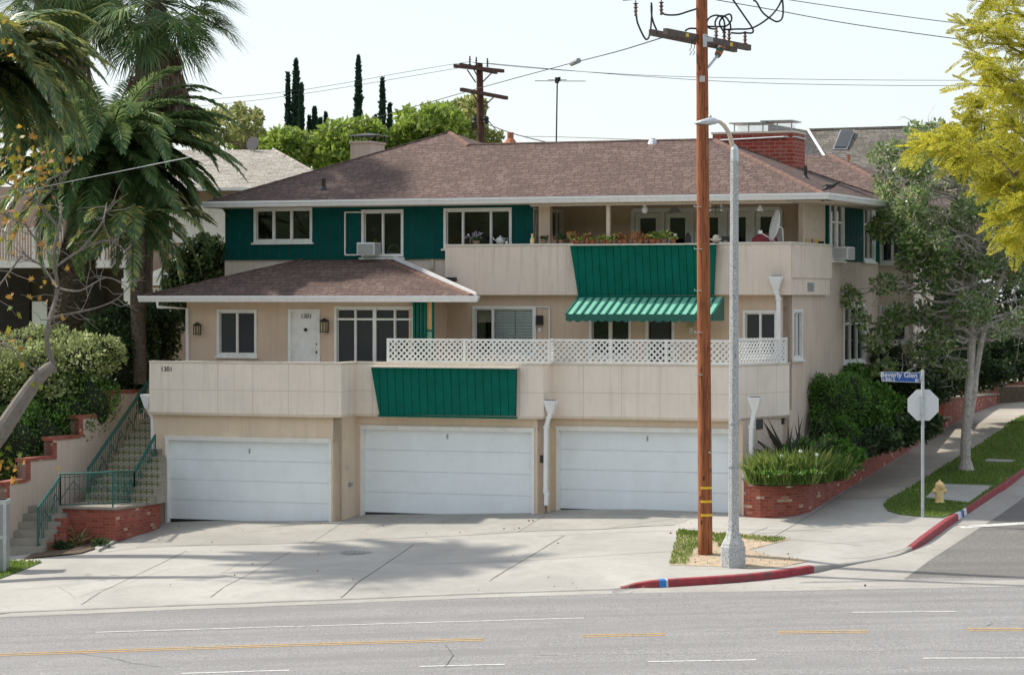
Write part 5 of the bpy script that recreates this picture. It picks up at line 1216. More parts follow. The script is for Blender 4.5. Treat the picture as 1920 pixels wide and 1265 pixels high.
# ------------------------------------------------------------------ poles
pb_=PT(1321.5,1039); Yp=pb_.y; ppm=FP/Yp
pole=thing('utility_pole','tall brown timber utility pole with yellow bands standing in the dirt beside the street lamp','utility pole',pb_)
m=MB(); pts=[]; rs=[]
for i in range(41):
    t=i/40; py=1039-t*(1039+190); pts.append(((1322.5-t*8-CX)/FP*Yp,Yp,-(py-HY)/FP*Yp)); rs.append((13.6-3.4*t)/ppm+random.uniform(-.0015,.0015))
pts[0]=(pts[0][0],pts[0][1],pts[0][2]-.3); m.tube(pts,rs,20); m.build('shaft','pole',pole,smooth=True)
def px_on(py): t=(1039-py)/1229; return (1322.5-t*8-CX)/FP*Yp,-(py-HY)/FP*Yp,(13.6-3.4*t)/ppm
for py in (913.5,939,964.5):
    x,z,r=px_on(py); m=MB(); n=14; vs=[]
    for j in range(n):
        an=-2.25+j/(n-1)*2.35
        for dz in (-.026,.026): vs.append((x+(r+.004)*cos(an+.0),Yp+(r+.004)*sin(an),z+dz))
    m.add(vs,[(2*j,2*j+1,2*j+3,2*j+2) for j in range(n-1)]); m.build('yellow_band','yellow',pole)
m=MB()
for py in (388,467,545,623,702): x,z,r=px_on(py); m.box((x-r-.03,Yp-r*.6-.05,z-.008),(x-r*.3,Yp-r*.6,z+.008)); m.tube([(x-r-.02,Yp-r*.6,z),(x-r-.06,Yp-r*.7,z+.0),(x-r-.06,Yp-r*.7,z+.04)],.008,5)
for py in (847,): x,z,r=px_on(py); m.box((x+.06,Yp-r-.0,z-.012),(x+.13,Yp-r+.06,z+.012))
m.build('staple','galv',pole)
def mbox(px,py,hw,hh,Y,d=.06): p=W(px,py,Y); return ((p.x-hw,p.y,p.z-hh),(p.x+hw,p.y+d,p.z+hh))
m=MB(); m.box(*mbox(1317,148,.055,.065,Yp-.2)); m.build('junction_box','galv',pole)
# double crossarms
def arm(p0,p1,h=.13,w_=.10): k=MB(); k.bar(W(*p0),W(*p1),w_,h); return k
k1=arm((1247,59,58.9),(1405,90,61.6)); o=k1.build('crossarm','arm',pole); k2=arm((1220,61,59.2),(1379,93,62.0)); k2.build('crossarm','arm',pole)
k=arm((1171,-4,58.6),(1445,50-75,62.6)); k.build('crossarm','arm',pole)
k=MB(); k.box(*mbox(1322,76,.04,.14,Yp-.30,.1)); k.box(*mbox(1331,74,.07,.05,Yp-.28,.02)); k.build('bracket','galv',pole)
for px,py in ((1288.5,65.5),(1371,83)):
    t=(px-1247)/158; Yq=58.9+2.7*t-.16; p=W(px,py+.5,Yq); k=MB(); k.slab([(p.x-.038,p.y,p.z-.04),(p.x+.038,p.y+.045,p.z-.04),(p.x+.038,p.y+.045,p.z+.04),(p.x-.038,p.y,p.z+.04)],(0,.006,0)); k.build('yellow_tag','yellow',pole)
def insul(px,py,Y,up=1,s=1.0,parent=pole,mat='cer'):
    p=W(px,py,Y); k=MB(); pr=[(.012,-.03),(.012,.02)]
    for i in range(3): z=.02+i*.075; pr+=[(.03,z),(.055*s*(1.15-.12*i),z+.012),(.03,z+.03),(.026,z+.07)]
    pr+=[(.03,.25),(.03,.29),(0,.29)]; k.lathe([(r,z*up*s) for r,z in pr],10,p); return k.build('insulator',mat,parent)
for a_ in ((1192,4,58.8,-1,1.05),(1240,2,59.3,-1,1.05),(1343,77,61.1,1,1.1),(1358,79,61.4,1,1.1),(1367,82,61.6,1,1.1),(1397,85,61.6,1,1.05)): insul(*a_[:3],a_[3],a_[4])
# cable head and conduit under the arm
m=MB(); pA=W(1356,80,61.4); pB=W(1346,103,61.0); m.tube([pA,pB],[.10,.075],12); m.build('cable_head','terra',pole)
m=MB(); m.tube([W(1350,92,61.1),W(1345,107,61.0)],[.085,.05],12); m.build('cable_clamp','awnd',pole)
m=MB(); m.tube([W(1346,104,61.0),W(1325,130,Yp-.05),W(1322,150,Yp-.02)],.028,8); m.build('conduit','galv',pole)
def cable(name,pts,r,parent=None,mat='wire',lab=None,cat_=None,sm=True,n=8,grp=None):
    q=smoothline([tuple(W(*p)) for p in pts],n) if sm and len(pts)>2 else [W(*p) for p in pts]
    k=MB(); k.tube(q,r,5); o=k.build(name,mat,parent,smooth=True)
    if lab: tag(o,lab,cat_,grp)
    return o
Y=61.3
for pts in ([(1193,26,58.8),(1196,45,58.9),(1211,74,59),(1219,60,59.1),(1222,20,59.2),(1221,5,59.2)],[(1221,10,59.2),(1222,30,59.2),(1226,45,59.3),(1231,56,59.4)],[(1240,22,59.3),(1248,28,59.4),(1270,28,59.6),(1290,22,59.8),(1306,17,60)],
   [(1285,58,59.6),(1292,54,59.7),(1305,54,59.9)],
   [(1343,55,Y),(1330,53,Y),(1325,44,Y),(1331,33,Y),(1345,29,Y),(1356,36,Y),(1359,52,Y),(1357,70,Y)],[(1343,56,Y),(1341,42,Y),(1348,31,Y),(1360,32,Y),(1369,45,Y),(1370,58,Y)],[(1357,60,Y),(1349,45,Y),(1355,33,Y),(1368,27,Y),(1372,36,Y),(1366,46,Y),(1356,50,Y),(1326,50,Y)],
   [(1357,56,Y),(1380,55,Y),(1410,53,Y),(1440,35,Y),(1458,15,Y),(1469,-8,Y)],[(1370,62,Y),(1385,63,Y),(1397,62,Y),(1410,62,Y),(1411,54,Y),(1395,30,Y),(1370,-6,Y)],[(1412,2,Y),(1418,4,Y),(1430,24,Y),(1447,37,Y),(1458,41,Y),(1467,33,Y),(1468,10,Y),(1465,-10,Y)]):
    cable('jumper_cable',pts,.021,pole)
m=MB()
for px,py in ((1297,88),(1303,90)): m.tube([W(px,73,Yp-.2),W(px-1,90,Yp-.2),W(px-4,95,Yp-.2),W(px,98,Yp-.22),W(px-4,104,Yp-.22)],.008,5)
m.build('spare_hook','wire',pole)
# street lamp
lb=PT(1375,1061); Yl=lb.y; lamp=thing('street_lamp','speckled concrete street lamp with octagonal base and curved arm beside the timber pole','street lamp',lb)
pm=FP/Yl
def oct_(prof,mat,name):
    m=MB(); base=0; k=8; vs=[]
    for px,py,hw in prof:
        x=(px-CX)/FP*Yl; z=-(py-HY)/FP*Yl; r=hw/pm/cos(pi/8)
        for j in range(k): an=2*pi*(j+.5)/k; vs.append((x+r*cos(an),Yl+r*sin(an),z))
    m.add(vs,[(k*i+j,k*i+(j+1)%k,k*i+k+(j+1)%k,k*i+k+j) for i in range(len(prof)-1) for j in range(k)]+[tuple(range(k))[::-1],tuple(range(k*len(prof)-k,k*len(prof)))]); return m.build(name,mat,lamp)
oct_([(1374.5,1072,22.5),(1374.5,1061,22.5),(1374.5,1024,22.5),(1374.5,1021,20.5),(1374.5,1019,20.5),(1374.8,1005,13.5),(1375,995,10.5),(1375.3,975,9.6),(1377.2,302,7.3)],'terrazzo','post')
oct_([(1377.2,303,7.6),(1377.2,297,7.8),(1377.2,280,6.9),(1377.3,276,6),(1377.3,271,2)],'galv','post_cap')
m=MB(); m.tube([W(1375,277,Yl),W(1372,268,Yl),W(1367,250,Yl),W(1358,236,Yl),W(1350,229,Yl),W(1341,226,Yl)],[.05,.05,.048,.045,.04,.036],10); m.build('arm','cream',lamp)
m=MB(); h0=W(1342,228,Yl); 
prof=[(0,.03,.03),(.08,.10,.07),(.24,.12,.10),(.40,.075,.11),(.52,.04,.08),(.56,.015,.04)]; vs=[]
for s,hh,ww in prof:
    for j in range(10): an=2*pi*j/10; vs.append((h0.x+.06-s*.92,h0.y+ww*1.5*cos(an),h0.z-.01+hh*(.9 if sin(an)>0 else .45)*sin(an)-s*.05))
m.add(vs,[(10*i+j,10*i+(j+1)%10,10*i+10+(j+1)%10,10*i+10+j) for i in range(5) for j in range(10)]+[tuple(range(10))[::-1],tuple(range(50,60))]); m.build('lamp_head','galv',lamp,smooth=True)
m=MB(); m.box((h0.x-.42,h0.y-.07,h0.z-.075),(h0.x-.1,h0.y+.07,h0.z-.03)); m.build('lens','glass',lamp)
m=MB(); m.lathe([(.035,0),(.035,.08),(.02,.1),(0,.1)],10,(h0.x-.12,h0.y,h0.z+.04)); m.build('photocell','galv',lamp)
m=MB()
for py in (875,): 
    x=(1375.5-CX)/FP*Yl; z=-(py-HY)/FP*Yl; m.lathe([(.124,-.012),(.124,.012)],8,(x,Yl,z))
x=(1376-CX)/FP*Yl; m.lathe([(.117,-.01),(.117,.01)],8,(x,Yl,-(795-HY)/FP*Yl)); m.build('strap','grey',lamp)
# street name sign + octagonal sign seen from behind
sb=PT(1730,969); Ys=sb.y; sp_=thing('street_sign_post','grey post with blue street name blade and octagonal sign seen from behind','street sign',sb)
m=MB(); x=sb.x; zt=-(693-HY)/FP*Ys; m.tube([(x,Ys,sb.z-.2),(x,Ys,zt)],.038,10); m.build('post','galv',sp_)
oc=W(1731,759,Ys+.05); r=31.5/FP*Ys; m=MB(); vs=[(oc.x+r*cos(pi/8+pi/4*j),oc.y,oc.z+r*sin(pi/8+pi/4*j)) for j in range(8)]; m.slab(vs,(0,.012,0)); so_=m.build('stop_sign','signback',sp_)
m=MB(); vs=[(p[0],p[1]+.016,p[2]) for p in vs]; m.slab([(oc.x+(p[0]-oc.x)*.985,p[1],oc.z+(p[2]-oc.z)*.985) for p in vs],(0,.003,0)); m.build('sign_face','red',so_)
m=MB(); 
for dz in (-.2,.2): m.box((x-.05,Ys-.05,oc.z+dz-.02),(x+.05,Ys+.05,oc.z+dz+.02))
m.build('bracket','galv',so_)
p0=W(1653,696,Ys-.03); p1=W(1726,699,Ys-.03); z0_=-(716-HY)/FP*Ys; m=MB(); m.slab([(p0.x,p0.y,-(697-HY)/FP*Ys),(p1.x,p0.y,-(698-HY)/FP*Ys),(p1.x,p0.y,-(717-HY)/FP*Ys),(p0.x,p0.y,-(714.5-HY)/FP*Ys)],(0,.006,0)); sg=m.build('name_sign','signback',sp_)
m=MB(); f=.012; m.slab([(p0.x+f,p0.y-.003,-(697-HY)/FP*Ys-f),(p1.x-f,p0.y-.003,-(698-HY)/FP*Ys-f),(p1.x-f,p0.y-.003,-(717-HY)/FP*Ys+f),(p0.x+f,p0.y-.003,-(714.5-HY)/FP*Ys+f)],(0,.002,0)); m.build('sign_field','blue',sg)
tl=-.02
for body,px,py,s in (('Beverly Glen',1685.5,703,.165),('1300 S',1666.5,711.5,.105),('Bl',1719,713,.105)):
    p=W(px,py,Ys-.04); text(body,'lettering','plastic',sg,face_mtx(p,(1,0,tl),(0,0,1)),s,.0015,0,None,.002)
m=MB(); m.box((p1.x-.02,Ys-.05,-(712-HY)/FP*Ys),(x+.03,Ys+.01,-(703-HY)/FP*Ys)); m.build('bracket','galv',sg)
# hydrant
hb=PT(1761.5,944); hy=thing('fire_hydrant','yellow fire hydrant with orange-brown caps standing on the corner lawn','fire hydrant',hb)
s=43/FP*hb.y/.64
m=MB(); m.lathe([(r*s,z*s) for r,z in ((.0,-.1),(.12,-.1),(.12,.03),(.15,.035),(.15,.06),(.115,.07),(.115,.40),(.135,.41),(.135,.45),(.12,.46),(.13,.52),(.105,.58),(.06,.62),(0,.63))],20,hb); m.build('barrel','hyd',hy,smooth=False)
m=MB(); m.lathe([(r*s,z*s) for r,z in ((0,.60),(.035,.60),(.035,.67),(0,.67))],5,hb); m.build('operating_nut','hyd',hy)
for dx,dy in ((-1,-.2),(1,.1),(.35,-1)):
    d=Vector((dx,dy,0)).normalized(); c_=hb+Vector((0,0,.36*s)) if abs(dx)>.5 else hb+Vector((0,0,.50*s)); m=MB(); R_=.055*s if abs(dx)>.5 else .065*s
    m.lathe([(R_,.09*s),(R_,.14*s),(R_*1.25,.14*s),(R_*1.25,.175*s),(R_*.9,.19*s),(R_*.35,.19*s),(R_*.3,.22*s),(0,.22*s)],12,c_,tuple(d)); m.build('outlet_cap','terra' if False else 'hyd',hy)
# ------------------------------------------------------------------ overhead lines
def wire(pts,lab,r=.009,grp=None,sag=0): return cable('overhead_wire',pts,r,None,'wire',lab,'wire',True,6,grp)
# near pole to the right
wire([(1330,-2,62),(1450,19,62),(1600,46,62),(1830,78,62),(2000,98,62)],'overhead wire sloping down to the right just above the yellow-green tree branch',.010)
wire([(1478,0,62),(1600,18,62),(1780,42,62),(2000,66,62)],'overhead wire entering at the top edge right of the pole')
wire([(1790,-4,62),(1850,5,62),(2000,20,62)],'short overhead wire crossing the top right corner')
wire([(1244,70,60),(1160,96,75),(1078,117,90),(1040,127,94),(900,165,104),(640,238,118),(520,262,125)],'service wire running down from the crossarm tip past the roof antenna',.015)
k=MB(); k.tube([W(1072,119.5,91),W(1085,114,90)],.09,8); tag(k.build('wire_splice','grey'),'grey splice box hanging on the service wire left of the pole','splice box')
YB=112
wire([(886,117,YB),(1000,128,YB),(1200,141,YB),(1400,147,YB),(1600,150,YB),(1790,151,YB),(2000,151,YB)],'uppermost distant wire running right from the far pole top',.010)
wire([(915,119,YB),(1050,131,YB),(1200,143,YB),(1400,155,YB),(1620,160,YB),(1800,161,YB),(2000,161,YB)],'lower distant wire running right from the far pole',.011)
wire([(880,116,YB),(780,132,YB),(640,157,YB),(540,172,YB),(370,188,YB),(150,200,YB)],'upper distant wire running left from the far pole',.009)
wire([(893,122,YB),(800,138,YB),(640,165,YB),(540,180,YB),(400,197,YB),(200,210,YB)],'lower distant wire running left from the far pole',.009)
wire([(912,232,YB),(960,250,105),(1030,268,98)],'short drop wire from the far pole to the roof',.02)
wire([(985,256,100),(1050,257,95),(1200,262,80),(1290,264,72)],'thin wire skimming the roof ridge',.009)
wire([(365,293,66),(240,318,66),(75,352,66),(-60,385,66)],'pale cable sloping down in front of the palm fronds on the left',.011)
bpy.data.objects[[o.name for o in COL.objects if o.get('label','').startswith('pale cable')][0]].data.materials[0]=M['plastic']
# far pole
fp=thing('utility_pole','dark weathered timber pole with two crossarms behind the roof','utility pole',W(903,300,YB))
m=MB(); m.tube([W(903,330,YB),W(899,119,YB)],[.17,.13],12); m.build('shaft','oldpole',fp)
for a_ in (((853,124,YB-2.0),(943,133.5,YB+1.5)),((864,122,YB-1.6),(930,136,YB+2)),((865,168,YB-2),(950,184,YB+1.5))): k=MB(); k.bar(W(*a_[0]),W(*a_[1]),.14,.14); k.build('crossarm','oldpole',fp)
m=MB()
for p,q in (((876,131),(892,155)),((888,130),(900,152)),((923,136),(905,154)),((886,174),(900,198)),((925,183),(905,202))): m=MB(); m.bar(W(*p,YB-.25),W(*q,YB-.25),.05); m.build('brace','oldpole',fp)
for px,py in ((881,123),(893,125),(914,127)): insul(px,py,YB-.6,1,1.3,fp,'black')
m=MB()
for px in (890,909,913): m.lathe([(.06,0),(.09,.05),(.05,.12),(.09,.2),(.05,.3),(0,.3)],8,W(px,232,YB-.2))
m.bar(W(880,244,YB),W(915,220,YB),.05); m.bar(W(912,222,YB),W(945,262,YB),.03); m.build('bracket','black',fp)
# antenna
an=thing('roof_antenna','thin rooftop television antenna mast with one horizontal boom against the sky','antenna',HF@onroof(1043,268))
Yan=(HF@onroof(1043,268)).y+.6; m=MB(); m.tube([W(1043,272,Yan),W(1045,146,Yan)],.022,6); m.build('mast','black',an)
m=MB(); m.tube([W(1003,152,Yan),W(1098,152.5,Yan)],.010,5); m.tube([W(1028,150,Yan-.3),W(1062,150,Yan+.3)],.009,5); m.box(*mbox(1044.5,150.5,.055,.075,Yan-.05,.1)); m.box(*mbox(1049,148,.03,.05,Yan-.05,.1)); m.build('boom','black',an)
# crow at the roof corner
cr_=HF@(ER+Vector((.05,.25,.12))); m=MB(); sk=[(0,0,.10),(-.12,0,.13),(-.05,0,.15),(.08,0,.07),(.24,0,.16),(-.17,0,.16)]
bd=thing('crow','small black crow perched on the gutter corner of the brown roof','bird',cr_)
m.tube([cr_+Vector(p) for p in ((-.20,0,-.02),(-.10,0,.03),(0,0,.06),(.08,0,.10),(.14,0,.15),(.18,0,.17),(.24,0,.15))],[.012,.045,.06,.05,.035,.03,.006],8); m.build('body','black',bd,smooth=True)
m=MB(); m.tube([cr_+Vector(p) for p in ((.02,-.03,.09),(-.10,-.05,.10),(-.22,-.06,.05))],[.03,.03,.006],6); m.bar(cr_+Vector((0,-.01,.02)),cr_+Vector((.0,-.01,-.08)),.01); m.build('wing','black',bd)
# ------------------------------------------------------------------ air conditioners, dish, ledge items
def ac(px0,px1,py0,py1,ax,c,label,d=.38):
    r=rect(ax,c,px0,px1,py0,py1); 
    t=thing('air_conditioner',label,'air conditioner',H2W(*( ((r[0]+r[1])/2,c) if ax=='u' else (c,(r[0]+r[1])/2)),r[2]),-TH)
    m=MB(); abox(m,ax,c,r[0],r[1],-.1,d,r[2],r[3]); HB(m,'casing','plastic',t,bevel=.012); m=MB()
    n=9
    for i in range(n):
        z=r[2]+.03+(r[3]-r[2]-.06)*i/n
        abox(m,ax,c,r[0]+.03,r[1]-.03,d+.001,d+.012,z,z+(r[3]-r[2])/n*.5)
        if ax=='u': m.box((r[1]+.001,c-d+.04,z),(r[1]+.008,c-.05,z+.012))
        else: m.box((c+.05,r[0]-.008,z),(c+d-.04,r[0]-.001,z+.012))
    HB(m,'grille','grey',t); return t
ac(680,713,455,479,'u',vU,'white window air conditioner below the flowering pots in the teal wall')
ac(1560,1573,463,487,'v',uS+.03,'white window air conditioner sticking out of the side wall window',.42)
zc_=ZU+.05
def ledge(px,v=None): return HU(px,vP+.08 if v is None else v)
dt=thing('satellite_dish','white satellite dish tilted edge-on above the upper balcony corner','satellite dish',HF@Vector((ledge(1468),vP+.35,ZU+.05)),0)
Yd=(HF@Vector((ledge(1460),vP+.4,ZU))).y; cdish=W(1459,424,Yd)
ax=Vector((-.95,-.16,.20)).normalized(); Q=Vector((0,0,1)).rotation_difference(ax)
m=MB(); vs=[];k=24
for r,z in ((.001,0),(.12,.008),(.24,.03),(.33,.06),(.40,.095)):
    for j in range(k): a_=2*pi*j/k; vs.append(cdish+Q@Vector((r*cos(a_),r*sin(a_),z)))
m.add(vs,[(k*i+j,k*i+(j+1)%k,k*i+k+(j+1)%k,k*i+k+j) for i in range(4) for j in range(k)]); do=m.build('reflector','plastic',dt,smooth=True); sol=do.modifiers.new('s','SOLIDIFY'); sol.thickness=.012
m=MB(); f=W(1426,436,Yd-.35); m.tube([cdish+Q@Vector((0,0,-.02)),W(1467,429,Yd+.05),W(1468,456,Yd+.05)],.022,8); m.tube([W(1452,452,Yd),f],.014,6); m.build('mount','plastic',dt)
m=MB(); m.box((f.x-.05,f.y-.04,f.z-.03),(f.x+.04,f.y+.04,f.z+.05)); m.build('feed_horn','plastic',dt)
def pot(px,h,r,kind,label,v=None,mat='pot',z=None,grp=None,n=60,L=.07,seed=0,py=None):
    u=HU(px,v if v is not None else vP+.09); vv=v if v is not None else vP+.09; zz=z if z is not None else zc_
    b=HF@Vector((u,vv,zz)); t=thing('potted_plant',label,'potted plant',b,group=grp); m=MB(); ph=.09
    m.lathe([(r*.55,0),(r*.8,ph*.9),(r*.88,ph*.9),(r*.88,ph),(r*.7,ph),(0,ph*.9)],10,b); m.build('pot',mat,t)
    C=np.tile(np.array(b)+np.array([0,0,ph]),(n,1))+RNG.normal(size=(n,3))*np.array([r*.45,r*.45,.004]); 
    if kind=='rosette': D=rdir(n); D[:,2]=np.abs(D[:,2])*.7+.1; V,F=leaves(C,nrm(D),L*(.6+.6*RNG.random(n)),.35)
    elif kind=='bush': C+=rdir(n)*h*.35*RNG.random((n,1)); C[:,2]+=h*.4; V,F=leaves(C,rdir(n),L*(.6+.6*RNG.random(n)),.32)
    else: D=rdir(n); D[:,2]=np.abs(D[:,2])+1.6; V,F=leaves(C,nrm(D),h*(.5+.6*RNG.random(n)),.09)
    npmesh('leaves',V,F,{'g':'succ','r':'succr','f':'flow','t':'terra'}.get(mat,'succ') if False else PM,t); return t
items=[(1052,.2,.09,'spike','dleaf','small dark plant at the left end of the succulent row'),(1074,.25,.10,'spike','succr','pot with one tall orange flower spike'),(1083,.1,.10,'rosette','succ','low green rosette succulent immediately right of the orange flower spike'),(1092,.1,.10,'rosette','succ','small rosette succulent left of the reddish curling bushy one'),(1101,.16,.10,'bush','succr','reddish bushy succulent with curling leaves'),
 (1111,.08,.1,'rosette','succ','low rosette succulent immediately right of the curling reddish one'),(1121,.1,.1,'rosette','succr','reddish rosette two pots right of the curling bushy one'),(1131,.1,.11,'bush','succ','rounded green succulent bush midway between spike and porch post'),(1142,.08,.1,'rosette','succ','flat rosette succulent immediately left of the white-beige porch post foot'),(1152,.1,.11,'bush','succ','green bushy succulent immediately left of the crimson spreading one'),(1163,.18,.11,'bush','succr','spreading crimson succulent near the porch post'),(1172,.12,.1,'rosette','succr','reddish rosette immediately right of the crimson spreading succulent'),(1183,.12,.1,'rosette','succr','reddish rosette immediately left of the tall red flowering succulent'),(1191,.24,.09,'spike','succr','tall red flowering succulent in front of the first french door'),
 (1202,.1,.1,'rosette','succr','reddish rosette immediately right of the tall red flowering succulent'),(1212,.12,.1,'bush','succr','red bushy pot immediately left of the large lime green plant'),(1224,.20,.13,'bush','succ','large lime green feathery plant on the ledge'),(1235,.1,.1,'rosette','succ','green rosette between the lime green plant and the tallest bushy plant'),(1246,.26,.13,'bush','succ','tallest bushy green plant on the green panel ledge'),(1262,.1,.09,'rosette','succ','low rosette at the right end of the row beside the white stake')]
for i,(px,h,r,kd,pm_,lb_) in enumerate(items):
    PM=pm_; pot(px,h,r,kd,lb_ or 'small potted succulent in the crowded row along the balcony ledge',grp='small succulents in a row on the balcony ledge',mat='terra' if i%3 else 'pot',n=170 if kd=='bush' else 90,L=.10 if kd=='bush' else .095)
PM='dleaf'; pot(893,.16,.12,'bush','purple flowering potted plant outside the three-pane window',n=130,L=.07,mat='pot',v=vP+.1)
fl=[o for o in COL.objects if o.get('label','').startswith('purple flowering')][0]; bq=Vector(fl.location)+Vector((0,0,.22))
V,F=cloud([bq,bq+Vector((-.2,0,-.08)),bq+Vector((.08,0,.03))],[.10,.09,.08],60,.05,.5); npmesh('flowers',V,F,'flow',fl)
PM='dleaf'; pot(1020,.16,.11,'bush','dark leafy pot on the ledge beside the tan column',n=80); PM='succr'; pot(1040,.12,.11,'bush','orange flowering bowl on the ledge left of the succulents',n=70,L=.05)
def sitem(name,label,cat_,px,fn,mat,v=None,z=None):
    vv=vP+.09 if v is None else v; b=HF@Vector((HU(px,vv),vv,zc_ if z is None else z)); k=MB(); fn(k,b); o=k.build(name,mat,None); tag(o,label,cat_); return o
sitem('bottle','honey coloured ceramic bottle standing alone on the ledge below the teal wall edge','bottle',998,lambda k,b:k.lathe([(.04,0),(.055,.03),(.05,.12),(.022,.17),(.022,.2),(.03,.21),(.03,.25),(0,.25)],12,b),M['hyd'])
def tea(k,b): k.lathe([(.06,0),(.11,.05),(.12,.1),(.08,.16),(.03,.18),(.02,.21),(0,.21)],14,b); k.tube([b+Vector((-.1,0,.08)),b+Vector((-.17,0,.12)),b+Vector((-.18,0,.17))],.014,6); k.tube([b+Vector((.1,0,.14)),b+Vector((.18,0,.14)),b+Vector((.17,0,.06)),b+Vector((.11,0,.05))],.010,6)
sitem('teapot','silver teapot on the ledge in front of the right window pane','teapot',938,tea,'galv')
sitem('small_ornament','tiny pale ornament beside the silver teapot','ornament',950,lambda k,b:k.lathe([(.03,0),(.04,.03),(.02,.07),(0,.08)],10,b),'cap')
sitem('storage_tin','dark square tin with a figurine left of the timber pole','tin',1290,lambda k,b:(k.box(b+Vector((-.075,-.06,0)),b+Vector((.075,.08,.17))),k.lathe([(.04,.17),(.05,.2),(.02,.24),(0,.25)],8,b)),'black')
sitem('garden_stake','white flower shaped stake among the ledge plants','ornament',1266,lambda k,b:(k.tube([b,b+Vector((0,0,.16))],.008,5),k.lathe([(.02,.14),(.045,.19),(.04,.22),(.0,.2)],8,b)),'plastic')
sitem('shallow_bowl','wide white bowl planter on the ledge between timber pole and street lamp','bowl',1343,lambda k,b:(k.lathe([(.06,0),(.17,.07),(.17,.09),(.1,.085),(0,.09)],16,b),k.lathe([(.08,.08),(.09,.13),(.05,.18),(0,.19)],10,b+Vector((0,.02,0)))),'cap')
sitem('dark_planter','black footed trough on the ledge left of the street lamp','planter',1361,lambda k,b:(k.box(b+Vector((-.1,-.05,.05)),b+Vector((.1,.1,.15))),k.box(b+Vector((-.09,-.04,0)),b+Vector((-.06,.09,.05))),k.box(b+Vector((.06,-.04,0)),b+Vector((.09,.09,.05)))),'black')
sitem('kettle_grill','dark red kettle grill behind the satellite dish','grill',1434,lambda k,b:k.lathe([(.05,-.35),(.3,-.2),(.33,-.02),(.3,.12),(.18,.2),(0,.23)],18,b),M['red'],v=vP+.75)
for px,lab_,mt_ in ((1513,'left yellow candle on the side balcony ledge','yellow'),(1523,'orange candle in the middle of the side balcony ledge','terra'),(1531,'right yellow candle on the side balcony ledge','yellow')):
    vv=HV(px,uP-.07); b_=HF@Vector((uP-.07,vv,zc_)); k=MB(); k.lathe([(.025,0),(.025,.10),(.012,.12),(0,.12)],8,b_); tag(k.build('candle',mt_),lab_,'candle')
vv=HV(1540,uP-.07); b_=HF@Vector((uP-.07,vv,zc_)); k=MB(); k.box(b_+Vector((-.06,-.06,0)),b_+Vector((.06,.06,.07))); tag(k.build('small_box','black'),'small black box near the wall end of the side balcony ledge','box')
def hang(px,pyt,pyb,v,label,cat_,name,parts):
    u=HU(px,v); top=HF@Vector((u,v,zr-.17)); b=HF@Vector((u,v,HZ(pyb,u,v))); t=thing(name,label,cat_,b); parts(t,top,b); return t
def lan(t,top,b):
    k=MB(); k.tube([top,b+Vector((0,0,.28))],.006,5); k.lathe([(.05,.22),(.02,.28),(0,.3)],8,b); 
    for s in (-.10,.10): k.tube([b+Vector((s,0,.38)),b+Vector((s*.9,0,.26)),b+Vector((0,0,.24))],.007,5)
    k.build('hanger','black',t); k=MB(); k.lathe([(.03,0),(.075,.04),(.07,.12),(.04,.18),(.05,.22),(0,.22)],12,b); k.build('glass_globe','plastic',t)
hang(1209,0,400,vP+.3,'clear glass hanging lantern above the lime green ledge plant','lantern','hanging_lantern',lan)
def pend(t,top,b): k=MB(); k.tube([top,b+Vector((0,0,.15))],.006,5); k.build('cord','black',t); k=MB(); k.lathe([(.17,0),(.15,.03),(.05,.13),(.03,.18),(0,.18)],14,b); k.build('shade','grey',t)
hang(1265,0,398,vK-1.2,'dark cone pendant light in front of the french doors','pendant light','pendant_light',pend)
def bell(t,top,b): k=MB(); k.tube([top,b+Vector((0,0,.15))],.005,5); k.build('cord','black',t); k=MB(); k.lathe([(.09,0),(.06,.06),(.03,.14),(0,.16)],12,b); k.build('bell','plastic',t)
hang(1425,0,396,vP+.3,'white bell hanging from the porch beam right of the street lamp','wind bell','wind_bell',bell)
def chime(t,top,b):
    k=MB(); k.tube([top,b],.006,5)
    for i in range(3): z=.08+i*.11; k.tube([b+Vector((-.14,0,z+.03)),b+Vector((-.1,0,z)),b+Vector((.1,0,z)),b+Vector((.14,0,z+.03))],.007,5)
    k.build('frame','black',t); k=MB()
    for i in range(3):
        for s in (-1,1): c_=b+Vector((s*.135,0,.1+i*.11)); k.lathe([(.028,0),(.028,.05),(0,.05)],8,c_)
    k.build('candle_cups','plastic',t)
hang(1342,0,404,vP+.3,'black hanging chandelier with six white cups right of the timber pole','chandelier','hanging_chandelier',chime)
# indoor sill things of the teal window
sz=u2[2]+.03
def vase(px,v,label,nm,cat_,fn,mat): u=HU(px,v); b=HF@Vector((u,v,sz)); k=MB(); fn(k,b); tag(k.build(nm,mat),label,cat_)
vase(738,vU+.22,'curved wicker handle basket behind the right pane of the teal wall window','basket','basket',lambda k,b:(k.lathe([(.1,0),(.14,.08),(.12,.08),(0,.03)],14,b),k.tube([b+Vector((.15*cos(a_),0,.06+.2*sin(a_))) for a_ in [pi*i/10 for i in range(11)]],.018,6)),'cream')
b_=HF@Vector((HU(704,vU+.2),vU+.2,HZ(453,HU(704,vU),vU))); t=thing('potted_orchid','yellow pot with white orchid behind the glass above the air conditioner','potted plant',b_); k=MB(); k.lathe([(.05,0),(.06,.08),(0,.08)],10,b_); k.build('pot','yellow',t); k=MB(); k.tube([b_+Vector((0,0,.08)),b_+Vector((.01,0,.25)),b_+Vector((-.05,0,.32))],.005,5); k.build('stem','awnd',t); V,F=cloud([b_+Vector((0,0,.27)),b_+Vector((-.05,0,.31))],[.05,.05],20,.045,.5); npmesh('flowers',V,F,'flow',t)
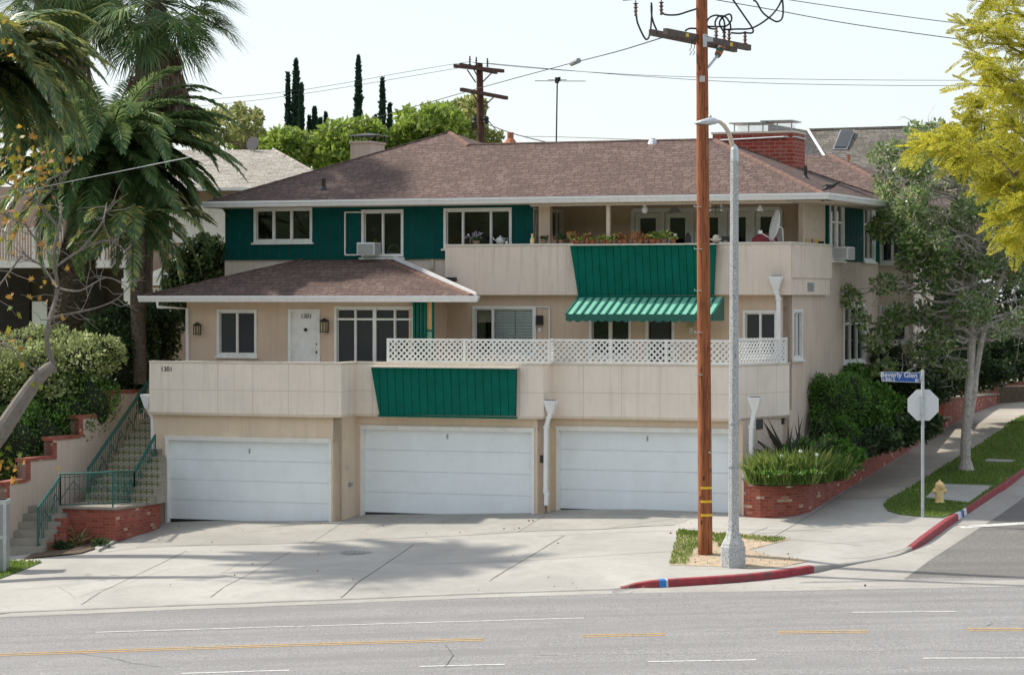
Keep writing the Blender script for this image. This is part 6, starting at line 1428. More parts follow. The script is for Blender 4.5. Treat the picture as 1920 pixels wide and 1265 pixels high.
# ------------------------------------------------------------------ trees and plants
def tube_fast(mb,pts,rs,k=6): mb.tube(pts,rs,k,cap=False)
def pinnate(b,az,el,L,droop,n=46,ll=.42,twist=0,vsh=.55,mid=None):
    """phoenix frond: rachis points + leaflets; returns (V,F) leaflets and rachis points"""
    N_=16; p=np.array(b,float); a=az; e=el; R_=[p.copy()]; ds=L/N_
    for i in range(N_):
        t=(i+1)/N_; e=el-droop*(t**1.35); d=np.array([cos(a)*cos(e),sin(a)*cos(e),sin(e)]); p=p+d*ds; R_.append(p.copy())
    R_=np.array(R_); ts=np.linspace(.10,.995,n); idx=ts*N_; i0=np.minimum(idx.astype(int),N_-1); fr=(idx-i0)[:,None]
    Pp=R_[i0]*(1-fr)+R_[i0+1]*fr; T=nrm(R_[i0+1]-R_[i0]); side=nrm(np.cross(T,np.array([[0,0,1.]]))+1e-6); up=np.cross(side,T)
    out=[]
    for s in (1,-1):
        ln=ll*np.clip(np.sin(pi*np.clip(ts*.93+.08,0,1))**.55,.25,1)*(.9+.2*RNG.random(n)); jit=RNG.normal(size=(n,3))*.10
        D=nrm(T*(.55+.5*ts[:,None])+side*s*.85+up*(vsh-.35*ts[:,None])*.55+jit+np.array([0,0,-.10]))
        w_=.016+.006*RNG.random(n)[:,None]; X=nrm(np.cross(D,up+side*s*.3)); mid_=Pp+D*ln[:,None]*.5; D2=nrm(D+np.array([0,0,-.42])); tip=mid_+D2*ln[:,None]*.52
        V=np.stack([Pp-X*w_*.5,Pp+X*w_*.5,mid_+X*w_*.9,tip,mid_-X*w_*.9],1).reshape(-1,3); out.append((V,np.arange(5*n).reshape(n,5)))
    return cat(out),[Vector(r) for r in R_]
def rad(px0,py0,px1,py1): return
def phoenix(name,label,crown,trunk,nf,L,ll,mat,seed,azs=None,elr=(-.5,1.35),dro=(1.0,1.9),n=58,extra=()):
    random.seed(seed); t=thing(name,label,'palm tree',trunk[0]); parts=[]; k=MB()
    for i in range(nf):
        el=elr[0]+(elr[1]-elr[0])*((i+.5)/nf)**.8; az=i*2.39996+random.uniform(-.3,.3); l=L*(.8+.3*random.random())
        (V,F),Rr=pinnate(Vector(crown)+Vector((cos(az)*.2,sin(az)*.2,random.uniform(-.2,.2))),az,el,l,random.uniform(*dro)*(1.1 if el>.6 else .8),n,ll); parts.append((V,F)); k.tube(Rr,[.035*(1-j/18)+.006 for j in range(len(Rr))],4,cap=False)
    for az,el,l,dr in extra:
        (V,F),Rr=pinnate(Vector(crown),az,el,l,dr,n,ll); parts.append((V,F)); k.tube(Rr,[.035*(1-j/18)+.006 for j in range(len(Rr))],4,cap=False)
    V,F=cat(parts); npmesh('fronds',V,F,mat,t); k.build('rachis','fan',t)
    trunkmesh(t,trunk); return t
def trunkmesh(t,trunk,r0=.38,r1=.32,mat='palmbark'):
    pts=smoothline([tuple(p) for p in trunk],14); n=len(pts); rs=[(t.get('_r0',r0)*(1-i/n)+t.get('_r1',r1)*i/n)*(1+.05*(i%2)) for i in range(n)]
    m=MB(); m.tube(pts,rs,14); 
    # leaf base scales
    for i in range(2,n-1):
        p=Vector(pts[i]); r=rs[i]
        for j in range(9):
            a_=2*pi*(j+(i%2)*.5)/9; d=Vector((cos(a_),sin(a_),0)); tt=Vector((-sin(a_),cos(a_),0)); q=p+d*r*.95; h=(Vector(pts[min(i+1,n-1)])-Vector(pts[i-1])).length*.9
            m.add([q-tt*r*.33,q+tt*r*.33,q+d*r*.28+Vector((0,0,h)),q+Vector((0,0,-h*.5))],[(0,1,2),(0,3,1)])
    for k_ in ('_r0','_r1'):
        if k_ in t: del t[k_]
    m.build('trunk',mat,t)
def palm_r(t,a,b): t['_r0']=a; t['_r1']=b
ph=phoenix
# big date palm whose trunk crosses the neighbour's balcony
T1w=[W(133,760,73.5),W(128,640,73.5),W(135,560,73.5),W(150,470,73.5),W(180,390,73.5),W(202,300,73.5)]
_tm=trunkmesh
def trunkmesh(t,trunk,r0=.42,r1=.55,mat='palmbark'): return _tm(t,trunk,RR[0],RR[1],mat)
RR=(.42,.50)
phoenix('date_palm','tall date palm with thick scaly trunk and dense dark arching fronds reaching the roof corner',W(200,288,73.5),T1w,112,3.75,.55,'palmL',3,elr=(-.85,1.38),n=100,
  extra=[(-.12,.75,3.2,1.7),(.0,.35,3.1,1.5),(-.3,.1,3.0,1.2),(.1,1.0,3.1,1.9),(-.2,-.15,3.0,.9),(2.9,.8,3,1.6),(-.5,.45,3.1,1.5),(-1.2,.2,2.6,1.5),(-.9,.7,2.9,1.8)])
RR=(.25,.25)
phoenix('date_palm','date palm crown filling the left edge with yellow tipped drooping fronds',W(-40,125,65),[W(-60,900,65),W(-58,500,65),W(-42,150,65)],84,3.3,.50,'palmY',5,elr=(-.9,1.25),dro=(1.4,2.2),n=100,
  extra=[(-.1,.9,3.2,2.1),(0,.5,3.3,2.0),(-.2,.2,3.2,1.8),(.2,.7,3.3,2.1),(-.4,.6,3.2,2.0),(-.6,.0,3.1,1.6),(-.3,-.2,3.3,1.3),(-.5,-.5,3.2,1.0)])
RR=(.17,.17)
phoenix('date_palm','slim young palm with yellowing lower fronds in front of the white porch',W(250,395,71.5),[W(262,720,71.5),W(258,560,71.5),W(262,470,71.5),W(256,400,71.5)],22,2.2,.42,'palmY',9,elr=(-.9,.4),n=52,dro=(.8,1.4))
# fan palms
def fanpalm(label,crown,trunk,sk,nf,rad_,seed,lenp=1.3,elr=(-.7,1.2),r=.3,azx=()):
    random.seed(seed); t=thing('fan_palm',label,'palm tree',trunk[0]); m=MB(); m.tube(smoothline([tuple(p) for p in trunk],6),r,12); m.build('trunk','palmbark',t)
    # skirt of dead leaves
    top,bot,w0,w1=sk; n=5200; tt=RNG.random(n)**.8; a_=RNG.random(n)*2*pi; top=np.array(top);bot=np.array(bot); C=top+(bot-top)*tt[:,None]; rr=(w0+(w1-w0)*tt)*(.55+.45*RNG.random(n)); lobes=1+.12*np.sin(a_*5+tt*7)
    C=C+np.stack([np.cos(a_)*rr*lobes,np.sin(a_)*rr*lobes,np.zeros(n)],1); D=nrm(np.stack([np.cos(a_)*.16,np.sin(a_)*.16,-np.ones(n)],1)+RNG.normal(size=(n,3))*.13); V,F=leaves(C,D,.55*(.4+.9*RNG.random(n)),.035); npmesh('dead_leaf_skirt',V,F,'skirt',t)
    m=MB(); q=[tuple(top+(bot-top)*i/6) for i in range(7)]; m.tube(q,[ (w0+(w1-w0)*i/6)*.62 for i in range(7)],12); m.build('skirt_core','palmbark',t)
    parts=[]; st_=MB(); c=Vector(crown)
    fr=[(i*2.39996+random.uniform(-.3,.3),elr[0]+(elr[1]-elr[0])*((i+.5)/nf),lenp*(.8+.4*random.random())) for i in range(nf)]+list(azx)
    for az,el,lp in fr:
        d=Vector((cos(az)*cos(el),sin(az)*cos(el),sin(el))); e_=c+d*lp+Vector((0,0,-.15*lp)); st_.tube([c,c+d*lp*.5+Vector((0,0,.03)),e_],[.022,.016,.012],4,cap=False)
        d=(d+Vector((0,0,-.35))).normalized(); s=d.cross(Vector((0,0,1))).normalized(); up=s.cross(d)
        n=44; an=np.linspace(-2.0,2.0,n)+RNG.normal(size=n)*.02; d_=np.array(d);s_=np.array(s);u_=np.array(up)
        D=nrm(np.cos(an)[:,None]*d_+np.sin(an)[:,None]*s_+(.25*np.abs(np.sin(an)))[:,None]*u_); ln=rad_*(.82+.18*np.cos(an))*(.85+.25*RNG.random(n))
        base=np.tile(np.array(e_),(n,1)); X=nrm(np.cross(D,np.tile(u_,(n,1)))); w_=.024; midp=base+D*ln[:,None]*.55; D2=nrm(D+np.array([0,0,-.55])+RNG.normal(size=(n,3))*.12); tip=midp+D2*ln[:,None]*.5
        V=np.stack([base,midp+X*w_,tip,midp-X*w_],1).reshape(-1,3); parts.append((V,np.arange(4*n).reshape(n,4)))
    V,F=cat(parts); npmesh('leaves',V,F,'fan',t); st_.build('leaf_stalks','fan',t); return t
fanpalm('fan palm with ragged fan leaves and brown thatch hanging above the house roof corner',W(290,2,75),[W(262,700,75),W(270,400,75),W(293,100,75),W(290,0,75)],(W(292,70,75),W(303,210,75),.45,.90),32,1.2,21,1.35,elr=(-.9,.9),
   azx=[(-.15,-.3,1.7),(.3,-.2,1.7),(-.6,-.6,1.4),(-.3,.1,1.8),(-.2,-.1,1.5),(-.1,-.5,1.4),(.1,.15,1.45),(-1.0,-.3,1.2),(-.4,.5,1.4),(-1.5,-.5,.9),(-2.4,-.3,1.2),(3.0,.1,1.3),(-.25,.35,1.6)])
fanpalm('fan palm with a long brown thatch skirt whose crown rises above the top edge',W(112,-60,77),[W(140,700,77),W(135,300,77),W(112,-50,77)],(W(112,-50,77),W(118,150,77),.75,.72),34,1.2,25,1.5,elr=(-1.0,1.0),azx=[(-.3,-.6,1.8),(.2,-.7,1.7),(-.8,-.7,1.6),(-.1,-.3,1.9),(-.5,-.9,2.0),(.1,-1.0,2.1),(-.2,-.8,2.2)])
# ------------------------------------------------------------------ branching trees
def tree(name,label,base,trunk,clumps,n,L,mat,bark='bark',r0=.16,wr=.32,up=.2,group=None,cat_='tree',twigs=0,limb=.35,shell=0,wob=.06,twl=.5):
    t=thing(name,label,cat_,base,group=group); m=MB(); T=smoothline([tuple(p) for p in trunk],5); nT=len(T); m.tube(T,[r0*(1-.6*i/nT) for i in range(nT)],10)
    tips=[]
    for c,r in clumps:
        c=Vector(c); j=min(range(nT//3,nT),key=lambda j:(Vector(T[j])-c).length+max(0,T[j][2]-c.z)*1.5); a_=Vector(T[j]); rr=r0*(1-.6*j/nT)*limb
        q=curve_pts(a_,c,-.04*(c-a_).length,6,wob); m.tube(q,[rr*(1-.75*k/6)+.006 for k in range(7)],6,cap=False)
        for _ in range(twigs):
            s=q[random.randint(3,6)]; d=Vector((random.gauss(0,1),random.gauss(0,1),random.gauss(0,.7))).normalized()*random.uniform(.5,1.1)*twl; q2=curve_pts(s,s+d,0,3,.12); m.tube(q2,[.012,.009,.006,.003],4,cap=False)
            for _ in range(2): s2=q2[random.randint(1,3)]; d2=Vector((random.gauss(0,1),random.gauss(0,1),random.gauss(0,.6))).normalized()*random.uniform(.2,.45)*twl; m.tube([s2,s2+d2*.6,s2+d2],[.006,.005,.002],3,cap=False)
    m.build('trunk',bark,t); V,F=cloud([c for c,r in clumps],[r for c,r in clumps],n,L,wr,up,shell); npmesh('crown',V,F,mat,t); return t
def rcl(cx,cy,Y,rx_,ry_,rd,n,rmin,rmax,sq=.8,seed=1,shellb=.0):
    """n clumps inside an ellipse given in pixels"""
    random.seed(seed); o=[]
    for i in range(n):
        while 1:
            a_,b_,c_=[random.uniform(-1,1) for _ in range(3)]
            s=a_*a_+b_*b_+c_*c_
            if shellb<s<=1: break
        r=random.uniform(rmin,rmax); o.append((W(cx+a_*rx_,cy+b_*ry_,Y+c_*rd),(r,r,r*sq)))
    return o
# magnolia on the verge
mb_=PT(1811,882); Ym=mb_.y
trk=[mb_-Vector((0,0,.2)),W(1810,860,Ym),W(1812,800,Ym),W(1818,720,Ym),W(1822,640,Ym),W(1826,540,Ym),W(1832,440,Ym),W(1838,330,Ym),W(1830,260,Ym)]
cl=rcl(1810,400,Ym,160,150,2.0,46,.28,.5,.8,4)+rcl(1740,540,Ym,110,120,1.5,26,.25,.45,.75,5)+rcl(1880,560,Ym,110,110,1.7,16,.22,.4,.8,6)+rcl(1700,330,Ym,60,70,1,8,.3,.42,.8,7)+[(W(1598,560,Ym),(.28,.3,.25)),(W(1615,600,Ym),(.25,.3,.25)),(W(1590,545,Ym),(.15,.2,.15)),(W(1645,640,Ym),(.4,.4,.3)),(W(1690,590,Ym),(.4,.4,.3)),(W(1660,690,Ym),(.4,.4,.25)),(W(1735,670,Ym),(.4,.4,.25)),(W(1790,690,Ym),(.35,.4,.25)),(W(1650,430,Ym),(.3,.4,.3)),(W(1665,385,Ym),(.3,.3,.3)),(W(1755,250,Ym),(.35,.4,.35)),(W(1715,245,Ym),(.25,.4,.25))]
mg=tree('magnolia_tree','grey trunked magnolia with glossy mottled leaves and bare twigs on the side street verge',mb_,trk,cl,28000,.12,'magn','greybark',.15,.28,.1,twigs=8,limb=.42,wob=.09,twl=.8)
m=MB(); m.tube(smoothline([tuple(p) for p in (W(1816,800,Ym),W(1826,740,Ym),W(1832,690,Ym),W(1845,620,Ym),W(1870,540,Ym),W(1900,470,Ym))],5),[.085]*8+[.075]*8+[.06]*5+[.05]*5,8); m.lathe([(.27,-.1),(.21,.06),(.155,.25)],12,mb_); m.build('second_stem','greybark',mg)
# yellow-green tree leaning in from the right (near side)
jb=Vector((9.2,37.5,Rd(9.2,37.5)+.1)); Yj=37.5
def fernleaf(b,d,L,n=13):
    """twice pinnate leaf -> small leaflets"""
    d=Vector(d).normalized(); s=d.cross(Vector((0,0,1)));
    if s.length<.1: s=Vector((1,0,0))
    s.normalize(); s=(s+Vector((random.gauss(0,.35),random.gauss(0,.35),random.gauss(0,.35)))).normalized(); C=[];D=[];ls=[]
    for i in range(n):
        t=.15+.85*i/(n-1); p=Vector(b)+d*L*t+Vector((0,0,-.22*L*t*t)); pl_=L*.36*sin(pi*(.12+.8*t))
        for sg in (1,-1):
            pd=(d*.5+s*sg+Vector((0,0,-.25))).normalized()
            for k in range(7):
                q=p+pd*pl_*(k+1)/7
                C.append(q); D.append((pd*.7+d*(.8 if k%2 else -.5)).normalized()); ls.append(.026+.01*random.random())
    return C,D,ls
random.seed(31); C=[];D=[];Ls=[]; jm=MB()
tips=[((1900,330),(1750,262)),((1900,360),(1780,300)),((1920,380),(1850,350)),((1930,230),(1800,95)),((1940,120),(1790,50)),((1940,180),(1830,130)),((1940,300),(1700,275)),((1930,260),(1810,190)),((1950,400),(1880,440)),((1960,60),(1850,20)),((1990,300),(1900,300)),((1960,330),(1870,230)),((1990,420),(1900,380)),((1960,280),(1790,230)),((1970,140),(1880,80)),((2000,240),(1880,170)),((1985,440),(1905,420)),((1960,-10),(1830,-10)),((1950,310),(1830,290)),((1900,340),(1760,290)),((1910,310),(1720,268)),((1960,380),(1860,410)),((1950,200),(1800,160)),((1960,350),(1830,330))]
hub=W(2110,250,Yj)
for (bx,by),(tx,ty) in tips:
    dy=random.uniform(-1.2,1.2); a_=W(bx,by,Yj+dy); e_=W(tx+26,ty,Yj+dy*1.6); q0=curve_pts(hub,a_,-.3,5,.05); q1=curve_pts(a_,e_,-.08,6,.05); jm.tube(q0+q1[1:],[.07,.06,.05,.04,.035,.03,.022,.018,.015,.012,.009,.006],6,cap=False)
    for k in range(34):
        s=q1[random.randint(1,6)] if k>5 else q1[random.randint(5,6)]; dd=(e_-a_).normalized()*random.uniform(.3,1.3)+Vector((random.gauss(0,.55),random.gauss(0,.8),random.gauss(-.05,.5)))
        c1,d1_,l1=fernleaf(s,dd,random.uniform(.26,.46)); C+=c1; D+=d1_; Ls+=l1
jt=thing('feathery_tree','yellow-green feathery leaved tree branch reaching in from the upper right','tree',jb)
V,F=leaves(np.array([tuple(c) for c in C]),np.array([tuple(d) for d in D]),np.array(Ls)*.98,.27); npmesh('crown',V,F,'jac',jt)
jm.tube(smoothline([tuple(p) for p in (jb,jb+Vector((.2,0,3)),jb+Vector((-.2,0,6)),tuple(hub))],5),[.22-.008*i for i in range(16)],10); jm.build('trunk','bark',jt)
# sycamore leaning in at the left
syb=hit(-150,1100,P); Yy=61.0
sy=thing('sycamore_tree','leaning furrowed sycamore trunk with bare grey twigs and a few brown and green lobed leaves','tree',syb)
m=MB(); q=smoothline([tuple(p) for p in (syb-Vector((0,0,.2)),W(-60,900,Yy),W(0,812,Yy),W(45,745,Yy),W(75,705,Yy),W(100,684,Yy))],6); m.tube(q,[.26-.0045*i for i in range(len(q))],12)
br=[[(100,684),(88,640),(92,600),(108,540),(100,480),(112,420),(115,380)],[(92,600),(120,590),(170,580),(220,560),(255,520)],[(108,540),(80,500),(50,480),(20,440),(-20,430)],[(105,500),(150,470),(200,450),(235,470)],[(112,430),(70,380),(30,350),(-20,330)],[(100,480),(60,440),(40,410),(0,400)],[(150,470),(190,420),(200,380)],[(108,540),(150,545),(200,520),(240,540)],[(70,380),(90,340),(130,320)],[(40,480),(10,520),(-20,560)],[(100,684),(60,690),(20,650),(-20,640)]]
for b_ in br:
    q=smoothline([tuple(W(x,y,Yy+random.uniform(-.4,.4))) for x,y in b_],4); n=len(q); r_=.07 if b_ is br[0] else .03; m.tube(q,[r_*(1-.75*i/n) for i in range(n)],6,cap=False)
    for k in range(10):
        s=Vector(q[random.randint(n//3,n-1)]); d=Vector((random.gauss(0,1),random.gauss(0,.5),random.gauss(.1,.8))).normalized()*random.uniform(.3,.9); p2=curve_pts(s,s+d,.03,3,.1); m.tube(p2,[.012,.009,.006,.003],4,cap=False)
m.build('trunk','twig',sy); 
bq=bpy.data.objects[[o.name for o in sy.children][0]]
def lobed(c,s,mat_list):
    """five lobed leaf as fan mesh"""
    n=nrm(RNG.normal(size=(1,3))+np.array([[0,-1.2,.3]]))[0]; x=np.cross(n,[0.1,.2,1]); x/=np.linalg.norm(x); y=np.cross(n,x); an0=random.uniform(0,6.28); v=[]
    for i in range(14):
        a_=an0+2*pi*i/14; r=s*(1.0 if i%2==0 else .5); r*= .45 if i in (6,7,8) else 1; v.append(c+x*r*cos(a_)+y*r*sin(a_)+n*random.uniform(-.2,.2)*s)
    return np.array(v)
Vs=[];Fs=[];spots=[]
for (cx_,cy_,rx_,ry_,n) in ((40,310,60,30,34),(90,300,50,30,22),(30,340,45,30,26),(50,390,60,30,20),(20,270,40,30,14),(10,420,30,50,12),(60,130,0,0,0),(75,470,40,30,8),(100,440,30,40,7),(30,190,45,50,0),(60,720,18,15,5),(25,640,40,40,10),(40,555,50,40,10),(90,555,30,30,4),(20,870,45,25,26),(15,20,25,30,8),(20,90,22,30,6),(10,480,25,60,10),(60,335,60,30,8),(115,300,35,25,4)):
    for i in range(n): spots.append((cx_+random.gauss(0,.6)*rx_,cy_+random.gauss(0,.6)*ry_))
for (x,y) in spots: c=np.array(W(x,y,Yy+random.uniform(-.6,.3))); Vs.append(lobed(c,random.uniform(.05,.115),None)); 
V=np.concatenate(Vs); F=np.arange(len(V)).reshape(-1,14); npmesh('leaves',V,F,'syc',sy)
# ------------------------------------------------------------------ hedges and shrubs on the left
c=lambda px,py,Y,r,rz=None,ry=None: (W(px,py,Y),(r,ry or r,rz or r))
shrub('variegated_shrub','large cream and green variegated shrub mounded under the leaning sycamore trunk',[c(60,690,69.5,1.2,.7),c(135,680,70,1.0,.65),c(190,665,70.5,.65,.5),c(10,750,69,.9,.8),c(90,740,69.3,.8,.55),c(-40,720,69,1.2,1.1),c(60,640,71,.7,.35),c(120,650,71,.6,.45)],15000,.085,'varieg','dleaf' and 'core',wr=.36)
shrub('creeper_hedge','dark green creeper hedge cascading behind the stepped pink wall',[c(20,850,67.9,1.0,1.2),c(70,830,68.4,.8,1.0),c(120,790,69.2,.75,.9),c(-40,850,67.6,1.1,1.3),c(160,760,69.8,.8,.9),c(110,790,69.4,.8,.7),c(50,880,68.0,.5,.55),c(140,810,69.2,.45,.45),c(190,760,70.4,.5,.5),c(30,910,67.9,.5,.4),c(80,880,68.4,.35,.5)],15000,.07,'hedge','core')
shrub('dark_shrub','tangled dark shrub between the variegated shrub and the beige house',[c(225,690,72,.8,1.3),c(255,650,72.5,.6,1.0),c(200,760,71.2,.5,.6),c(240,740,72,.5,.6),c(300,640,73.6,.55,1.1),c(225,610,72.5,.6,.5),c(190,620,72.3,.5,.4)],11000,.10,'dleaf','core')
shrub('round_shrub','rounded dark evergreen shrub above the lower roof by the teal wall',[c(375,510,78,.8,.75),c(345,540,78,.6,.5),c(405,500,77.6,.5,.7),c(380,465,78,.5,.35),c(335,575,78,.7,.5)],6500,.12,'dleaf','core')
def flax(label,px,py,nb,h,mat,w_=.05,spread=.5,name='flax_plant',b=None):
    b=b or PT(px,py); t=thing(name,label,'plant',b); n=nb; D=rdir(n); D[:,2]=np.abs(D[:,2])*spread+1.0-.5*spread; D=nrm(D); L_=h*(.6+.5*RNG.random(n)); B=np.tile(np.array(b),(n,1))+RNG.normal(size=(n,3))*np.array([.06,.06,.0]); X=nrm(np.cross(D,rdir(n))); M1=B+D*L_[:,None]*.5; D2=nrm(D+np.array([0,0,-.45])*RNG.random((n,1))*1.6); T_=M1+D2*L_[:,None]*.5
    V=np.stack([B-X*w_*.5,B+X*w_*.5,M1+X*w_,T_,M1-X*w_],1).reshape(-1,3); npmesh('blades',V,np.arange(5*n).reshape(n,5),mat,t); m=MB(); m.lathe([(.05,-.05),(.05,.03),(0,.06)],8,b); m.build('base','soil',t); return t
pb1=PT(146,1024); flax('striped green and cream flax plant in front of the brick landing',0,0,34,.62,'phory',.022,1.1,b=pb1)
for px,py,lab_ in ((112,1031,'small grey-green rosette plant left of the striped flax'),(185,1027,'small dark rosette plant right of the striped flax')):
    b_=PT(px,py); t=thing('ground_plant',lab_,'plant',b_); V,F=cloud([b_+Vector((0,0,.1)),b_+Vector((.12,0,.08))],[(.16,.16,.10)]*2,170,.10,.3,.5); npmesh('leaves',V,F,'dleaf',t); m=MB(); m.lathe([(.03,-.02),(.02,.06),(0,.08)],6,b_); m.build('stem','bark',t)
# ------------------------------------------------------------------ planter vegetation on the right
zsoil=zs
def strappy(label,px,Y,z,n,h,mat,rad__,name='strap_leaf_plant',w_=.014,droop=1.0):
    x=(px-CX)/FP*Y; b=Vector((x,Y,z)); t=thing(name,label,'plant',b); a_=RNG.random(n)*2*pi; r=np.sqrt(RNG.random(n))*rad__; B=np.stack([x+np.cos(a_)*r,Y+np.sin(a_)*r*.7,np.full(n,z)],1); D=rdir(n)*np.array([.42,.42,0])+np.array([0,0,1.15])+RNG.normal(size=(n,3))*.12; D=nrm(D); L_=h*(.6+.55*RNG.random(n)); X=nrm(np.cross(D,rdir(n))); M1=B+D*L_[:,None]*.55; D2=nrm(D*np.array([1.5,1.5,1])+np.array([0,0,-droop])*RNG.random((n,1))); T_=M1+D2*L_[:,None]*.5
    V=np.stack([B-X*w_*.5,B+X*w_*.5,M1+X*w_,T_,M1-X*w_],1).reshape(-1,3); npmesh('blades',V,np.arange(5*n).reshape(n,5),mat,t); m=MB(); m.lathe([(rad__*.6,-.03),(rad__*.4,.02),(0,.04)],8,b); m.build('crown_base','soil',t); return t
for i,(px,Y,n,h,lb_) in enumerate(((1425,64.2,420,.75,'sunlit strappy leaf clump at the left end of the curved brick planter'),(1452,64.0,420,.82,'strappy leaf clump above the curved front of the brick planter'),(1480,64.1,420,.8,'strappy leaf clump left of the white flower in the planter'),(1508,64.3,420,.85,'strappy leaf clump where the brick planter turns uphill'),(1540,64.9,360,.8,'strappy leaf clump behind the bend of the brick planter'),(1568,65.8,320,.66,'darker strappy clump at the upper end of the first planter'))):
    strappy(lb_,px,Y+.25,zsoil,n,h,'blade',.30)
V,F=cloud([W(1440,888,63.7),W(1480,888,63.6),W(1520,886,63.8),W(1555,880,64.7)],[(.35,.12,.05)]*4,240,.07,.25,.9); q=thing('ground_cover','low glossy green edging leaves behind the planter coping','plant',(W(1480,890,63.7).x,63.7,zsoil)); npmesh('leaves',V,F,'hedge',q); m=MB(); m.lathe([(.1,-.03),(0,.02)],8,q.location); m.build('base','soil',q)
m=MB(); 
for px,py in ((1466,855),(1501,846),(1531,852)): p=W(px,py,64.3); m.lathe([(.0,0),(.045,.012),(.03,.03),(0,.02)],8,p,(0,-1,.5)); m.tube([p,p-Vector((0,-.02,.45))],.005,4)
tag(m.build('white_daisies','plastic'),'three white daisies standing out of the strappy planter leaves','flowers')
zf=-(790-HY)/FP*67
flax('dark bronze flax plant against the beige wall corner above the planter',0,0,40,1.75,'phor',.04,.45,b=Vector(((1478-CX)/FP*65.6,65.6,zsoil)))
flax('second bronze flax plant between the wall corner and the round hedge',0,0,40,1.5,'phor',.035,.6,b=Vector(((1507-CX)/FP*66.6,66.6,zsoil+.05)))
flax('greyish flax clump in shade below the round hedge',0,0,60,.85,'phor',.022,.9,b=Vector(((1600-CX)/FP*67.8,67.8,-4.0)))
shrub('clipped_hedge','rounded bright green clipped hedge beside the beige side wall',[c(1560,755,69,.62,.72),c(1590,745,69.5,.6,.65),c(1545,800,68.6,.4,.5),c(1575,815,68.8,.55,.45),c(1535,750,69.2,.35,.6)],12000,.055,'hedge','core',cat_='hedge')
shrub('leafy_shrub','loose bright green shrub between the clipped hedge and the sign',[c(1630,775,70.3,.6,.55),c(1660,765,71,.45,.5),c(1610,735,71.2,.5,.4),c(1640,805,69.8,.5,.3),c(1600,710,72,.5,.35)],6500,.09,'lime' and 'hedge','core')
shrub('broadleaf_shrub','low broad leaved green plants in the first planter behind the strappy clumps',[c(1530,860,66.6,.6,.35),c(1560,855,67,.5,.35),c(1585,860,67.3,.4,.3),c(1500,850,66.3,.4,.25)],2600,.15,'hedge','core')
shrub('dark_understory','dark shade loving shrubs under the side wall windows',[c(1650,700,75,.9,.8),c(1700,690,77,.9,.8),c(1670,760,73.6,.7,.6),c(1690,780,73,.5,.5),c(1740,700,78,.9,.7),c(1640,660,76,.6,.5)],8000,.12,'dleaf','core')
shrub('dark_understory','dense dark shrubs behind the upper brick planter right of the magnolia trunk',[c(1790,690,80,1.0,.8),c(1850,660,82,1.2,.9),c(1910,650,83,1.3,.9),c(1960,640,83,1.3,1.2),c(1840,705,79,.8,.4),c(1900,690,81,.9,.4),c(1760,715,78,.7,.35)],12000,.13,'dleaf','core')
shrub('dark_understory','shaded fern like plants beside the brick steps behind the stop sign',[c(1720,800,70.8,.6,.35),c(1690,810,70.2,.5,.35),c(1650,825,69.2,.6,.3),c(1740,735,74.5,.6,.4),c(1700,740,73.5,.7,.5)],4500,.12,'dleaf','core')
strappy('thin dark strap leaves beneath the clipped hedge',1560,67.9,-4.0,300,.6,'hedge',.5); strappy('shaded strap leaves at the end of the second planter',1615,68.5,-3.9,260,.6,'dleaf',.4)
# ------------------------------------------------------------------ background
def cyp(px,pt_,pb,wpx,Y,lab_):
    b=W(px,pb+40,Y); top=W(px,pt_,Y); H=top.z-b.z; r=wpx/2/FP*Y; t=thing('cypress_tree',lab_,'tree',b,group='distant cypresses'); n=int(1500+H*wpx*22); z=RNG.random(n); rr=r*1.1*np.clip((1-z)**.62,.07,.85)*(.5+.5*RNG.random(n))*(1+.18*np.sin(z*37+px)+.12*np.sin(z*91)); a_=RNG.random(n)*2*pi
    C=np.stack([b.x+np.cos(a_)*rr,Y+np.sin(a_)*rr,b.z+z*H],1); D=nrm(np.stack([np.cos(a_)*.35,np.sin(a_)*.35,np.ones(n)],1)+RNG.normal(size=(n,3))*.25); V,F=leaves(C,D,.20*(.5+.8*RNG.random(n)),.25); npmesh('crown',V,F,'cyp',t); m=MB(); m.tube([b-Vector((0,0,1)),b+Vector((0,0,H*.5)),b+Vector((0,0,H*.75)),b+Vector((0,0,H*.95))],[r*.75,r*.5,r*.3,.02],8); m.build('trunk','cyp',t)
for a_ in ((540,140,240,9,150,'thin cypress left of the tall one above the bamboo'),(555,115,240,20,150,'tall cypress at the left of the distant row'),(565,160,240,9,149,'narrow cypress leaning against the tall left one'),(590,205,255,13,150,'mid height cypress right of the tall left one'),(580,222,255,8,150,'short cypress stub between two taller ones'),(600,225,255,7,149,'short pointed cypress beside the mid height one'),(610,215,255,5,151,'wiry thin cypress left of the open gap'),(637,228,258,7,150,'tiny cypress tip above the beige chimney shrubs'),(672,108,250,17,150,'tallest lone cypress right of centre above the beige chimney'),(704,220,262,8,150,'short cypress immediately left of the slim right one'),(717,150,262,14,150,'slim tall cypress right of the beige chimney'),(731,198,262,11,150,'medium cypress at the right end of the row')): cyp(*a_)
def bush(name,label,cl_,n,L,mat,b=None): 
    t=tree(name,label,(cl_[0][0].x,cl_[0][0].y,-4),[(cl_[0][0].x,cl_[0][0].y,-4),(cl_[0][0].x,cl_[0][0].y,cl_[0][0].z)],cl_,n,L,mat,'bark',.15,.32,.3,twigs=2,limb=.25); return t
YT=122
bush('lime_tree','bright lime green tree mass behind the beige chimney',rcl(640,282,YT,75,32,3,34,.25,.95,.9,11)+rcl(690,262,YT,40,30,2,12,.2,.6,1,12),10500,.24,'lime')
bush('lime_tree','yellow-green bushy tree above the weathered white roof',rcl(545,272,YT,62,22,3,16,.35,.7,.8,13)+rcl(470,262,YT,40,16,2,8,.3,.5,.8,14),5000,.22,'lime')
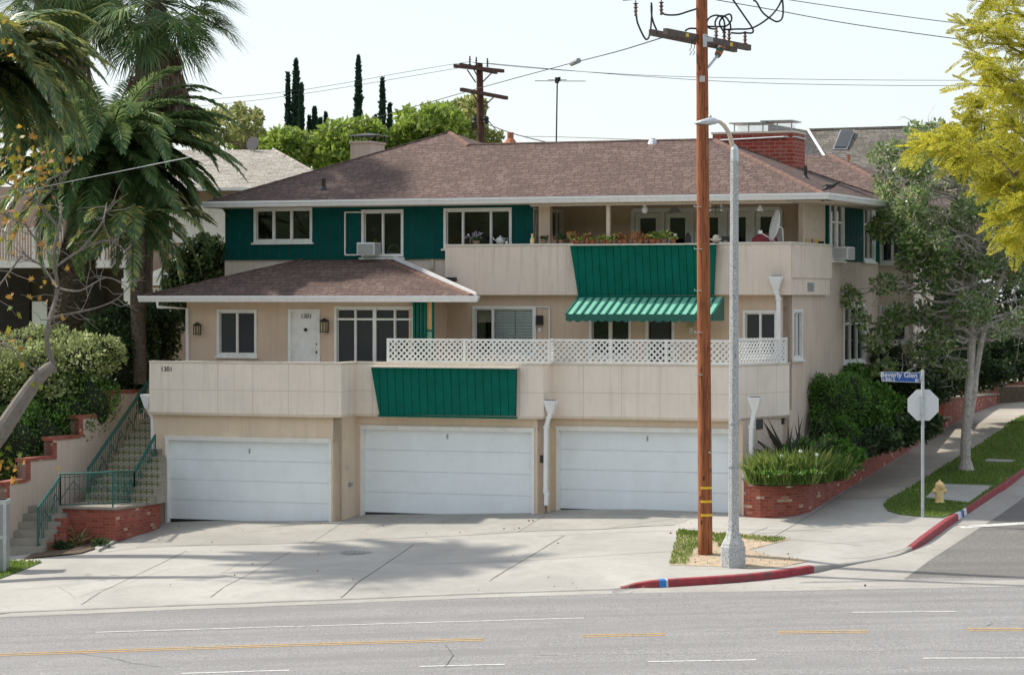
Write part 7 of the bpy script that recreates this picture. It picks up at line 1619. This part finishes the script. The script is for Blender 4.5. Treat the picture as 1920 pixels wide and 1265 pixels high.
bush('broadleaf_tree','light green tree left of the distant pole behind the roof peak',rcl(820,225,YT,50,32,3,16,.25,.6,.9,15)+rcl(775,240,YT,26,36,2,7,.4,.7,1,16)+rcl(745,268,YT,30,12,2,6,.4,.6,.8,17),5500,.26,'lime')
bush('broadleaf_tree','thin pale green tree behind the distant pole',rcl(880,225,YT+6,30,40,2,10,.3,.6,.9,18)+rcl(900,255,YT+6,60,8,2,8,.3,.5,.6,19),2600,.24,'bamb')
bush('bamboo_clump','sparse pale bamboo standing above the left end of the weathered roof',rcl(430,232,YT-6,62,32,3,40,.10,.26,1.1,20),1500,.22,'bamb')
bush('bamboo_clump','thin feathery bamboo right beside the palm fronds',rcl(375,245,YT-6,35,45,3,16,.12,.3,1.1,22),900,.24,'bamb')
shrub('dark_understory','dark glossy foliage mass between the beige side wall and the magnolia trunk',[c(1700,600,79,.9,1.0),c(1750,580,80,1.0,1.1),c(1740,660,79,.9,.8),c(1790,640,82,.9,1.0)],7000,.14,'dleaf','core')
bush('dark_tree','dark tree standing behind the gray roof and the magnolia',rcl(1790,300,100,70,60,3,16,.5,.9,.9,24),5000,.2,'dleaf')
bush('street_tree','leafy shade tree further up the side street behind the magnolia',rcl(1900,470,95,110,150,4,26,.8,1.4,.9,26),9000,.2,'dleaf')
# neighbour house on the left
nb=thing('neighbour_house','peach stucco neighbour house with weathered white roof and white balcony railings behind the palms','house',W(200,650,84))
YN=84
def B2(m,px0,px1,py0,py1,Y,d): p=W(px0,py1,Y); q=W(px1,py0,Y); m.box((p.x,Y,p.z),(q.x,Y+d,q.z)); return m
m=MB(); B2(m,240,700,350,800,YN,.3); B2(m,-60,240,350,500,YN+3,.3); B2(m,-60,245,495,700,YN+3,.25); m.build('wall','nwall',nb)
m=MB(); B2(m,-60,245,505,640,YN+2.8,.15); m.build('porch_shade_sheet','room',nb)  # dark sheet paints the shade under the balcony
m=MB(); B2(m,280,480,385,455,YN-.06,.05); m.build('siding_band','white',nb); 
m=MB(); B2(m,296,327,425,452,YN-.1,.04); m.build('window_frame','white',nb); m=MB(); B2(m,299,323,427,449,YN-.11,.008); m.build('pane','glass',nb)
m=MB(); B2(m,-60,237,489,502,YN-.3,.25); m.build('balcony_fascia','white',nb); m=MB(); B2(m,-60,237,486,490,YN-.2,3.3); m.build('balcony_floor','soffit',nb)
m=MB(); B2(m,-60,237,428,430,YN-.2,.06); 
px=-60
while px<237: B2(m,px,px+1.2,430,487,YN-.19,.03); px+=5.2
for px in (-10,60,163,190,232): B2(m,px,px+4,425,488,YN-.22,.08)
m.build('railing','white',nb)
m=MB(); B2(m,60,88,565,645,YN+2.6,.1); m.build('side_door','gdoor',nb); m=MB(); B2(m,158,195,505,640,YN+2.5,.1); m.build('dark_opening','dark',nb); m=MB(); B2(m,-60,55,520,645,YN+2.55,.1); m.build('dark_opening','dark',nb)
m=MB(); B2(m,232,246,505,640,YN-.3,.3); B2(m,228,250,522,540,YN-.35,.4); m.build('porch_column','white',nb)
m=MB(); B2(m,268,272,535,660,YN-.5,.06); B2(m,305,309,535,660,YN-.5,.06); B2(m,262,315,520,535,YN-.55,.2)
for y in range(540,660,14): B2(m,272,305,y,y+2,YN-.49,.03)
for x in (280,288,296): B2(m,x,x+2,540,660,YN-.48,.03)
m.add([W(246,535,YN-.3),W(262,520,YN-.3),W(300,503,YN-.3),W(315,503,YN-.3),W(315,535,YN-.3)],[(0,1,2,3,4)]); m.build('porch_lattice','white',nb)
yr=88; e0=W(330,352,YN-.8); e1=W(640,352,YN-.8); r0_=W(330,281,YN+5.4); r1_=W(512,281,YN+5.4)
m=MB(); m.slab([(e0.x-3,e0.y,e0.z),e1,r1_,(r0_.x-3,r0_.y,r0_.z)],(0,0,-.12)); m.slab([e1,(e1.x,YN+11,e1.z),r1_],(0,0,-.12)); m.build('roof','shinw',nb,uv='roof')
m=MB(); B2(m,200,630,352,357,YN-.95,.12); m.build('fascia','gutter',nb)
m=MB(); m.tube([r1_,e1],.07,5); m.build('ridge_cap','shinw',nb,uv='roof')
d_=W(477,271,YN+5.2); m=MB(); m.lathe([(.0,0),(.12,.01),(.2,.04),(.24,.09)],16,d_,(-.5,-.8,.3)); m.tube([d_,d_-Vector((0,0,.2))],.02,6); tag(m.build('satellite_dish','black'),'grey satellite dish on the ridge of the weathered white roof','satellite dish')
# neighbour house on the right behind: gray shingle roof with skylight
nr=thing('gray_roof_house','house behind with steep gray shingle roof and a skylight','house',W(1600,500,95))
YR=95; A0=W(1515,245,YR+5); A1=W(1760,238,YR+5); B0=W(1556,310,YR+1); B1=W(1800,345,YR-1)
m=MB(); m.slab([A0,A1,B1,W(1580,345,YR-1)],(0,0,-.15)); m.build('roof','shing',nr,uv='roof')
m=MB(); m.slab([A0,W(1580,345,YR-1),W(1440,330,YR+2),W(1440,232,YR+6.5)],(0,.0,-.15)); m.build('side_roof','shingd',nr,uv='roof')
m=MB(); m.tube([A0+Vector((0,-.05,.02)),W(1577,343,YR-1.1)],.05,5); m.build('valley_flashing','white',nr)
m=MB(); m.tube([A0,A1],.08,6); m.build('ridge_cap','shing',nr,uv='roof')
m=MB(); B2(m,1500,1830,335,600,YR-.5,.3); m.build('wall','nwall',nr)
f=lambda x,y: W(x,y,YR+5-4.6*(y-244)/90-.12)
m=MB(); m.slab([f(1575,250),f(1602,250),f(1588,286),f(1561,286)],(0,-.05,.12)); o=m.build('skylight','grey',nr); m=MB(); m.slab([f(1577,252.5),f(1599,252.5),f(1586,284),f(1564,284)],(0,-.07,.16)); m.build('pane','screen',nr)
# dark pole stubs on ridge
m=MB(); m.tube([W(1591,290,84),W(1591,303,84)],.05,6)
tag(m.build('roof_vent_pipe','terra'),'small rusty vent pipe in front of the skylight roof','vent pipe')
